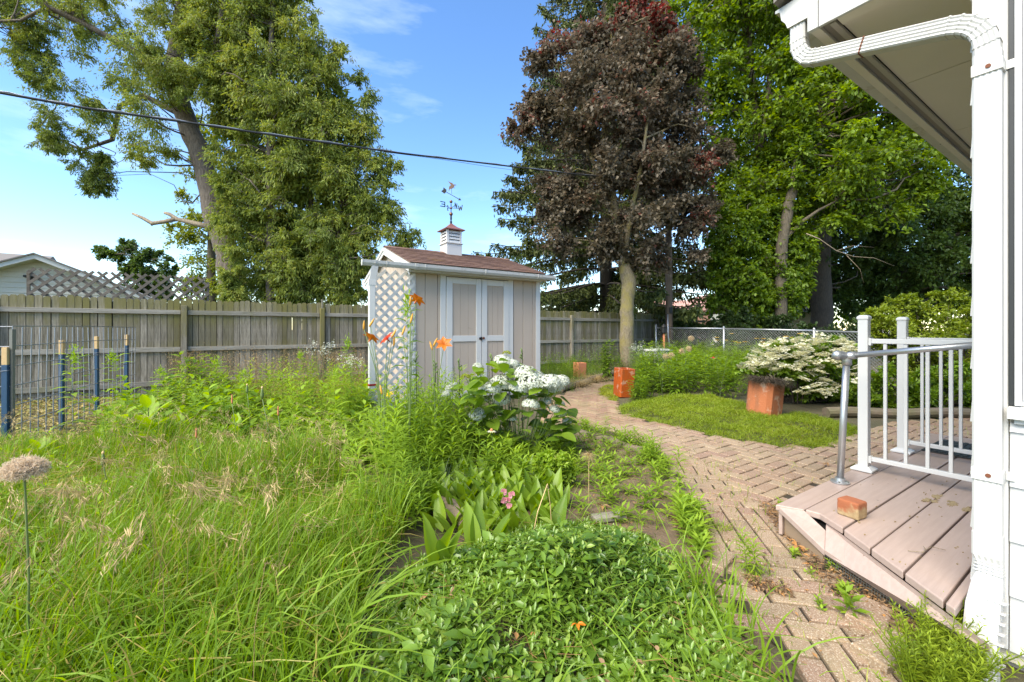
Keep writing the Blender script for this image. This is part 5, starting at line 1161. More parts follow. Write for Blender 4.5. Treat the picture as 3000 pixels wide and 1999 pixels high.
make_tree('arborvitae_tree', 'dense green arborvitae hanging over the fence left of the shed', at(800, 965, ZD) - Vector((0, 0, EYE)), [(vt[0], [.10, .08, .07, .05, .03]), (vt[1], [.07, .06, .04, .02]), (vt[2], [.07, .05, .03])],
    [dict(C=C2, R=R2, nt=18, nl=28, L=.105, W=.03, mode='cedar', t0=.45, tv=.34, dr=.3, lr=.02), dict(C=C2f, R=R2f, nt=14, nl=13, L=.26, W=.085, mode='cedar', t0=.35, tv=.3, dr=.3, lr=.02)], M['bark_cedar'], L['cedar'])
# --- trees seen past the cedar
P3 = [(525, 540), (500, 620), (485, 690), (530, 770), (515, 890), (720, 900), (740, 600), (700, 330), (560, 330), (540, 430)]
C3, R3 = clumps_in(P3, 17, 50, 42, 0.6, 2.0)
make_tree('yellow_green_tree', 'yellow green tree showing behind the leaning cedar trunk', at(620, 965, 17) - Vector((0, 0, EYE)), [(pts_at([(620, 1050), (620, 700), (610, 450)], 17), [.2, .14, .05])], [dict(C=C3, R=R3, nt=16, nl=18, L=.12, W=.07, mode='hang', t0=.55, tv=.35)], M['bark_grey'], L['ygreen'])
P4 = [(282, 725), (300, 705), (345, 715), (355, 695), (395, 700), (420, 718), (470, 735), (500, 745), (520, 790), (500, 880), (360, 880), (350, 800), (345, 770), (290, 765)]
C4, R4 = clumps_in(P4, 34, 60, 20, 0.7, 2.5, 0.45)
make_tree('distant_tree', 'small distant dark green tree above the grey lattice', at(420, 965, 34) - Vector((0, 0, EYE)), [(pts_at([(425, 1010), (430, 860), (410, 740)], 34), [.3, .22, .08])], [dict(C=C4, R=R4, nt=14, nl=18, L=.22, W=.13, mode='b', t0=.45, tv=.3, lr=.06)], M['bark_grey'], L['dkelm'])
# --- purple maple
ZM = 13.0
P5 = [(1690, 55), (1600, 85), (1520, 100), (1545, 160), (1512, 215), (1525, 280), (1478, 340), (1470, 362), (1508, 400), (1505, 455), (1560, 505), (1590, 560), (1565, 640), (1565, 720), (1595, 765), (1680, 735), (1800, 772), (1900, 785), (2040, 765), (2110, 715), (2095, 640), (2090, 560), (2138, 440), (2125, 385), (2080, 340), (2070, 260), (2040, 130), (1960, 60), (1950, -40), (1860, -20), (1800, 50)]
C5, R5 = clumps_in(P5, ZM, 150, 62, 0.7, 2.6)
zt = hz(230, ZM)
tr5 = pts_at([(1838, 1085), (1836, 950), (1838, 880), (1842, 830), (1828, 760), (1805, 640), (1790, 540), (1770, 420), (1775, 280), (1790, 120)], ZM)
br5 = [pts_at([(1828, 760), (1850, 620, -.4), (1880, 480, -.8), (1900, 330, -.9)], ZM), pts_at([(1800, 620), (1740, 480, .4), (1690, 360, .5), (1650, 260, .3)], ZM), pts_at([(1795, 560), (1835, 430, .2), (1850, 300)], ZM), pts_at([(1832, 790), (1930, 690, .3), (2020, 620, .5)], ZM)]
make_tree('purple_maple', 'purple leaved maple with pale lichen covered trunk', at(1838, 965, ZM) - Vector((0, 0, EYE)), [(tr5, [.24, .215, .205, .23, .17, .13, .11, .09, .06, .03])] + [(b_, [.09, .07, .05, .03]) for b_ in br5],
    [dict(C=C5, R=R5, nt=26, nl=17, L=.125, W=.095, mode='hang', t0=.36, tv=.3, dr=.25, lr=.04, tz=lambda p: np.clip((p[:, 2] - zt - .6) / 2.5, 0, 0.55) * (RNG.random(len(p)) < 0.7))], M['bark_maple'], L['maple'])
# --- weeping spruce behind it
ZS_ = 19.5; sb = at(1775, 965, ZS_) - Vector((0, 0, EYE))
spr = thing('spruce_tree', sb, 'weeping spruce with long drooping branches behind the purple maple', 'tree')
MB().tube([(0, 0, 0), (0, 0, 12), (0, 0, 25)], [.32, .2, .03], 10).build('trunk', M['bark_dark'], spr, smooth=True)
fs, bmb = Fol(), MB(); hgt = 2.0
while hgt < 19:
    rad_ = 7.0 * (1 - (hgt / 25.5)) ** 0.75
    for k in range(9):
        az = RNG.uniform(0, 6.28); ln = rad_ * RNG.uniform(0.75, 1.08); d = np.array([math.cos(az), math.sin(az), 0]); pts = []
        for j in range(9):
            s_ = j / 8; pts.append(np.array([0, 0, hgt]) + d * ln * s_ + UPV * ln * (0.12 * s_ - 0.42 * s_ ** 1.6 + 0.18 * s_ ** 4))
        bmb.tube(pts, [0.055 * (1 - .85 * j / 8) + .006 for j in range(9)], 4, cap=False)
        pts = np.array(pts); n_s = int(ln * 20)
        s_ = RNG.uniform(0.15, 1.0, n_s) * 8; i0 = np.minimum(s_.astype(int), 7); p0 = pts[i0] + (pts[i0 + 1] - pts[i0]) * (s_ - i0)[:, None]
        side = np.array([-d[1], d[0], 0]); sgn = RNG.choice([-1, 1], n_s)[:, None]
        tl = RNG.uniform(0.25, 0.85, (n_s, 1)) * (1.15 - 0.5 * (s_[:, None] / 8))
        p1 = p0 + (side * sgn * RNG.uniform(0.1, 0.6, (n_s, 1)) + d * 0.25) * tl * 0.6 - UPV * tl * 0.75
        nn = 8; T = RNG.uniform(0, 1, (n_s * nn, 1)); A_ = np.repeat(p0, nn, 0); B_ = np.repeat(p1, nn, 0)
        q = A_ + (B_ - A_) * T + RNG.normal(size=(n_s * nn, 3)) * 0.035
        fs.diamond(q, (B_ - A_) * 0.4 + RNG.normal(size=(n_s * nn, 3)) * 0.16 - UPV * 0.12, rdir(n_s * nn), RNG.uniform(.12, .24, n_s * nn), .07, np.clip(RNG.normal(.4, .22, n_s * nn) + np.repeat(RNG.normal(0, .15, n_s), nn), .02, .85))
    hgt += RNG.uniform(0.55, 0.8)
bmb.build('limbs', M['bark_dark'], spr, smooth=True); o = fs.build('crown', L['spruce'], spr); o['kind'] = 'stuff'
# --- tall trees at right
Z6 = 16.0
P6 = [(1930, -300), (1950, 40), (1990, 140), (2030, 260), (2070, 380), (2075, 470), (2060, 600), (2080, 730), (2060, 800), (2095, 900), (2180, 945), (2320, 940), (2340, 840), (2380, 740), (2450, 620), (2560, 540), (2600, 380), (2520, 120), (2500, -300)]
C6, R6 = clumps_in(P6, Z6, 300, 60, 0.55, 2.4, .36); C6b, R6b = clumps_in([(2070, 560), (2350, 580), (2390, 760), (2350, 900), (2220, 955), (2080, 910)], Z6 - 1.2, 90, 46, .5, 1.0, .35)
t6 = [pts_at([(2242, 1070), (2240, 940), (2228, 740), (2225, 450), (2205, 260), (2190, 60), (2180, -150)], Z6), pts_at([(2226, 450), (2250, 280), (2262, 60)], Z6), pts_at([(2232, 800), (2170, 560, .4), (2140, 400, .5)], Z6)]
make_tree('tall_green_tree', 'tall bright green tree with slim twin trunks right of the purple maple', at(2242, 965, Z6) - Vector((0, 0, EYE)), [(t6[0], [.24, .22, .2, .16, .11, .08, .04]), (t6[1], [.12, .09, .05]), (t6[2], [.1, .07, .04])],
    [dict(C=C6, R=R6, nt=20, nl=13, L=.175, W=.10, mode='hang', t0=.5, tv=.36, lr=.045), dict(C=C6b, R=R6b, nt=18, nl=16, L=.14, W=.085, mode='hang', t0=.45, tv=.36, lr=.03)], M['bark_grey'], L['elm'])
Z7 = 14.6
t7 = [pts_at([(2288, 1080), (2288, 900), (2290, 720), (2310, 600), (2350, 480), (2392, 380), (2420, 240), (2440, 60)], Z7), pts_at([(2320, 560), (2335, 480), (2340, 330), (2345, 200)], Z7), pts_at([(2300, 700), (2350, 650, -.2), (2400, 615, -.3), (2450, 590, -.4)], Z7)]
P7 = [(2280, -300), (2300, 100), (2290, 300), (2300, 560), (2380, 640), (2520, 670), (2680, 620), (2760, 540), (2800, 400), (2980, 420), (2980, -300)]
C7, R7 = clumps_in(P7, Z7 - 0.3, 210, 62, 0.5, 2.2, .36)
make_tree('leaning_green_tree', 'green tree with trunk leaning right, crown behind the house eave', at(2288, 965, Z7) - Vector((0, 0, EYE)), [(t7[0], [.2, .19, .18, .165, .13, .11, .08, .04]), (t7[1], [.12, .1, .07, .04]), (t7[2], [.075, .06, .045, .03])],
    [dict(C=C7, R=R7, nt=20, nl=14, L=.16, W=.1, mode='hang', t0=.5, tv=.38, lr=.045)], M['bark_grey'], L['elm'])
Z8 = 20.0
P8 = [(2330, 640), (2380, 560), (2500, 520), (2640, 470), (2760, 500), (2990, 420), (2990, 900), (2820, 905), (2600, 900), (2500, 930), (2440, 880), (2360, 930), (2300, 860)]
C8, R8 = clumps_in(P8, Z8, 240, 50, 0.8, 3.0, .36)
t8 = [pts_at([(2408, 1060), (2408, 960), (2404, 800), (2410, 650), (2430, 500), (2460, 380)], Z8 - 1), pts_at([(2640, 1030), (2645, 800), (2610, 690), (2600, 560), (2640, 470)], Z8), pts_at([(2645, 780), (2720, 700), (2800, 690), (2900, 640)], Z8)]
make_tree('dark_oak_tree', 'broad shadowy tree with thick dark trunk behind the chain link', at(2408, 965, Z8) - Vector((0, 0, EYE)), [(t8[0], [.5, .44, .40, .34, .25, .12]), (t8[1], [.26, .2, .17, .13, .07]), (t8[2], [.14, .1, .08, .04])],
    [dict(C=C8, R=R8, nt=18, nl=13, L=.20, W=.11, mode='hang', t0=.42, tv=.32, lr=.06)], M['bark_dark'], L['dkelm'])
PBG = [(1990, -300), (2010, 200), (2060, 420), (2050, 800), (2080, 930), (2560, 930), (2990, 900), (2990, -300)]
CB, RB = clumps_in(PBG, 22, 190, 85, .2, 2.0, .4)
make_tree('background_tree', 'large leafy tree filling the gaps behind the right trees', at(2560, 965, 22) - Vector((0, 0, EYE)), [(pts_at([(2560, 1040), (2560, 700), (2540, 300), (2530, -100)], 22), [.35, .3, .2, .08])], [dict(C=CB, R=RB, nt=14, nl=13, L=.34, W=.2, mode='hang', t0=.45, tv=.35, lr=.05)], M['bark_grey'], L['elm'])
# fallen bare branch hanging in the trees
d = thing('bare_branch', at(2370, 690, 13.2), 'long pale leafless branch hanging in front of the right trees', 'branch')
m = MB(); o0 = at(2370, 690, 13.2)
m.tube([p - o0 for p in pts_at([(2362, 685), (2400, 700), (2450, 735), (2500, 752), (2560, 756), (2620, 780)], 13.2)], [.016, .014, .011, .008, .006, .004], 6)
m.tube([p - o0 for p in pts_at([(2450, 735), (2500, 720), (2560, 725)], 13.2)], [.007, .005, .003], 5); m.tube([p - o0 for p in pts_at([(2480, 748), (2520, 790), (2530, 830)], 13.1)], [.007, .005, .003], 5)
m.build('stick', M['deadwood'], d, smooth=True)
# --- dark shrubs along the side and back fences
def shrub(name, label, poly, Z, n, rpx, leafm, nt, nl, Lf, Wf, t0=.45, tv=.3, thick=.7, maxt=1.2, mode='b', group=None, stemm=None, cat='shrub'):
    poly = np.array(poly, float); C, Rr = clumps_in(poly, Z, n, rpx, thick, maxt, .5); cx = (poly[:, 0].min() + poly[:, 0].max()) / 2
    b = at(cx, 965, Z) - Vector((0, 0, EYE)); t = thing(name, b, label, cat, group); fol, tw, lb = Fol(), Fol(), MB(); bo = np.array(b)
    for c in C:
        lc = c - bo; lb.tube([np.array([lc[0] * .35, lc[1] * .3, 0.0]), np.array([lc[0] * .6, lc[1] * .6, lc[2] * .5]), lc], [.014, .01, .004], 4, cap=False)
    lb.build('stems', stemm or M['bark_dark'], t); foliage(fol, tw, C - bo, Rr, nt, nl, Lf, Wf, mode, t0, tv, .8, .1, None, .003)
    o = tw.build('twigs', stemm or M['bark_dark'], t); o['kind'] = 'stuff'; o = fol.build('crown', leafm, t); o['kind'] = 'stuff'; return t
shrub('background_shrub', 'dark leafy shrub climbing the fence right of the utility pole', [(1925, 925), (1990, 915), (2060, 925), (2100, 950), (2100, 1040), (1930, 1050)], 15.2, 34, 30, L['shrub'], 12, 12, .12, .08, t0=.5)
shrub('background_shrub', 'dark low bush behind the chain link beneath the distant white house', [(2090, 930), (2200, 900), (2320, 935), (2420, 950), (2520, 920), (2560, 960), (2540, 1050), (2090, 1050)], 14.2, 70, 36, L['shrub'], 14, 13, .13, .08, t0=.35)
shrub('privet_hedge', 'bright yellow green hedge behind the porch railing', [(2520, 930), (2560, 890), (2620, 868), (2700, 862), (2780, 850), (2990, 850), (2990, 1190), (2860, 1200), (2700, 1170), (2620, 1130), (2570, 1010)], 8.2, 180, 34, L['hedge'], 20, 15, .058, .036, t0=.48, tv=.34, thick=.9, maxt=1.3, cat='hedge')
shrub('bed_shrub', 'mid green leafy plants under the hedge behind the porch railing', [(2480, 1130), (2560, 1060), (2660, 1090), (2800, 1060), (2990, 1080), (2990, 1215), (2480, 1215)], 6.6, 70, 30, L['broad'], 14, 12, .075, .034, t0=.4, thick=.6, maxt=.6)
shrub('wispy_shrub', 'thin leafy shrub tips showing above the shed roof at right', [(1480, 760), (1500, 735), (1530, 735), (1560, 760), (1590, 800), (1600, 900), (1480, 900)], 12.5, 16, 22, L['dkelm'], 8, 6, .07, .035, t0=.4)
# ================================================================ plants
def disc(n, r): a_ = RNG.uniform(0, 6.2832, n); q = np.sqrt(RNG.uniform(0, 1, n)) * r; return np.column_stack([q * np.cos(a_), q * np.sin(a_)])
def az(n): a_ = RNG.uniform(0, 6.2832, n); return np.column_stack([np.cos(a_), np.sin(a_), np.zeros(n)])
def lance(f_, P, h, nl, Ll, Lw, up=.55, t0=.45, tv=.22, top=1.0, curl=.3, base=.08, lean=.1):
    n = len(P); ln = RNG.normal(size=(n, 3)) * lean; ln[:, 2] = 0; tipv = toz(P) + UPV * h[:, None] + ln * h[:, None]
    f_.stick(toz(P), tipv, .0028, .0016, np.full(n, .45))
    T = np.tile(np.linspace(base, 1, nl), n)[:, None] + RNG.normal(0, .015, (n * nl, 1)); A_ = np.repeat(toz(P), nl, 0); B_ = np.repeat(tipv, nl, 0)
    th = np.tile(np.arange(nl) * 2.4, n) + np.repeat(RNG.uniform(0, 6.28, n), nl); rad_ = np.column_stack([np.cos(th), np.sin(th), np.zeros(n * nl)])
    d = rad_ + UPV * (up + .9 * (T - .5) * top); s_ = (.65 + .5 * np.sin(np.pi * np.clip(T[:, 0], 0, 1) * .85)) * np.repeat(RNG.uniform(.8, 1.2, n), nl)
    (f_.leaf4 if Lw < .034 else f_.leaf)(A_ + (B_ - A_) * T, d, UPV - rad_ * .3 + rdir(n * nl) * .15, Ll * s_, Lw * s_, np.clip(np.repeat(RNG.normal(t0, tv * .6, n), nl) + RNG.normal(0, tv * .5, n * nl) + .18 * (T[:, 0] - .5), .02, .7), curl, .12)
# --- tall grass (foreground left)
GR = gpoly([(-500, 1345), (230, 1345), (620, 1330), (930, 1370), (1120, 1470), (1190, 1580), (1090, 1700), (1040, 1850), (1030, 2150), (-1100, 2150)])
def lowf(P, k, s0): return .5 + .25 * (np.sin(P[:, 0] * k + s0 + 1.7 * np.sin(P[:, 1] * k * .8 + s0)) + np.cos(P[:, 1] * k * 1.15 - s0 + 1.3 * np.sin(P[:, 0] * k * .7)))
def grass(poly, n, h0, h1, w0, w1, green=(.15, .7), straw=.14, droop=(.15, .8), seg=4, z=0.0):
    P = scatter(poly, n); f_ = Fol(); b = az(n); nf = lowf(P, 3.3, 1.0); n2 = lowf(P, 7.0, 2.0); lf_ = lowf(P, 2.4, 4.0)
    lean = nrm(np.column_stack([RNG.normal(0, .24, n) + .5 * (lf_ - .5), RNG.normal(0, .24, n) + .5 * (n2 - .5), np.ones(n)]))
    ti = np.clip(RNG.uniform(*green, n) + .3 * (n2 - .5), .02, .72); s_ = RNG.random(n) < straw * (2.2 * nf); ti[s_] = RNG.uniform(.84, 1, s_.sum())
    f_.blade(toz(P, z), lean, b, RNG.uniform(h0, h1, n) * (.6 + .8 * nf), RNG.uniform(w0, w1, n), ti, RNG.uniform(*droop, n), seg); return f_, P
g1, GP = grass(GR, 38000, .14, .44, .0035, .009, green=(.2, .85), straw=.055, droop=(.05, .6), seg=3)
near = gpoly([(-300, 1600), (900, 1560), (1060, 1700), (1020, 2200), (-900, 2200)])
n = 1000; P = scatter(near, n); g1.blade(toz(P), nrm(np.column_stack([RNG.normal(.25, .45, n), RNG.normal(0, .35, n), np.ones(n)])), az(n), RNG.uniform(.3, .62, n), RNG.uniform(.006, .015, n), RNG.uniform(.3, .78, n), RNG.uniform(.4, 1.3, n), 6)
n = 5000; P = scatter(GR, n); dth = az(n) + UPV * RNG.uniform(.02, .5, (n, 1)); g1.blade(toz(P, RNG.uniform(.02, .2, n)), dth, az(n) - UPV * .2, RNG.uniform(.1, .35, n), RNG.uniform(.003, .007, n), np.where(RNG.random(n) < .5, RNG.uniform(.86, 1, n), RNG.uniform(.2, .7, n)), RNG.uniform(.1, .6, n), 3)
yz = gpoly([(-500, 1345), (230, 1345), (560, 1400), (500, 1560), (0, 1700), (-700, 1700)])
n = 9000; P = scatter(yz, n); g1.blade(toz(P), nrm(np.column_stack([RNG.normal(0, .3, n), RNG.normal(0, .3, n), np.ones(n)])), az(n), RNG.uniform(.12, .4, n), RNG.uniform(.003, .006, n), RNG.uniform(.55, 1.0, n), RNG.uniform(.2, .9, n), 3)
gw = Fol(); P = scatter(GR, 130); lance(gw, P, RNG.uniform(.12, .36, 130), 18, .08, .016, t0=.45, tv=.35)
GW_ = gw
stuff(g1.build('tall_grass', L['grass']), 'long uncut green grass filling the lower left', 'grass')
# seed heads on stalks
sh = Fol()
def panicles(P, hgt, reach, lf, n_sp=26):
    n = len(P); b = az(n); b[:, 0] = np.abs(b[:, 0]) * .6 + b[:, 0] * .4
    top = toz(P) + UPV * hgt[:, None] + b * reach[:, None]
    mid = toz(P) + UPV * hgt[:, None] * .62 + b * reach[:, None] * .2
    sh.stick(toz(P), mid, .0014, .0012, .5); sh.stick(mid, top, .0012, .0008, .5)
    end = top + b * .13 - UPV * .05
    sh.stick(top, end, .0008, .0005, .6)
    t = RNG.uniform(-.1, 1, (n * n_sp, 1)); A_ = np.repeat(top, n_sp, 0); E_ = np.repeat(end, n_sp, 0); B_ = np.repeat(b, n_sp, 0)
    q = A_ + (E_ - A_) * t + RNG.normal(size=(n * n_sp, 3)) * .008
    sh.diamond(q, B_ * .7 + RNG.normal(size=(n * n_sp, 3)) * .35 - UPV * .7, rdir(n * n_sp), lf * RNG.uniform(.7, 1.6, n * n_sp), .0035, RNG.uniform(.2, 1, n * n_sp))
n = 230; panicles(scatter(GR, n), RNG.uniform(.36, .62, n), RNG.uniform(.05, .22, n), .02)
n = 36; panicles(scatter(gpoly([(0, 1650), (760, 1600), (900, 1850), (300, 2100), (-200, 2050)]), n), RNG.uniform(.45, .65, n), RNG.uniform(.1, .25, n), .03, 40)
stuff(sh.build('grass_seed_heads', M['straw']), 'tan drooping seed heads nodding over the long grass', 'grass')
# --- leaf litter under the wire fence and dry wispy grass by the back fence
lit = Fol(); P = scatter(gpoly([(-300, 1190), (60, 1178), (300, 1170), (560, 1160), (500, 1240), (300, 1330), (-300, 1345)]), 4200)
lit.leaf4(toz(P, RNG.uniform(.0, .05, len(P))), az(len(P)) + rdir(len(P)) * .4, UPV + rdir(len(P)) * .7, RNG.uniform(.03, .07, len(P)), RNG.uniform(.02, .04, len(P)), RNG.uniform(.55, .98, len(P)))
lit.leaf4(toz(P[:2600], RNG.uniform(.02, .09, 2600)), az(2600) + UPV * .3, UPV + rdir(2600) * .5, .04, .03, RNG.uniform(0, .3, 2600))
stuff(lit.build('dry_leaf_cover', leafmat('yellowing_leaf_cover', (0.12, 0.15, 0.03), (0.42, 0.33, 0.10), .2, .7, tboost=1.1)), 'yellow brown leaf litter on the ground under the wire fence', 'leaf litter')
dg, _p = grass(gpoly([(480, 1175), (1070, 1135), (1060, 1200), (700, 1230), (420, 1260)]), 2600, .35, .75, .0018, .003, green=(.1, .9), straw=0, droop=(.2, .7), seg=4)
n = 600; q = scatter(gpoly([(480, 1175), (1070, 1135), (1060, 1180), (520, 1215)]), n); hh = RNG.uniform(.45, .85, n)
qq = np.repeat(toz(q, hh), 9, 0) + RNG.normal(size=(n * 9, 3)) * [.05, .05, .06]; dg.diamond(qq, rdir(n * 9) - UPV * .5, rdir(n * 9), .022, .006, RNG.uniform(.3, 1, n * 9)); dg.stick(toz(q), toz(q, hh), .0012, .0008, .4)
stuff(dg.build('dry_grass', leafmat('tan_dry_grass', (0.30, 0.19, 0.08), (0.55, 0.38, 0.18), .25, .8, tboost=1.0)), 'wispy tan dry grass heads before the back fence', 'grass')
# --- general weeds
WEED = gpoly([(250, 1345), (340, 1210), (560, 1165), (1075, 1150), (1110, 1260), (1150, 1360), (1160, 1500), (1000, 1390), (640, 1360)])
wd = GW_; n = 700; P = scatter(WEED, n); n = 430; P = P[:n]; lance(wd, P, RNG.uniform(.12, .34, n), 20, .105, .02, t0=.5, tv=.4)
n = 260; P = scatter(WEED, n); lance(wd, P, RNG.uniform(.06, .25, n), 10, .12, .06, t0=.4, tv=.4, curl=.2)
n = 130; P = scatter(gpoly([(380, 1240), (520, 1180), (700, 1165), (760, 1240), (600, 1320), (380, 1330)]), n); lance(wd, P, RNG.uniform(.2, .48, n), 12, .12, .06, t0=.3, curl=.25)
n = 110; P = scatter(gpoly([(430, 1250), (560, 1175), (1075, 1150), (1080, 1240), (700, 1300)]), n); lance(wd, P, RNG.uniform(.4, .75, n), 34, .09, .015, t0=.5, tv=.3)
n = 60; P = scatter(WEED, n); lance(wd, P, RNG.uniform(.3, .6, n), 12, .13, .05, t0=.55, tv=.3, curl=.35)
n = 3600; P = scatter(WEED, n); wd.blade(toz(P), nrm(rdir(n) * .35 + UPV), az(n), RNG.uniform(.12, .38, n), .005, RNG.uniform(.1, .98, n), RNG.uniform(.2, .8, n), 3)
stuff(wd.build('weed_cover', L['weed']), 'tangled light green weeds between the grass and the back fence', 'weeds')
def plant(name, px, py, label, cat='plant', group=None): return thing(name, gnd(px, py), label, cat, group)
def O1(): return np.zeros((1, 2))
# horseweeds: upright stems with whorls of narrow leaves
hw = []
for k in range(4):
    f_ = Fol(); lance(f_, O1(), np.array([.62]), 66, .105, .014, up=.35, t0=.5, tv=.25, top=1.3, curl=.35, base=.12, lean=.06); hw.append(f_.mesh('foliage', L['weed']))
hs_ = [(500, 1290, .8), (585, 1270, .9), (625, 1300, .75), (705, 1290, .7), (730, 1245, .8), (830, 1240, 1.0), (850, 1290, .8), (900, 1235, .7), (940, 1270, .9), (965, 1305, .65), (1035, 1245, 1.1), (1000, 1330, .6), (1060, 1330, .6), (300, 1335, .55), (90, 1370, .5), (545, 1255, .7), (660, 1210, .75), (780, 1210, .75), (1045, 1185, 1.05), (890, 1180, .8)]
hs_.sort()
ORD = ['first', 'second', 'third', 'fourth', 'fifth', 'sixth', 'seventh', 'eighth', 'ninth', 'tenth', 'eleventh', 'twelfth', 'thirteenth', 'fourteenth', 'fifteenth', 'sixteenth', 'seventeenth', 'eighteenth', 'nineteenth', 'twentieth']
for k, (px, py, s_) in enumerate(hs_):
    t = plant('horseweed', px, py, 'narrow leaved upright weed, %s from the left in the weed patch' % ORD[k], 'weed', 'horseweeds in the left weed patch'); s_ *= 1.18; put('foliage', hw[k % 4], t, (0, 0, 0), (0, 0, k * 1.3), (s_ * 1.15, s_ * 1.15, s_ * random.uniform(.85, 1.1)))
hs2 = [(1075, 1560, .85), (1130, 1500, .95), (1085, 1460, 1.0), (1150, 1470, 1.1), (1040, 1480, .7), (1110, 1420, .9), (1170, 1540, .7), (1010, 1440, .6), (1180, 1440, .9)]
hs2.sort()
for k, (px, py, s_) in enumerate(hs2):
    t = plant('horseweed', px, py, 'bright narrow leaved weed, %s from the left in the clump beside the long grass' % ORD[k], 'weed', 'horseweeds beside the long grass'); put('foliage', hw[(k + 1) % 4], t, (0, 0, 0), (0, 0, k * 1.9), (s_, s_, s_))
hs3 = [(1930, 1415, .3, 'weed tuft at the soil edge left of the brick branch path'), (1985, 1450, .5, 'largest narrow leaved weed drooping over the path edge'), (1905, 1370, .42, 'narrow leaved weed behind the largest one at the soil edge'), (1870, 1320, .35, 'small weed near the sunken timber by the path'), (2190, 1690, .33, 'narrow leaved weed growing through the middle of the brick path'), (2215, 1700, .3, 'right one of the pair of weeds growing in the brick path'), (1660, 1350, .5, 'feathery weed by the hydrangea at the soil edge'), (1770, 1290, .4, 'weed standing where hydrangea bed meets path'), (1675, 1150, .45, 'small upright weed in front of the round timber by the shed')]
for k, (px, py, s_, lab) in enumerate(hs3):
    t = plant('horseweed', px, py, lab, 'weed', 'weeds along the path'); put('foliage', hw[k % 4], t, (0, 0, 0.01), (0, 0, k * .7), (s_ * 1.5, s_ * 1.5, s_))
# prickly lettuce / thistles: tall, lobed leaves
def thistle_mesh(h, nl, Ll):
    f_ = Fol(); lance(f_, O1(), np.array([h]), nl, Ll, Ll * .3, up=.3, t0=.4, tv=.25, top=.9, curl=.45, base=.1, lean=.04)
    th = np.arange(nl) * 2.4; T = np.linspace(.1, .97, nl)
    for sgn in (-1, 1):
        for fr in (.35, .6):
            d = np.column_stack([np.cos(th + sgn * .9), np.sin(th + sgn * .9), np.full(nl, .25)]); p = np.column_stack([np.cos(th), np.sin(th), np.full(nl, .28)]) * Ll * fr * .85; p[:, 2] += T * h
            f_.leaf(p, d, UPV + rdir(nl) * .2, Ll * .34, Ll * .14, np.clip(RNG.normal(.42, .15, nl), 0, .7), .3)
    n = 60; q = np.column_stack([RNG.normal(0, .022, n), RNG.normal(0, .022, n), h + RNG.normal(-.03, .05, n)]); f_.leaf(q, rdir(n) + UPV * .7, rdir(n), .05, .012, RNG.uniform(.5, .7, n)); return f_.mesh('foliage', L['weed'])
tm = [thistle_mesh(1.0, 22, .17), thistle_mesh(.9, 20, .15), thistle_mesh(1.05, 26, .13)]
for k, (px, py, h, mi, lab) in enumerate([(222, 1325, .95, 0, 'tall pale prickly lettuce standing against the wire fence, the leftmost'), (328, 1260, .88, 1, 'prickly lettuce just right of the wire fence stakes'), (1018, 1235, 1.02, 2, 'tall thin prickly lettuce just left of the shed downspout'), (715, 1225, .62, 1, 'thistle stem halfway along the fence'), (560, 1300, .5, 0, 'short lobed thistle among the left weeds'), (880, 1225, .85, 2, 'prickly lettuce left of the frothy white aster'), (640, 1235, .78, 0, 'prickly lettuce rising under the first fence post'), (470, 1270, .72, 1, 'prickly lettuce behind the bright milkweed'), (985, 1260, .7, 1, 'prickly lettuce between the aster and shed corner'), (1193, 1378, 1.42, 2, 'tallest prickly lettuce standing before the shed lattice')]):
    t = plant('prickly_lettuce', px, py, lab, 'weed', 'prickly lettuces'); put('foliage', tm[mi], t, (0, 0, 0), (0, 0, k), (.85, .85, h / (1.0, .9, 1.05)[mi]))
# big-leaf helper: one shared leaf mesh per kind, many leaf parts
def bigleaf(L_, W_, curl, m_, tint=.5, fold=.22):
    me = MB(); rows = 7; cols = 5; vs = []
    for i_ in range(rows):
        t = i_ / (rows - 1); w = W_ / 2 * (math.sin(math.pi * min(1, t ** .75 * .98 + .02)) ** .8) if 0 < t < 1 else 0.0008
        for j in range(cols):
            x_ = (j / (cols - 1) * 2 - 1); vs.append((x_ * w, L_ * t, -curl * L_ * t * t + abs(x_) * w * fold + .03 * L_ * math.sin(t * 9) * abs(x_) * .3))
    fs_ = [(i_ * cols + j, i_ * cols + j + 1, (i_ + 1) * cols + j + 1, (i_ + 1) * cols + j) for i_ in range(rows - 1) for j in range(cols - 1)]
    m = bpy.data.meshes.new('leaf'); m.from_pydata(vs, [], fs_); m.polygons.foreach_set('use_smooth', [True] * len(fs_)); a_ = m.attributes.new('tint', 'FLOAT', 'POINT'); a_.data.foreach_set('value', np.full(len(vs), tint, np.float32)); m.materials.append(m_); return m
def aim(d, roll=0.0):
    d = Vector(d).normalized(); q = d.to_track_quat('Y', 'Z'); return (q.to_matrix() @ Matrix.Rotation(roll, 3, 'Y')).to_euler()
# milkweeds
mlf = [bigleaf(.2, .085, .2, L['weed'], t_) for t_ in (.45, .62, .72)]
for (px, py, h, lab) in ((432, 1360, .5, 'broad leaved milkweed standing out bright among the left weeds'), (520, 1330, .3, 'smaller milkweed cupping upward right of the tall one'), (690, 1330, .3, 'small milkweed beside the long grass centre left'), (110, 1395, .22, 'low milkweed rosette below the wire fence')):
    t = plant('milkweed', px, py, lab, 'weed', 'milkweeds'); MB().tube([(0, 0, 0), (.01, 0, h)], [.007, .004], 6).build('stem', M['stem'], t)
    for k in range(12):
        s_ = k / 11; th = (k // 2) * 1.57 + (k % 2) * math.pi + .4; up_2 = .35 + 1.3 * s_; put('leaf', mlf[k % 3], t, (0, 0, h * (.2 + .8 * s_)), aim((math.cos(th), math.sin(th), up_2), random.uniform(-.3, .3)), [(1.25 if px == 432 else .95) * (.75 + .5 * math.sin(math.pi * min(s_ * 1.1, 1)) * .8)] * 3)
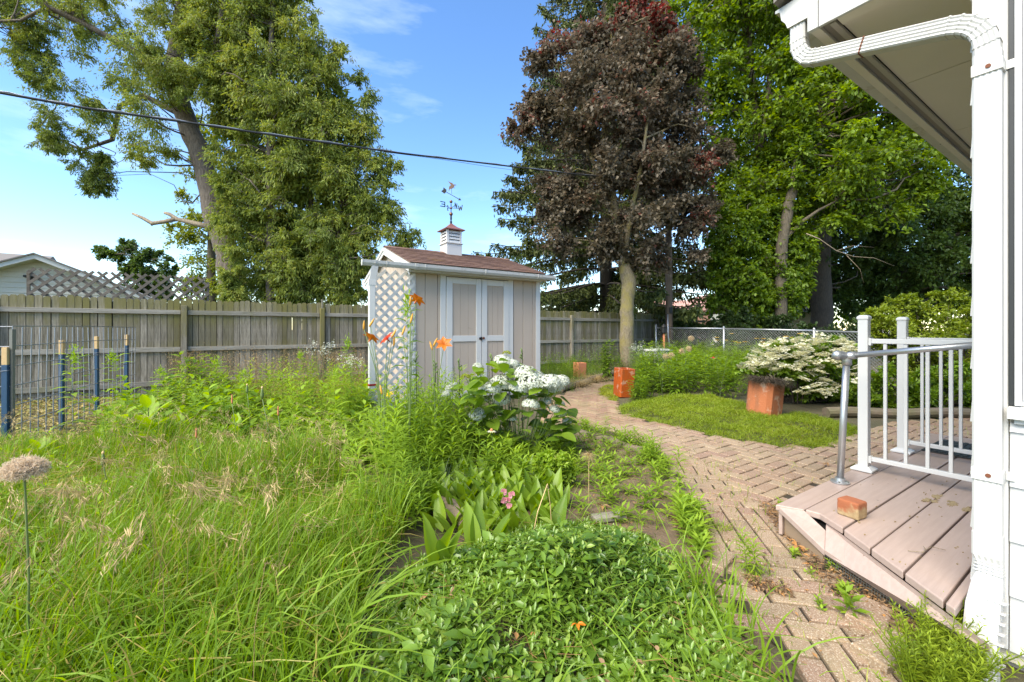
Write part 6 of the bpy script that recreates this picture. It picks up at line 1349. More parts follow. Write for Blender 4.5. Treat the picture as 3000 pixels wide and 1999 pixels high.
# dark jagged plant group near fence
dk_ = Fol(); n = 16; P = scatter(gpoly([(500, 1200), (560, 1180), (640, 1185), (600, 1230), (520, 1250)]), n); lance(dk_, P, RNG.uniform(.5, .85, n), 14, .15, .06, up=.2, t0=.25, tv=.3, curl=.3, base=.3)
stuff(dk_.build('ragweed_patch', L['broad']), 'darker broad leaved weed patch below the mid fence post', 'weeds')
# white frothy asters
for k, (px, py, h, w_, lab) in enumerate([(945, 1195, .98, .16, 'frothy white flowering aster in front of the fence post'), (1030, 1190, .78, .08, 'small white aster between the fence post and shed'), (1870, 1120, .85, .1, 'white aster cluster right of the maple trunk'), (1905, 1105, .7, .1, 'white and pink aster cluster near the lantern post')]):
    t = plant('white_aster', px, py, lab, 'flower', 'white asters'); f_ = Fol(); w2 = Fol(); n = 26
    e = np.column_stack([RNG.normal(0, w_, n), RNG.normal(0, w_, n), h * RNG.uniform(.75, 1.05, n)]); s0 = np.column_stack([e[:, 0] * .2, e[:, 1] * .2, h * .45 * np.ones(n)]); f_.stick(np.zeros((1, 3)), np.array([[0, 0, h * .5]]), .004, .003); f_.stick(s0, e, .0016, .001)
    q = np.repeat(e, 9, 0) + RNG.normal(size=(n * 9, 3)) * .02; w2.diamond(q, rdir(n * 9), rdir(n * 9), .018, .012, RNG.uniform(.4, .8, n * 9)); lance(f_, O1(), np.array([h * .8]), 30, .08, .016, t0=.4)
    f_.build('foliage', L['grey'], t); w2.build('blossom', L['petal'], t)
# salsify seed heads and buds
t = thing('seed_head', gnd(80, 2010) , 'round fluffy tan salsify seed head at the left edge', 'seed head'); zc_ = at(72, 1378, gnd(80, 2010).y) - t.location
MB().tube([(0, 0, 0), zc_ * .5 + Vector((.01, 0, 0)), zc_ - Vector((0, 0, .02))], [.004, .0035, .003], 6).build('stem', M['stem'], t)
f_ = Fol(); n = 900; d = rdir(n); d[:, 2] = np.abs(d[:, 2]) * 1.3 - .5; d = nrm(d); rr_ = RNG.uniform(.026, .044, n)[:, None]; ell = np.array([1.25, 1.25, .95])
p0 = np.array(zc_) + d * .006; f_.stick(p0, np.array(zc_) + d * rr_ * ell, .0005, .0004, RNG.uniform(.3, .6, n))
q = np.repeat(np.array(zc_) + d * rr_ * ell, 7, 0); f_.stick(q, q + (np.repeat(d, 7, 0) * .35 + rdir(n * 7)) * .010, .0005, .0004, RNG.uniform(.5, .95, n * 7)); f_.build('fluff', L['fluff'], t)
for k, (px, py, tx_, ty_, lab) in enumerate([(800, 1430, 768, 1165, 'closed salsify bud on a tall curved stem above the weeds'), (730, 1330, 724, 1150, 'salsify bud beside the taller one'), (310, 1500, 302, 1360, 'salsify bud in the grass right of the fluffy seed head'), (590, 1420, 575, 1280, 'brown plantain head among weeds left of centre'), (820, 1400, 815, 1215, 'tan seed spike on the tall stalk near the weeds centre'), (690, 1380, 680, 1180, 'brown tipped spike left of the salsify buds')]):
    t = plant('flower_bud', px, py, lab, 'bud', 'buds and spikes in the grass'); b = at(tx_, ty_, t.location.y - .1) - t.location
    MB().tube([(0, 0, 0), b * .6 + Vector((.02, 0, 0)), b], [.003, .0028, .0032], 6).build('stem', M['stem'], t, smooth=True)
    s_ = 1 if k < 3 else .6
    MB().lathe([(.003, 0), (.011 * s_, .012), (.012 * s_, .03), (.008 * s_, .06), (.006 * s_, .075), (.001, .078)], b - Vector((0, 0, .01)), 8).build('bud', M['stem'] if k < 3 else M['clayin'], t, smooth=True)
    if k < 3: MB().lathe([(.006, 0), (.008, .012), (.003, .02), (.001, .021)], b + Vector((0, 0, .062)), 8).build('tip', M['pine'], t, smooth=True)
# --- daylilies before the shed
def lily_flower(m_, s=1.0):
    f_ = Fol(); th = np.arange(6) * 1.047 + RNG.uniform(0, 1); d = np.column_stack([np.cos(th), np.sin(th), np.full(6, .55)]); f_.leaf(np.zeros((6, 3)), d, UPV - d * .6, .075 * s, .042 * s, RNG.uniform(.2, .9, 6), .35, .25, (.55, 1.0))
    d2 = np.column_stack([np.cos(th) * .3, np.sin(th) * .3, np.ones(6)]); f_.stick(np.zeros((6, 3)), d2 * .045 * s, .001, .0008, .9); f_.stick(np.array([[0, 0, -.03 * s]]), np.zeros((1, 3)), .004 * s, .008 * s, .4); return f_.mesh('flower', m_)
lo, lr2 = lily_flower(L['orange'], 1.05), lily_flower(L['redpet'], 1.0)
bud = MB().lathe([(.003, -.02), (.009, 0), (.0095, .03), (.004, .06), (.001, .065)], n=8).mesh('bud', plain('yellow_orange_bud', (.62, .30, .03), .5), True)
def lily(px, py, Z, tops, lab, flower):
    p = at(px, 965, Z); t = thing('daylily', (p.x, p.y, 0), lab, 'flower', 'orange daylilies by the shed')
    for (tx_, ty_, kind) in tops:
        q = at(tx_, ty_, Z) - t.location; mid = Vector((q.x * .35, 0, q.z * .72)); MB().tube([(0, 0, 0), Vector((q.x * .1, 0, q.z * .4)), mid, q], [.0048, .0042, .0035, .0025], 6).build('stalk', M['stemdark'] if kind == 'd' else M['stem'], t, smooth=True)
        if kind == 'f': put('flower', flower, t, q, (random.uniform(.3, .9), random.uniform(-.6, .6), random.uniform(0, 6)))
        elif kind == 'b': put('bud', bud, t, q, (random.uniform(-.5, .5), random.uniform(-.5, .5), 0), (1, 1, 1))
lily(1118, 1290, 3.5, [(1085, 994, 'f'), (1066, 962, 'b'), (1085, 952, 'b')], 'orange daylily left of the shed lattice with open bloom', lo)
lily(1200, 1290, 3.45, [(1219, 882, 'f'), (1202, 890, 'b'), (1204, 940, 'b'), (1180, 975, 'b')], 'tallest orange daylily blooming before the shed corner', lo)
lily(1122, 1300, 3.4, [(1136, 995, 'f'), (1154, 1008, 'b'), (1150, 985, 'b')], 'wilting red daylily bloom before the shed lattice', lr2)
lily(1275, 1290, 3.6, [(1301, 1010, 'f'), (1272, 1010, 'b'), (1265, 1020, 'b')], 'small orange daylily in front of the shed door casing', lo)
lily(1120, 1320, 3.6, [(1118, 1150, 'b'), (1140, 1158, 'f')], 'low yellow daylily bud at the foot of the lattice', lily_flower(L['yellow'], .6))
# strap-leaf clumps
def strap(px, py, n, h0, h1, w, lab, m_, t0=(.3, .7), dr=(.6, 1.1), spread=.06):
    t = plant('daylily_clump', px, py, lab, 'plant'); f_ = Fol(); P = disc(n, spread); b = az(n); f_.blade(toz(P), nrm(b * .35 + UPV), b, RNG.uniform(h0, h1, n), w, RNG.uniform(*t0, n), RNG.uniform(*dr, n), 8); f_.build('strap_leaves', m_, t); return t
strap(1075, 1345, 40, .35, .75, .020, 'arching yellow green strap leaves left of the shed foot', L['weed'], (.5, .95))
strap(1130, 1320, 36, .35, .7, .018, 'strap leaf clump in front of the shed lattice', L['broad'])
strap(1235, 1330, 36, .35, .7, .014, 'grassy leaf clump before the shed corner', L['weed'])
strap(1290, 1440, 44, .25, .5, .007, 'thin dark grassy tuft left of the broad lily leaves', L['grey'], (.1, .5))
# tall lily stems with whorled leaves between camera and the shed (dark stems)
dst = []
for k in range(3):
    f_ = Fol(); lance(f_, O1(), np.array([.8]), 80, .07, .011, up=.25, t0=.35, tv=.25, top=.5, curl=.3, base=.06, lean=.02); dst.append(f_.mesh('foliage', L['broad']))
bk = MB().lathe([(.002, 0), (.007, .01), (.008, .03), (.002, .045)], n=6).mesh('bud', M['stem'], True)
for k, (px, py, ty_, Z, lab) in enumerate([(1218, 1400, 1040, 4.3, 'leftmost dark stemmed lily stalk before the shed'), (1275, 1390, 1065, 4.3, 'dark stemmed lily before the shed door casing'), (1345, 1400, 1060, 4.1, 'dark stemmed lily before the left shed door'), (1385, 1410, 1150, 4.0, 'shorter dark stemmed lily left of the hydrangea'), (1441, 1400, 1045, 4.1, 'dark stemmed lily before the shed doors meeting'), (1490, 1400, 1110, 4.0, 'dark stemmed lily in front of the hydrangea blooms'), (1530, 1250, 1030, 4.6, 'lily tip rising behind the white hydrangea blooms')]):
    p = at(px, 965, Z); t = thing('lily_stalk', (p.x, p.y, 0), lab, 'plant', 'dark stemmed lilies'); h = hz(ty_, Z)
    MB().tube([(0, 0, 0), (.01, 0, h * .5), (.0, 0, h)], [.006, .005, .003], 6).build('stem', M['stemdark'], t); put('foliage', dst[k % 3], t, (0, 0, 0), (0, 0, k), (1.15, 1.15, h / .84))
    for j in range(6): put('bud', bk, t, (0, 0, h - .02 * j), aim((math.cos(j * 2.1), math.sin(j * 2.1), .8)) if 0 else (random.uniform(-.9, .9), random.uniform(-.9, .9), 0))
# --- white hydrangea
HZ = 3.95
hyd = thing('white_hydrangea', at(1520, 965, HZ) - Vector((0, 0, EYE)), 'smooth hydrangea bush with big round white flower heads', 'shrub'); hb = hyd.location.copy()
def mophead(r, seed):
    f_ = Fol(); n = 420; d = rdir(n); d[:, 2] = np.abs(d[:, 2]) * 1.0 - .25; d = nrm(d); c = d * r * np.array([1, 1, .72]) * RNG.uniform(.86, 1.04, (n, 1))
    for k in range(4):
        a1 = np.cross(d, rdir(n)); a1 = nrm(a1); th = k * math.pi / 2; a2 = np.cross(d, a1); q = a1 * math.cos(th) + a2 * math.sin(th); f_.diamond(c, q + d * .15, d, r * .13, r * .12, np.clip(RNG.normal(.62, .2, n), .1, .8))
    return f_.mesh('flower_head', L['petal'])
mh = [mophead(.085, k) for k in range(3)]
green_head = Fol(); n = 260; d = rdir(n); d[:, 2] = np.abs(d[:, 2]) - .2; green_head.diamond(d * .05, rdir(n), d, .012, .012, RNG.uniform(.3, .9, n)); gh = green_head.mesh('flower_head', L['sedum'])
heads = [(1475, 1062, .75), (1520, 1085, .7), (1545, 1100, .9), (1560, 1118, 1.0), (1590, 1135, .95), (1608, 1125, .9), (1470, 1125, .9), (1435, 1145, .8), (1612, 1130, 1.05), (1640, 1120, .7), (1500, 1070, .6), (1468, 1172, .7), (1555, 1188, .62), (1402, 1212, .55), (1392, 1222, .5), (1372, 1250, .45), (1598, 1178, .45), (1625, 1200, .4), (1640, 1185, .38), (1645, 1212, .36), (1660, 1236, .34), (1505, 1230, .3), (1580, 1190, .3), (1320, 1140, .4), (1308, 1155, .35), (1330, 1128, .3), (1400, 1075, .4), (1520, 1140, .7)]
smb = MB()
for k, (px, py, s_) in enumerate(heads):
    q = at(px, py, HZ + random.uniform(-.18, .22) + (.15 if py < 1100 else -.1)) - hb; put('flower_head', mh[k % 3], hyd, q, (random.uniform(-.3, .3), random.uniform(-.3, .3), k), (s_ * 1.5,) * 3); smb.tube([(q.x * .25, q.y * .2, 0), (q.x * .7, q.y * .6, q.z * .55), (q.x, q.y, q.z - .01)], [.005, .004, .003], 5, cap=False)
for (px, py, s_) in ((1365, 1105, .95), (1405, 1092, .8), (1485, 1035, .8), (1420, 1108, .5)):
    q = at(px, py, HZ + .1) - hb; put('flower_head', gh, hyd, q, (0, 0, 0), (s_, s_, s_ * .7)); smb.tube([(q.x * .25, q.y * .2, 0), (q.x * .7, q.y * .6, q.z * .55), (q.x, q.y, q.z - .01)], [.005, .004, .003], 5, cap=False)
smb.build('stems', M['stem'], hyd)
hl = [bigleaf(.15, .115, .18, L['broad'], t_, .12) for t_ in (.15, .35, .55, .75)]
hp_ = [(1345, 1120), (1420, 1060), (1500, 1050), (1600, 1100), (1665, 1180), (1690, 1260), (1675, 1340), (1590, 1350), (1480, 1330), (1400, 1300), (1350, 1220)]
cand = scatter(hp_, 270)
for k, (px, py) in enumerate(cand):
    dz_ = RNG.uniform(-.3, .3); q = at(px, py, HZ + dz_) - hb
    if q.z < .08: q.z = .08
    th = RNG.uniform(0, 6.28); fr = Vector((math.cos(th), math.sin(th) - .45, RNG.uniform(-.55, .25))); put('leaf', hl[k % 4], hyd, q, aim(fr, RNG.uniform(-.35, .35)), (RNG.uniform(.7, 1.15),) * 3)
# --- white lacecap shrub beyond the moss
VS = 6.9
lc = shrub('lacecap_shrub', 'wide shrub covered in creamy white lacecap flowers behind the moss', [(2150, 1080), (2185, 1050), (2240, 1020), (2290, 1000), (2380, 985), (2450, 990), (2500, 1010), (2530, 1090), (2510, 1190), (2420, 1190), (2300, 1170), (2230, 1130)], VS, 80, 30, L['broad'], 14, 13, .075, .045, t0=.35, tv=.35, thick=.8, maxt=.75, stemm=M['bark_dark'])
def lacecap():
    f_ = Fol(); n = 90; q = disc(n, .055); p = toz(q, RNG.normal(0, .008, n)); f_.diamond(p, rdir(n) + UPV * .3, rdir(n) + UPV, .012, .01, RNG.uniform(.0, .35, n)); k = 12; th = RNG.uniform(0, 6.28, k); c = np.column_stack([np.cos(th), np.sin(th), RNG.normal(.1, .15, k)]) * .065 * RNG.uniform(.6, 1.15, (k, 1))
    for j in range(4):
        a_ = th * 0 + j * 1.57 + RNG.uniform(0, 6.28, k); f_.leaf(c, np.column_stack([np.cos(a_), np.sin(a_), np.full(k, .15)]), UPV + rdir(k) * .3, .024, .02, RNG.uniform(.6, .85, k), .1)
    return f_.mesh('flower_cluster', L['cream'])
lcm = [lacecap() for _ in range(4)]
LP = [(2150, 1075), (2190, 1045), (2250, 1000), (2300, 985), (2390, 975), (2470, 985), (2520, 1020), (2530, 1100), (2500, 1150), (2330, 1160), (2280, 1140), (2330, 1060), (2260, 1090)]
cc = np.concatenate([scatter(LP, 95), scatter([(2150, 1075), (2250, 1005), (2400, 980), (2500, 1000), (2500, 1060), (2300, 1060), (2200, 1095)], 85)])
for k, (px, py) in enumerate(cc):
    Zk = VS - .35 - max(0, .5 * math.sin(min(1, (py - 970) / 160) * 1.5)) + RNG.uniform(-.1, .55); q = at(px, py, Zk) - lc.location; put('flower_cluster', lcm[k % 4], lc, q, (RNG.uniform(-.2, .5), RNG.uniform(-.4, .4), k), (RNG.uniform(.8, 1.3),) * 3)
# --- periwinkle mat
PERI = gpoly([(1100, 1730), (1220, 1650), (1400, 1590), (1560, 1545), (1720, 1535), (1890, 1575), (2010, 1660), (2090, 1750), (2170, 1850), (2220, 1960), (2290, 2080), (2300, 2200), (1060, 2200), (1060, 1850)])
def mound(P, poly, h): return h * np.minimum(1, edgedist(P, poly) / .35)
pv = Fol(); n = 8600; P = scatter(PERI, n); ed_ = edgedist(P, PERI); keep = (RNG.random(n) < np.clip(.3 + ed_ / .18, 0, 1)) & (lowf(P, 9, .3) > .06); P = P[keep]; n = len(P)
lump = .25 + 1.35 * lowf(P, 6.0, 1.2); hgt_ = mound(P, PERI, .15) * RNG.uniform(.35, 1.1, n) * lump + .012
b = az(n); s0 = toz(P, hgt_); sz = np.exp(RNG.normal(0, .28, n)) * (.75 + .5 * lowf(P, 11, 5)); tb = np.clip(RNG.normal(.34, .2, n) + .6 * (lowf(P, 5, 3) - .5), .02, .7); tb = np.where(RNG.random(n) < .07, .93, tb)
for sg in (-1, 1):
    sd = np.column_stack([-b[:, 1], b[:, 0], np.zeros(n)]) * sg; d = sd * .9 + b * RNG.uniform(.2, .8, (n, 1)) + UPV * RNG.uniform(-.15, .8, (n, 1)); pv.leaf(s0, d, UPV + rdir(n) * .5, .037 * sz, .0155 * sz * RNG.uniform(.8, 1.2, n), tb, RNG.uniform(.1, .4), .2)
m_ = RNG.random(n) < .45; k_ = m_.sum(); pv.leaf(s0[m_] + UPV * .01, b[m_] * .6 + UPV * 1.0, b[m_] * -.5 + UPV, RNG.uniform(.016, .034, k_), .011, np.clip(RNG.normal(.7, .15, k_), .2, .95), .1, .3)
pv.stick(s0 - b * .05 - UPV * .03, s0 + b * .02, .0012, .0009, .75)
ex = RNG.choice(n, 260); pv.stick(s0[ex], s0[ex] + b[ex] * .16 + UPV * RNG.uniform(.0, .08, (260, 1)), .0012, .0008, .8)
stuff(pv.build('periwinkle', L['peri']), 'glossy dark green periwinkle ground cover at the bottom centre', 'ground cover')
dd_ = Fol(); n = 260; P = scatter(PERI, n); dd_.leaf(toz(P, mound(P, PERI, .1) * RNG.uniform(.4, 1.2, n)), az(n), UPV + rdir(n) * .6, RNG.uniform(.02, .05, n), RNG.uniform(.006, .02, n), RNG.uniform(.2, .95, n), .3); dd_.stick(toz(P, .08), toz(P, .08) + az(n) * RNG.uniform(.04, .16, (n, 1)), .0011, .0008, .8)
stuff(dd_.build('dead_leaves', L['brown']), 'dead leaves and straws caught in the periwinkle', 'leaf litter')
und = Fol(); n = 330; P = scatter(PERI, n); und.blade(toz(P), nrm(RNG.normal(size=(n, 3)) * .3 + UPV), az(n), RNG.uniform(.18, .42, n), RNG.uniform(.004, .008, n), RNG.uniform(.3, .72, n), RNG.uniform(.3, .9, n), 5)
edge = gpoly([(1980, 1700), (2090, 1720), (2200, 1850), (2330, 1999), (2300, 2100), (2000, 1900)]); n = 90; P = scatter(edge, n); und.blade(toz(P), nrm(RNG.normal(size=(n, 3)) * .2 + UPV), az(n), RNG.uniform(.2, .4, n), RNG.uniform(.006, .011, n), RNG.uniform(.3, .75, n), RNG.uniform(.1, .7, n), 5)
stuff(und.build('stray_grass', L['grass']), 'scattered grass blades growing through the periwinkle', 'grass')
# --- lily of the valley / broad leaves
lv = [bigleaf(.22, .075, .12, L['broad'], t_, .35) for t_ in (.3, .5, .66, .78)]
lob = thing('lily_leaf_patch', gnd(1440, 1500), 'patch of broad upright lily of the valley leaves before the hydrangea', 'plant')
for k, (x_, y_) in enumerate(scatter(gpoly([(1200, 1420), (1330, 1400), (1500, 1390), (1640, 1450), (1660, 1540), (1560, 1580), (1400, 1590), (1290, 1570), (1230, 1500)]), 270)):
    th = RNG.uniform(0, 6.28); put('leaf', lv[k % 4], lob, Vector((x_, y_, 0)) - lob.location, aim((math.cos(th) * .55, math.sin(th) * .55, RNG.uniform(.7, 1.3)), RNG.uniform(-1, 1)), (RNG.uniform(.7, 1.15),) * 3)
for (px, py, s_) in ((1270, 1700, 1.25), (1300, 1690, 1.0), (1395, 1640, 1.2), (1440, 1650, 1.1), (1500, 1600, 1.15), (1620, 1600, 1.2), (1650, 1560, 1.2)):
    for j in range(2):
        th = RNG.uniform(0, 6.28); put('leaf', lv[(j + px) % 4], lob, gnd(px, py) - lob.location + Vector((0, 0, .03)), aim((math.cos(th) * .35, math.sin(th) * .35, 1.0), RNG.uniform(-1, 1)), (s_,) * 3)
# mixed bed weeds around hydrangea foot
bd = Fol(); BED = gpoly([(1130, 1330), (1300, 1290), (1420, 1290), (1650, 1290), (1700, 1340), (1680, 1450), (1560, 1440), (1300, 1420), (1170, 1450)])
n = 210; P = scatter(BED, n); lance(bd, P, RNG.uniform(.25, .5, n) * np.interp(P[:, 0] / P[:, 1], [-.2, -.06, .02], [1, .85, .45]), 24, .075, .014, t0=.5)
n = 1500; P = scatter(BED, n); bd.blade(toz(P), nrm(rdir(n) * .35 + UPV), az(n), RNG.uniform(.2, .5, n) * np.interp(P[:, 0] / P[:, 1], [-.2, -.06, .02], [1, .8, .4]), .005, RNG.uniform(.2, .75, n), RNG.uniform(.2, .8, n), 4)
n = 90; P = scatter(gpoly([(1180, 1400), (1290, 1380), (1260, 1560), (1170, 1560)]), n); lance(bd, P, RNG.uniform(.15, .3, n), 16, .07, .012, t0=.4)
n = 150; P = scatter(gpoly([(1090, 1330), (1250, 1285), (1420, 1280), (1430, 1330), (1300, 1400), (1150, 1420)]), n); lance(bd, P, RNG.uniform(.4, .8, n), 34, .085, .016, t0=.5, tv=.25)
n = 900; P = scatter(gpoly([(1090, 1330), (1250, 1285), (1420, 1280), (1430, 1330), (1300, 1400), (1150, 1420)]), n); bd.blade(toz(P), nrm(rdir(n) * .3 + UPV), az(n), RNG.uniform(.35, .7, n), .007, RNG.uniform(.2, .75, n), RNG.uniform(.3, .9, n), 5)
stuff(bd.build('bed_weeds', L['weed']), 'mixed narrow leaved weeds around the foot of the hydrangea', 'weeds')
sb_ = shrub('small_shrub', 'small yellow green leafy bush between hydrangea and bare soil', [(1570, 1340), (1610, 1320), (1660, 1330), (1690, 1360), (1675, 1410), (1640, 1440), (1590, 1410)], 3.2, 40, 17, L['weed'], 14, 10, .032, .019, t0=.6, tv=.2, thick=.9, maxt=.15, stemm=M['stem'])
# sweet pea, coneflower, bergamot
t = plant('sweet_pea', 1480, 1590, 'pink sweet pea blooms among the broad lily leaves', 'flower')
f_ = Fol(); g2 = Fol()
for (px, py) in ((1475, 1442), (1478, 1465), (1486, 1468), (1500, 1450), (1494, 1480)):
    q = np.array([at(px, py, t.location.y - .05) - t.location]); g2.stick(np.array([[0, 0, .02]]), q, .0014, .001)
    for j in range(4): f_.leaf(q, rdir(1) * np.array([1, .4, 1]) + np.array([[0, -.3, .2]]), np.array([[0, -1, .3]]), .024, .026, RNG.uniform(.2, .8, 1), .1)
f_.build('blossom', L['pink'], t); lance(g2, O1(), np.array([.3]), 12, .08, .014); g2.build('foliage', L['broad'], t)
def daisy(px, py, Z, nm, lab, petm, cone_m, r=.035, npet=14, drp=-.2, grp=None, h=None):
    p = at(px, 965, Z); t = thing(nm, (p.x, p.y, 0), lab, 'flower', grp); q = at(px, py, Z) - t.location; MB().tube([(0.02, 0, 0), (0.01, 0, q.z * .6), q], [.003, .0025, .002], 5).build('stem', M['stem'], t)
    f_ = Fol(); th = np.arange(npet) * 6.2832 / npet; d = np.column_stack([np.cos(th), np.sin(th), np.full(npet, drp)]); f_.leaf(np.tile(np.array(q), (npet, 1)), d, np.tile(UPV, (npet, 1)), r, r * .32, RNG.uniform(.3, .9, npet), .15); f_.build('petals', petm, t)
    MB().lathe([(.001, -.004), (r * .33, 0), (r * .3, r * .25), (r * .12, r * .42), (.0005, r * .45)], q, 10).build('cone', cone_m, t, smooth=True); return t
daisy(1440, 1262, 3.5, 'coneflower', 'pale faded coneflower with orange centre before the hydrangea', L['cream'], M['clayin'], .042, 14, -.1)
for k, (px, py, Z) in enumerate(sorted([(2100, 988, 10.5), (2100, 996, 10.2), (2143, 977, 10.8), (2154, 1000, 10.4), (2127, 996, 10.5), (2302, 985, 8.6), (2322, 988, 8.5), (2344, 977, 8.7), (2343, 987, 8.6), (2320, 996, 8.6), (2235, 1002, 9.5), (2217, 991, 9.6), (2237, 992, 9.6), (2306, 999, 8.6), (2165, 1004, 10), (2182, 1001, 10)])):
    daisy(px, py, Z, 'yellow_daisy', 'yellow daisy, %s from the left before the chain link fence' % ORD[k], L['yellow'], M['stemdark'], .062, 12, -.05, 'yellow daisies by the chain link fence')
for (px, py, Z, lab) in ((2025, 992, 9.8, 'round tan allium seed head in the far bed'), (2018, 1022, 9.6, 'fuzzy tan seed head just below the round allium'), (1998, 1030, 9.2, 'pair member tan seed head in far bed, middle'), (1950, 1045, 9.0, 'low tan seed head left in the far bed'), (1968, 1042, 9.0, 'tan seed head beside the white lattice box')):
    p = at(px, 965, Z); t = thing('allium_head', (p.x, p.y, 0), lab, 'flower', 'seed heads in the far bed'); q = at(px, py, Z) - t.location; MB().tube([(0, 0, 0), q], [.003, .002], 5).build('stem', M['stem'], t); f_ = Fol(); n = 240; d = rdir(n); f_.stick(np.array(q) + d * .012, np.array(q) + d * RNG.uniform(.05, .075, (n, 1)), .0006, .0005, RNG.uniform(0, 1, n)); f_.diamond(np.array(q) + d * .062, rdir(n), d, .016, .012, RNG.uniform(0, 1, n)); f_.build('head', leafmat('tan_seed_head', (.45, .27, .12), (.68, .55, .34), .2, .7, tboost=1.0) if 'tsh' not in globals() else tsh, t)
daisy(2090, 1050, 8.0, 'bee_balm', 'red and white bee balm bloom in the far bed', L['pink'], L['redpet'], .07, 16, .2)
# --- moss phlox mat by the path
MOSS = gpoly([(1804, 1202), (1850, 1180), (1950, 1163), (2100, 1165), (2170, 1183), (2290, 1222), (2330, 1210), (2440, 1236), (2550, 1265), (2475, 1306), (2396, 1322), (2340, 1316), (2289, 1319), (2240, 1306), (2197, 1303), (2140, 1290), (2097, 1287), (2040, 1268), (1982, 1260), (1900, 1238), (1832, 1226)])
def mosszone(poly, n, h, m_, name, lab, mo=.06, tmul=1.0):
    f_ = Fol(); P = scatter(poly, n); z_ = mound(P, poly, mo) + (.03 * np.sin(P[:, 0] * 4.1) * np.sin(P[:, 1] * 5.3) + .02 * np.sin(P[:, 0] * 13 + 2 * np.sin(P[:, 1] * 9))) * np.minimum(1, edgedist(P, poly) / .2); cl = .5 + .5 * np.sin(P[:, 0] * 2.3 + 1.1 * np.sin(P[:, 1] * 3.1)) * np.cos(P[:, 1] * 2.7)
    P = P + RNG.normal(size=P.shape) * .018; d = nrm(RNG.normal(size=(n, 3)) * .75 + UPV); f_.blade(toz(P, np.maximum(z_ - .01, 0)), d, az(n), RNG.uniform(.4, 1.3, n) * h * (.7 + .6 * lowf(P, 8, 2)), .0045, np.clip(RNG.normal(.28, .16, n) + .3 * cl + np.where(RNG.random(n) < .08, .35, 0), .02, .98), RNG.uniform(.2, .8, n), 2)
    # dark earth body under the mat
    o_ = stuff(f_.build(name, m_), lab, 'ground cover'); return o_
mosszone(MOSS, 46000, .08, L['moss'], 'moss_phlox', 'springy bright green moss phlox mat curving along the brick path', .07)
mosszone(gpoly([(1732, 1152), (1760, 1135), (1800, 1122), (1812, 1160), (1805, 1180), (1770, 1172)]), 9000, .04, L['sedum'], 'yellow_sedum', 'low yellow green sedum patch left of the glazed pot', .06)
mx_ = gpoly([(2640, 2080), (2660, 1950), (2720, 1860), (2790, 1850), (2862, 1890), (2875, 2080)])
pf_ = Fol(); n = 170; P = scatter(mx_, n); lance(pf_, P, RNG.uniform(.08, .2, n), 40, .022, .005, up=.5, t0=.4, tv=.3, curl=.2, base=.02, lean=.35)
stuff(pf_.build('creeping_phlox', L['moss']), 'feathery green phlox tuft beside the downspout foot', 'ground cover')
# --- perennial bed behind the moss
pb_ = Fol(); BED2 = gpoly([(1855, 1185), (1860, 1120), (1950, 1095), (2120, 1080), (2200, 1090), (2190, 1170), (2080, 1168), (1950, 1165)])
n = 330; P = scatter(BED2, n); lance(pb_, P, RNG.uniform(.3, .72, n), 20, .15, .038, up=.3, t0=.42, tv=.3, curl=.35)
n = 500; P = scatter(gpoly([(1870, 1120), (1900, 1070), (2100, 1060), (2300, 1075), (2250, 1100), (2130, 1090)]), n); lance(pb_, P, RNG.uniform(.35, .85, n), 16, .16, .038, up=.3, t0=.45, tv=.3, curl=.35)
n = 60; P = scatter(gpoly([(1840, 1180), (1860, 1150), (1900, 1150), (1890, 1185)]), n); lance(pb_, P, RNG.uniform(.12, .3, n), 18, .06, .012, t0=.5)
stuff(pb_.build('perennial_bed', L['broad']), 'dense leafy perennials behind the moss between the two flue pots', 'plants')
gy_ = Fol(); n = 120; P = scatter(gpoly([(1830, 1120), (1850, 1075), (1960, 1065), (1940, 1110)]), n); lance(gy_, P, RNG.uniform(.4, .85, n), 22, .09, .018, t0=.5, tv=.25)
n = 26; P = scatter(gpoly([(1690, 1075), (1790, 1062), (1800, 1085), (1720, 1100)]), n); lance(gy_, P, RNG.uniform(.7, 1.35, n), 16, .12, .012, up=.9, t0=.6, tv=.2, top=.4)
n = 20; P = scatter(gpoly([(1880, 1130), (2150, 1110), (2140, 1180), (1900, 1180)]), n); lance(gy_, P, RNG.uniform(.8, 1.25, n), 10, .09, .008, up=1.0, t0=.7, tv=.2)
stuff(gy_.build('grey_stalks', L['grey']), 'pale grey green stalks around the maple trunk', 'plants')
fl_ = Fol(); n = 260; P = scatter(gpoly([(1570, 1130), (1580, 1075), (1700, 1058), (1860, 1056), (1850, 1085), (1700, 1110), (1620, 1150)]), n); lance(fl_, P, RNG.uniform(.2, .6, n), 22, .09, .016, t0=.35, tv=.3)
n = 2600; P = scatter(gpoly([(1560, 1160), (1580, 1080), (1700, 1070), (1780, 1090), (1700, 1125), (1640, 1160)]), n); fl_.blade(toz(P), nrm(rdir(n) * .4 + UPV), az(n), RNG.uniform(.15, .5, n), .005, RNG.uniform(.05, .8, n), RNG.uniform(.3, 1, n), 4)
stuff(fl_.build('shed_side_weeds', L['broad']), 'dark tangle of leaves between the shed and the far bed', 'weeds')
for (px, py, r_, lab) in ((1745, 1120, .32, 'mound of dry tan grass right of the faded pot'), (1690, 1135, .3, 'buff dry grass tuft before the faded pot')):
    t = plant('dry_grass_tuft', px, py, lab, 'grass'); f_ = Fol(); n = 900; b = az(n); f_.blade(toz(disc(n, .12)), nrm(b * .9 + UPV), b, RNG.uniform(.2, .5, n), .003, RNG.uniform(0, 1, n), RNG.uniform(.5, 1.1, n), 4); f_.build('blades', M['straw'], t)
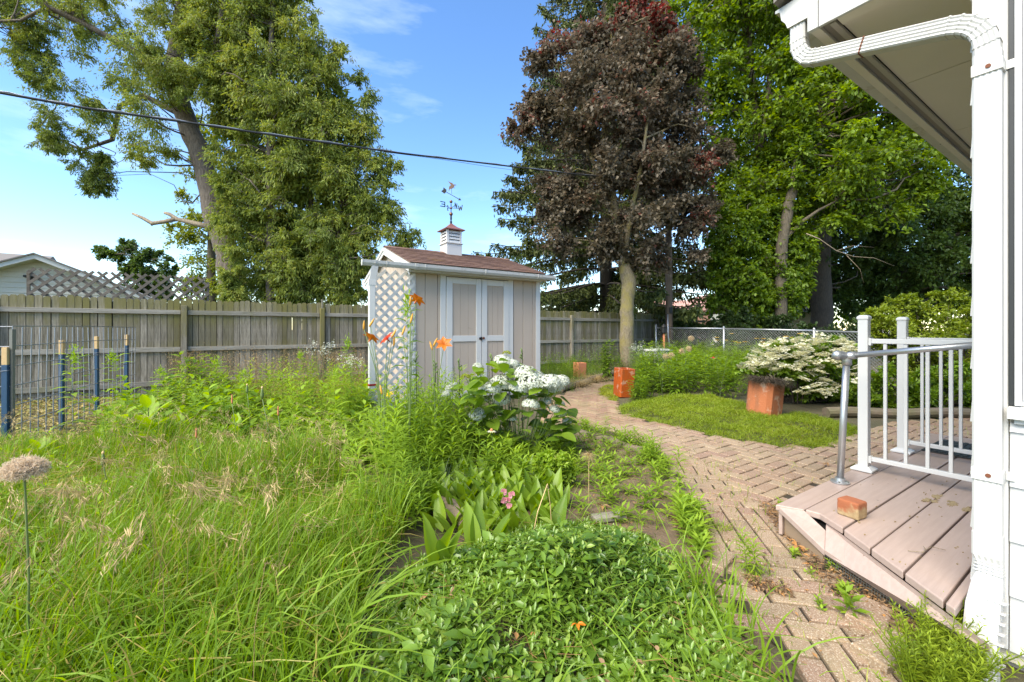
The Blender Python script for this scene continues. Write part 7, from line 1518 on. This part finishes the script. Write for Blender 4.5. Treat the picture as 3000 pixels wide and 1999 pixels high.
t = plant('leafy_stalk', 1775, 1120, 'tall dark leafy stalk left of the maple trunk', 'plant'); f_ = Fol(); lance(f_, disc(7, .12), RNG.uniform(.7, 1.15, 7), 34, .13, .04, up=.2, t0=.35, tv=.2, curl=.4); f_.build('foliage', L['broad'], t)
# --- soil weeds, litter, and path debris
sw = Fol(); SOIL = gpoly([(1690, 1290), (1790, 1275), (1890, 1320), (1950, 1370), (1965, 1480), (2040, 1545), (1950, 1560), (1700, 1540), (1680, 1420)])
n = 110; P = scatter(SOIL, n); lance(sw, P, RNG.uniform(.04, .16, n), 12, .07, .018, t0=.45, curl=.3)
n = 1700; P = scatter(SOIL, n); sw.blade(toz(P, .01), nrm(rdir(n) * .6 + UPV), az(n), RNG.uniform(.02, .09, n), .003, RNG.uniform(.2, 1, n), RNG.uniform(.2, .8, n), 2)
J = np.concatenate([scatter(gpoly([(1975, 1500), (2060, 1535), (2160, 1560), (2040, 1590)]), 260), scatter(gpoly([(2170, 1660), (2270, 1690), (2240, 1720), (2180, 1710)]), 60), scatter(gpoly(PATH_SIDE), 420), scatter(gpoly(PATH_MAIN), 420)])
n = len(J); sw.blade(toz(J, .012), nrm(rdir(n) * .5 + UPV), az(n), RNG.uniform(.03, .11, n), .004, RNG.uniform(.2, .9, n), RNG.uniform(.2, .8, n), 2)
E_ = np.concatenate([scatter(gpoly([(1640, 1262), (1700, 1250), (1840, 1292), (1920, 1325), (1965, 1370), (1990, 1450), (1960, 1450), (1900, 1345), (1780, 1285)]), 60), scatter(gpoly([(1960, 1470), (2000, 1480), (2060, 1560), (2060, 1700), (2020, 1640)]), 40)]); lance(sw, E_, RNG.uniform(.05, .2, len(E_)), 16, .07, .014, t0=.45, curl=.3)
SPR = gpoly([(2450, 1620), (2470, 1650), (2430, 1640)]); 
for (px, py, s_, n_) in ((2300, 1505, .07, 5), (2310, 1570, .06, 4), (2500, 1830, .10, 3), (2480, 1750, .06, 6), (2430, 1680, .05, 4), (2375, 1700, .04, 3), (2010, 1520, .1, 5), (2060, 1630, .1, 6), (2330, 1640, .05, 3), (2400, 1800, .05, 3)):
    P = np.array([gnd(px, py).xy]) + disc(n_, .03); lance(sw, P, RNG.uniform(.5, 1.3, n_) * s_, 10, s_ * .55, s_ * .24, t0=.5, curl=.2)
stuff(sw.build('soil_weeds', L['weed']), 'little green weeds sprouting from bare soil and brick joints', 'weeds')
lt = Fol(); P = np.concatenate([scatter(SOIL, 900), scatter(gpoly([(2225, 1490), (2290, 1490), (2460, 1640), (2640, 1790), (2740, 1900), (2560, 1860), (2400, 1720), (2300, 1600)]), 2600), scatter(gpoly([(1960, 1520), (2080, 1560), (2070, 1650), (2000, 1600)]), 600), scatter(gpoly([(2180, 1700), (2300, 1740), (2330, 1770), (2200, 1740)]), 350), scatter(gpoly(PATH_SIDE), 350), scatter(gpoly(PATH_MAIN), 260)])
n = len(P); lt.leaf4(toz(P, RNG.uniform(.022, .045, n)), az(n) + rdir(n) * .25, UPV + rdir(n) * .5, RNG.uniform(.008, .035, n), RNG.uniform(.003, .012, n), RNG.uniform(0, .95, n), .2)
stuff(lt.build('leaf_litter', L['brown']), 'brown leaf and bark litter along the deck and soil edges', 'leaf litter')
for (px, py, lab, z_) in ((1765, 1483, 'curled reddish brown dead leaf on the bare soil', .03), (2425, 1360, 'fallen yellow leaf on the far brick path', .04), (2335, 1600, 'long orange brown leaf strip beside the deck corner', .04), (1692, 1828, 'fallen orange lily petal on the periwinkle', .19)):
    p = gnd(px, py, z_); t = thing('fallen_leaf', p, lab, 'leaf', 'fallen leaves'); f_ = Fol(); k = 4; f_.leaf(np.zeros((k, 3)), az(k) + UPV * .3, UPV + rdir(k) * .5, .05, .022, RNG.uniform(.5, .98, k), .4, .3); t.scale = (.55,) * 3 if 'lily' in lab else (1, 1, 1); f_.build('blade', L['orange'] if 'orange lily' in lab else L['brown'], t)
# dry stalk tripod in lily patch and dry tuft on soil
t = plant('dry_stalk', 1545, 1650, 'bent pale dry stalk arching over the lily leaves', 'plant'); m = MB(); b0 = t.location
m.tube([p - b0 for p in (gnd(1545, 1650), at(1575, 1500, b0.y), at(1604, 1418, b0.y + .1))], [.003, .0025, .002], 5); m.tube([p - b0 for p in (at(1604, 1418, b0.y + .1), at(1612, 1480, b0.y + .12), gnd(1620, 1610))], [.002, .002, .002], 5); m.build('stalk', M['pine'], t)
t = plant('dry_seed_tuft', 1725, 1480, 'single straw coloured seed tuft standing on the bare soil', 'plant'); q = at(1725, 1330, t.location.y) - t.location; MB().tube([(0, 0, 0), q], [.002, .0015], 5).build('stem', M['pine'], t); f_ = Fol(); n = 220; f_.blade(np.tile(np.array(q), (n, 1)), nrm(az(n) * .6 - UPV * RNG.uniform(-.3, 1, (n, 1))), az(n), RNG.uniform(.03, .09, n), .0012, RNG.uniform(.2, 1, n), .5, 2); f_.build('bristles', M['straw'], t)
# twig curls lying on the deck
tp = gnd(2725, 1625, DH); t = thing('twig', tp + Vector((0, 0, .006)), 'thin curly twig lying on the porch planks', 'twig'); MB().tube([(-.08, .02, 0), (-.03, .0, .004), (.0, .02, .006), (.02, .05, .004)], .0018, 5).tube([(0, .02, .005), (.04, .035, .01), (.09, .02, .003)], .0014, 5).build('stem', M['deadwood'], t)
nt_ = sum(len(m.polygons) for m in bpy.data.meshes); print('polys', nt_, 'objects', len(bpy.data.objects))
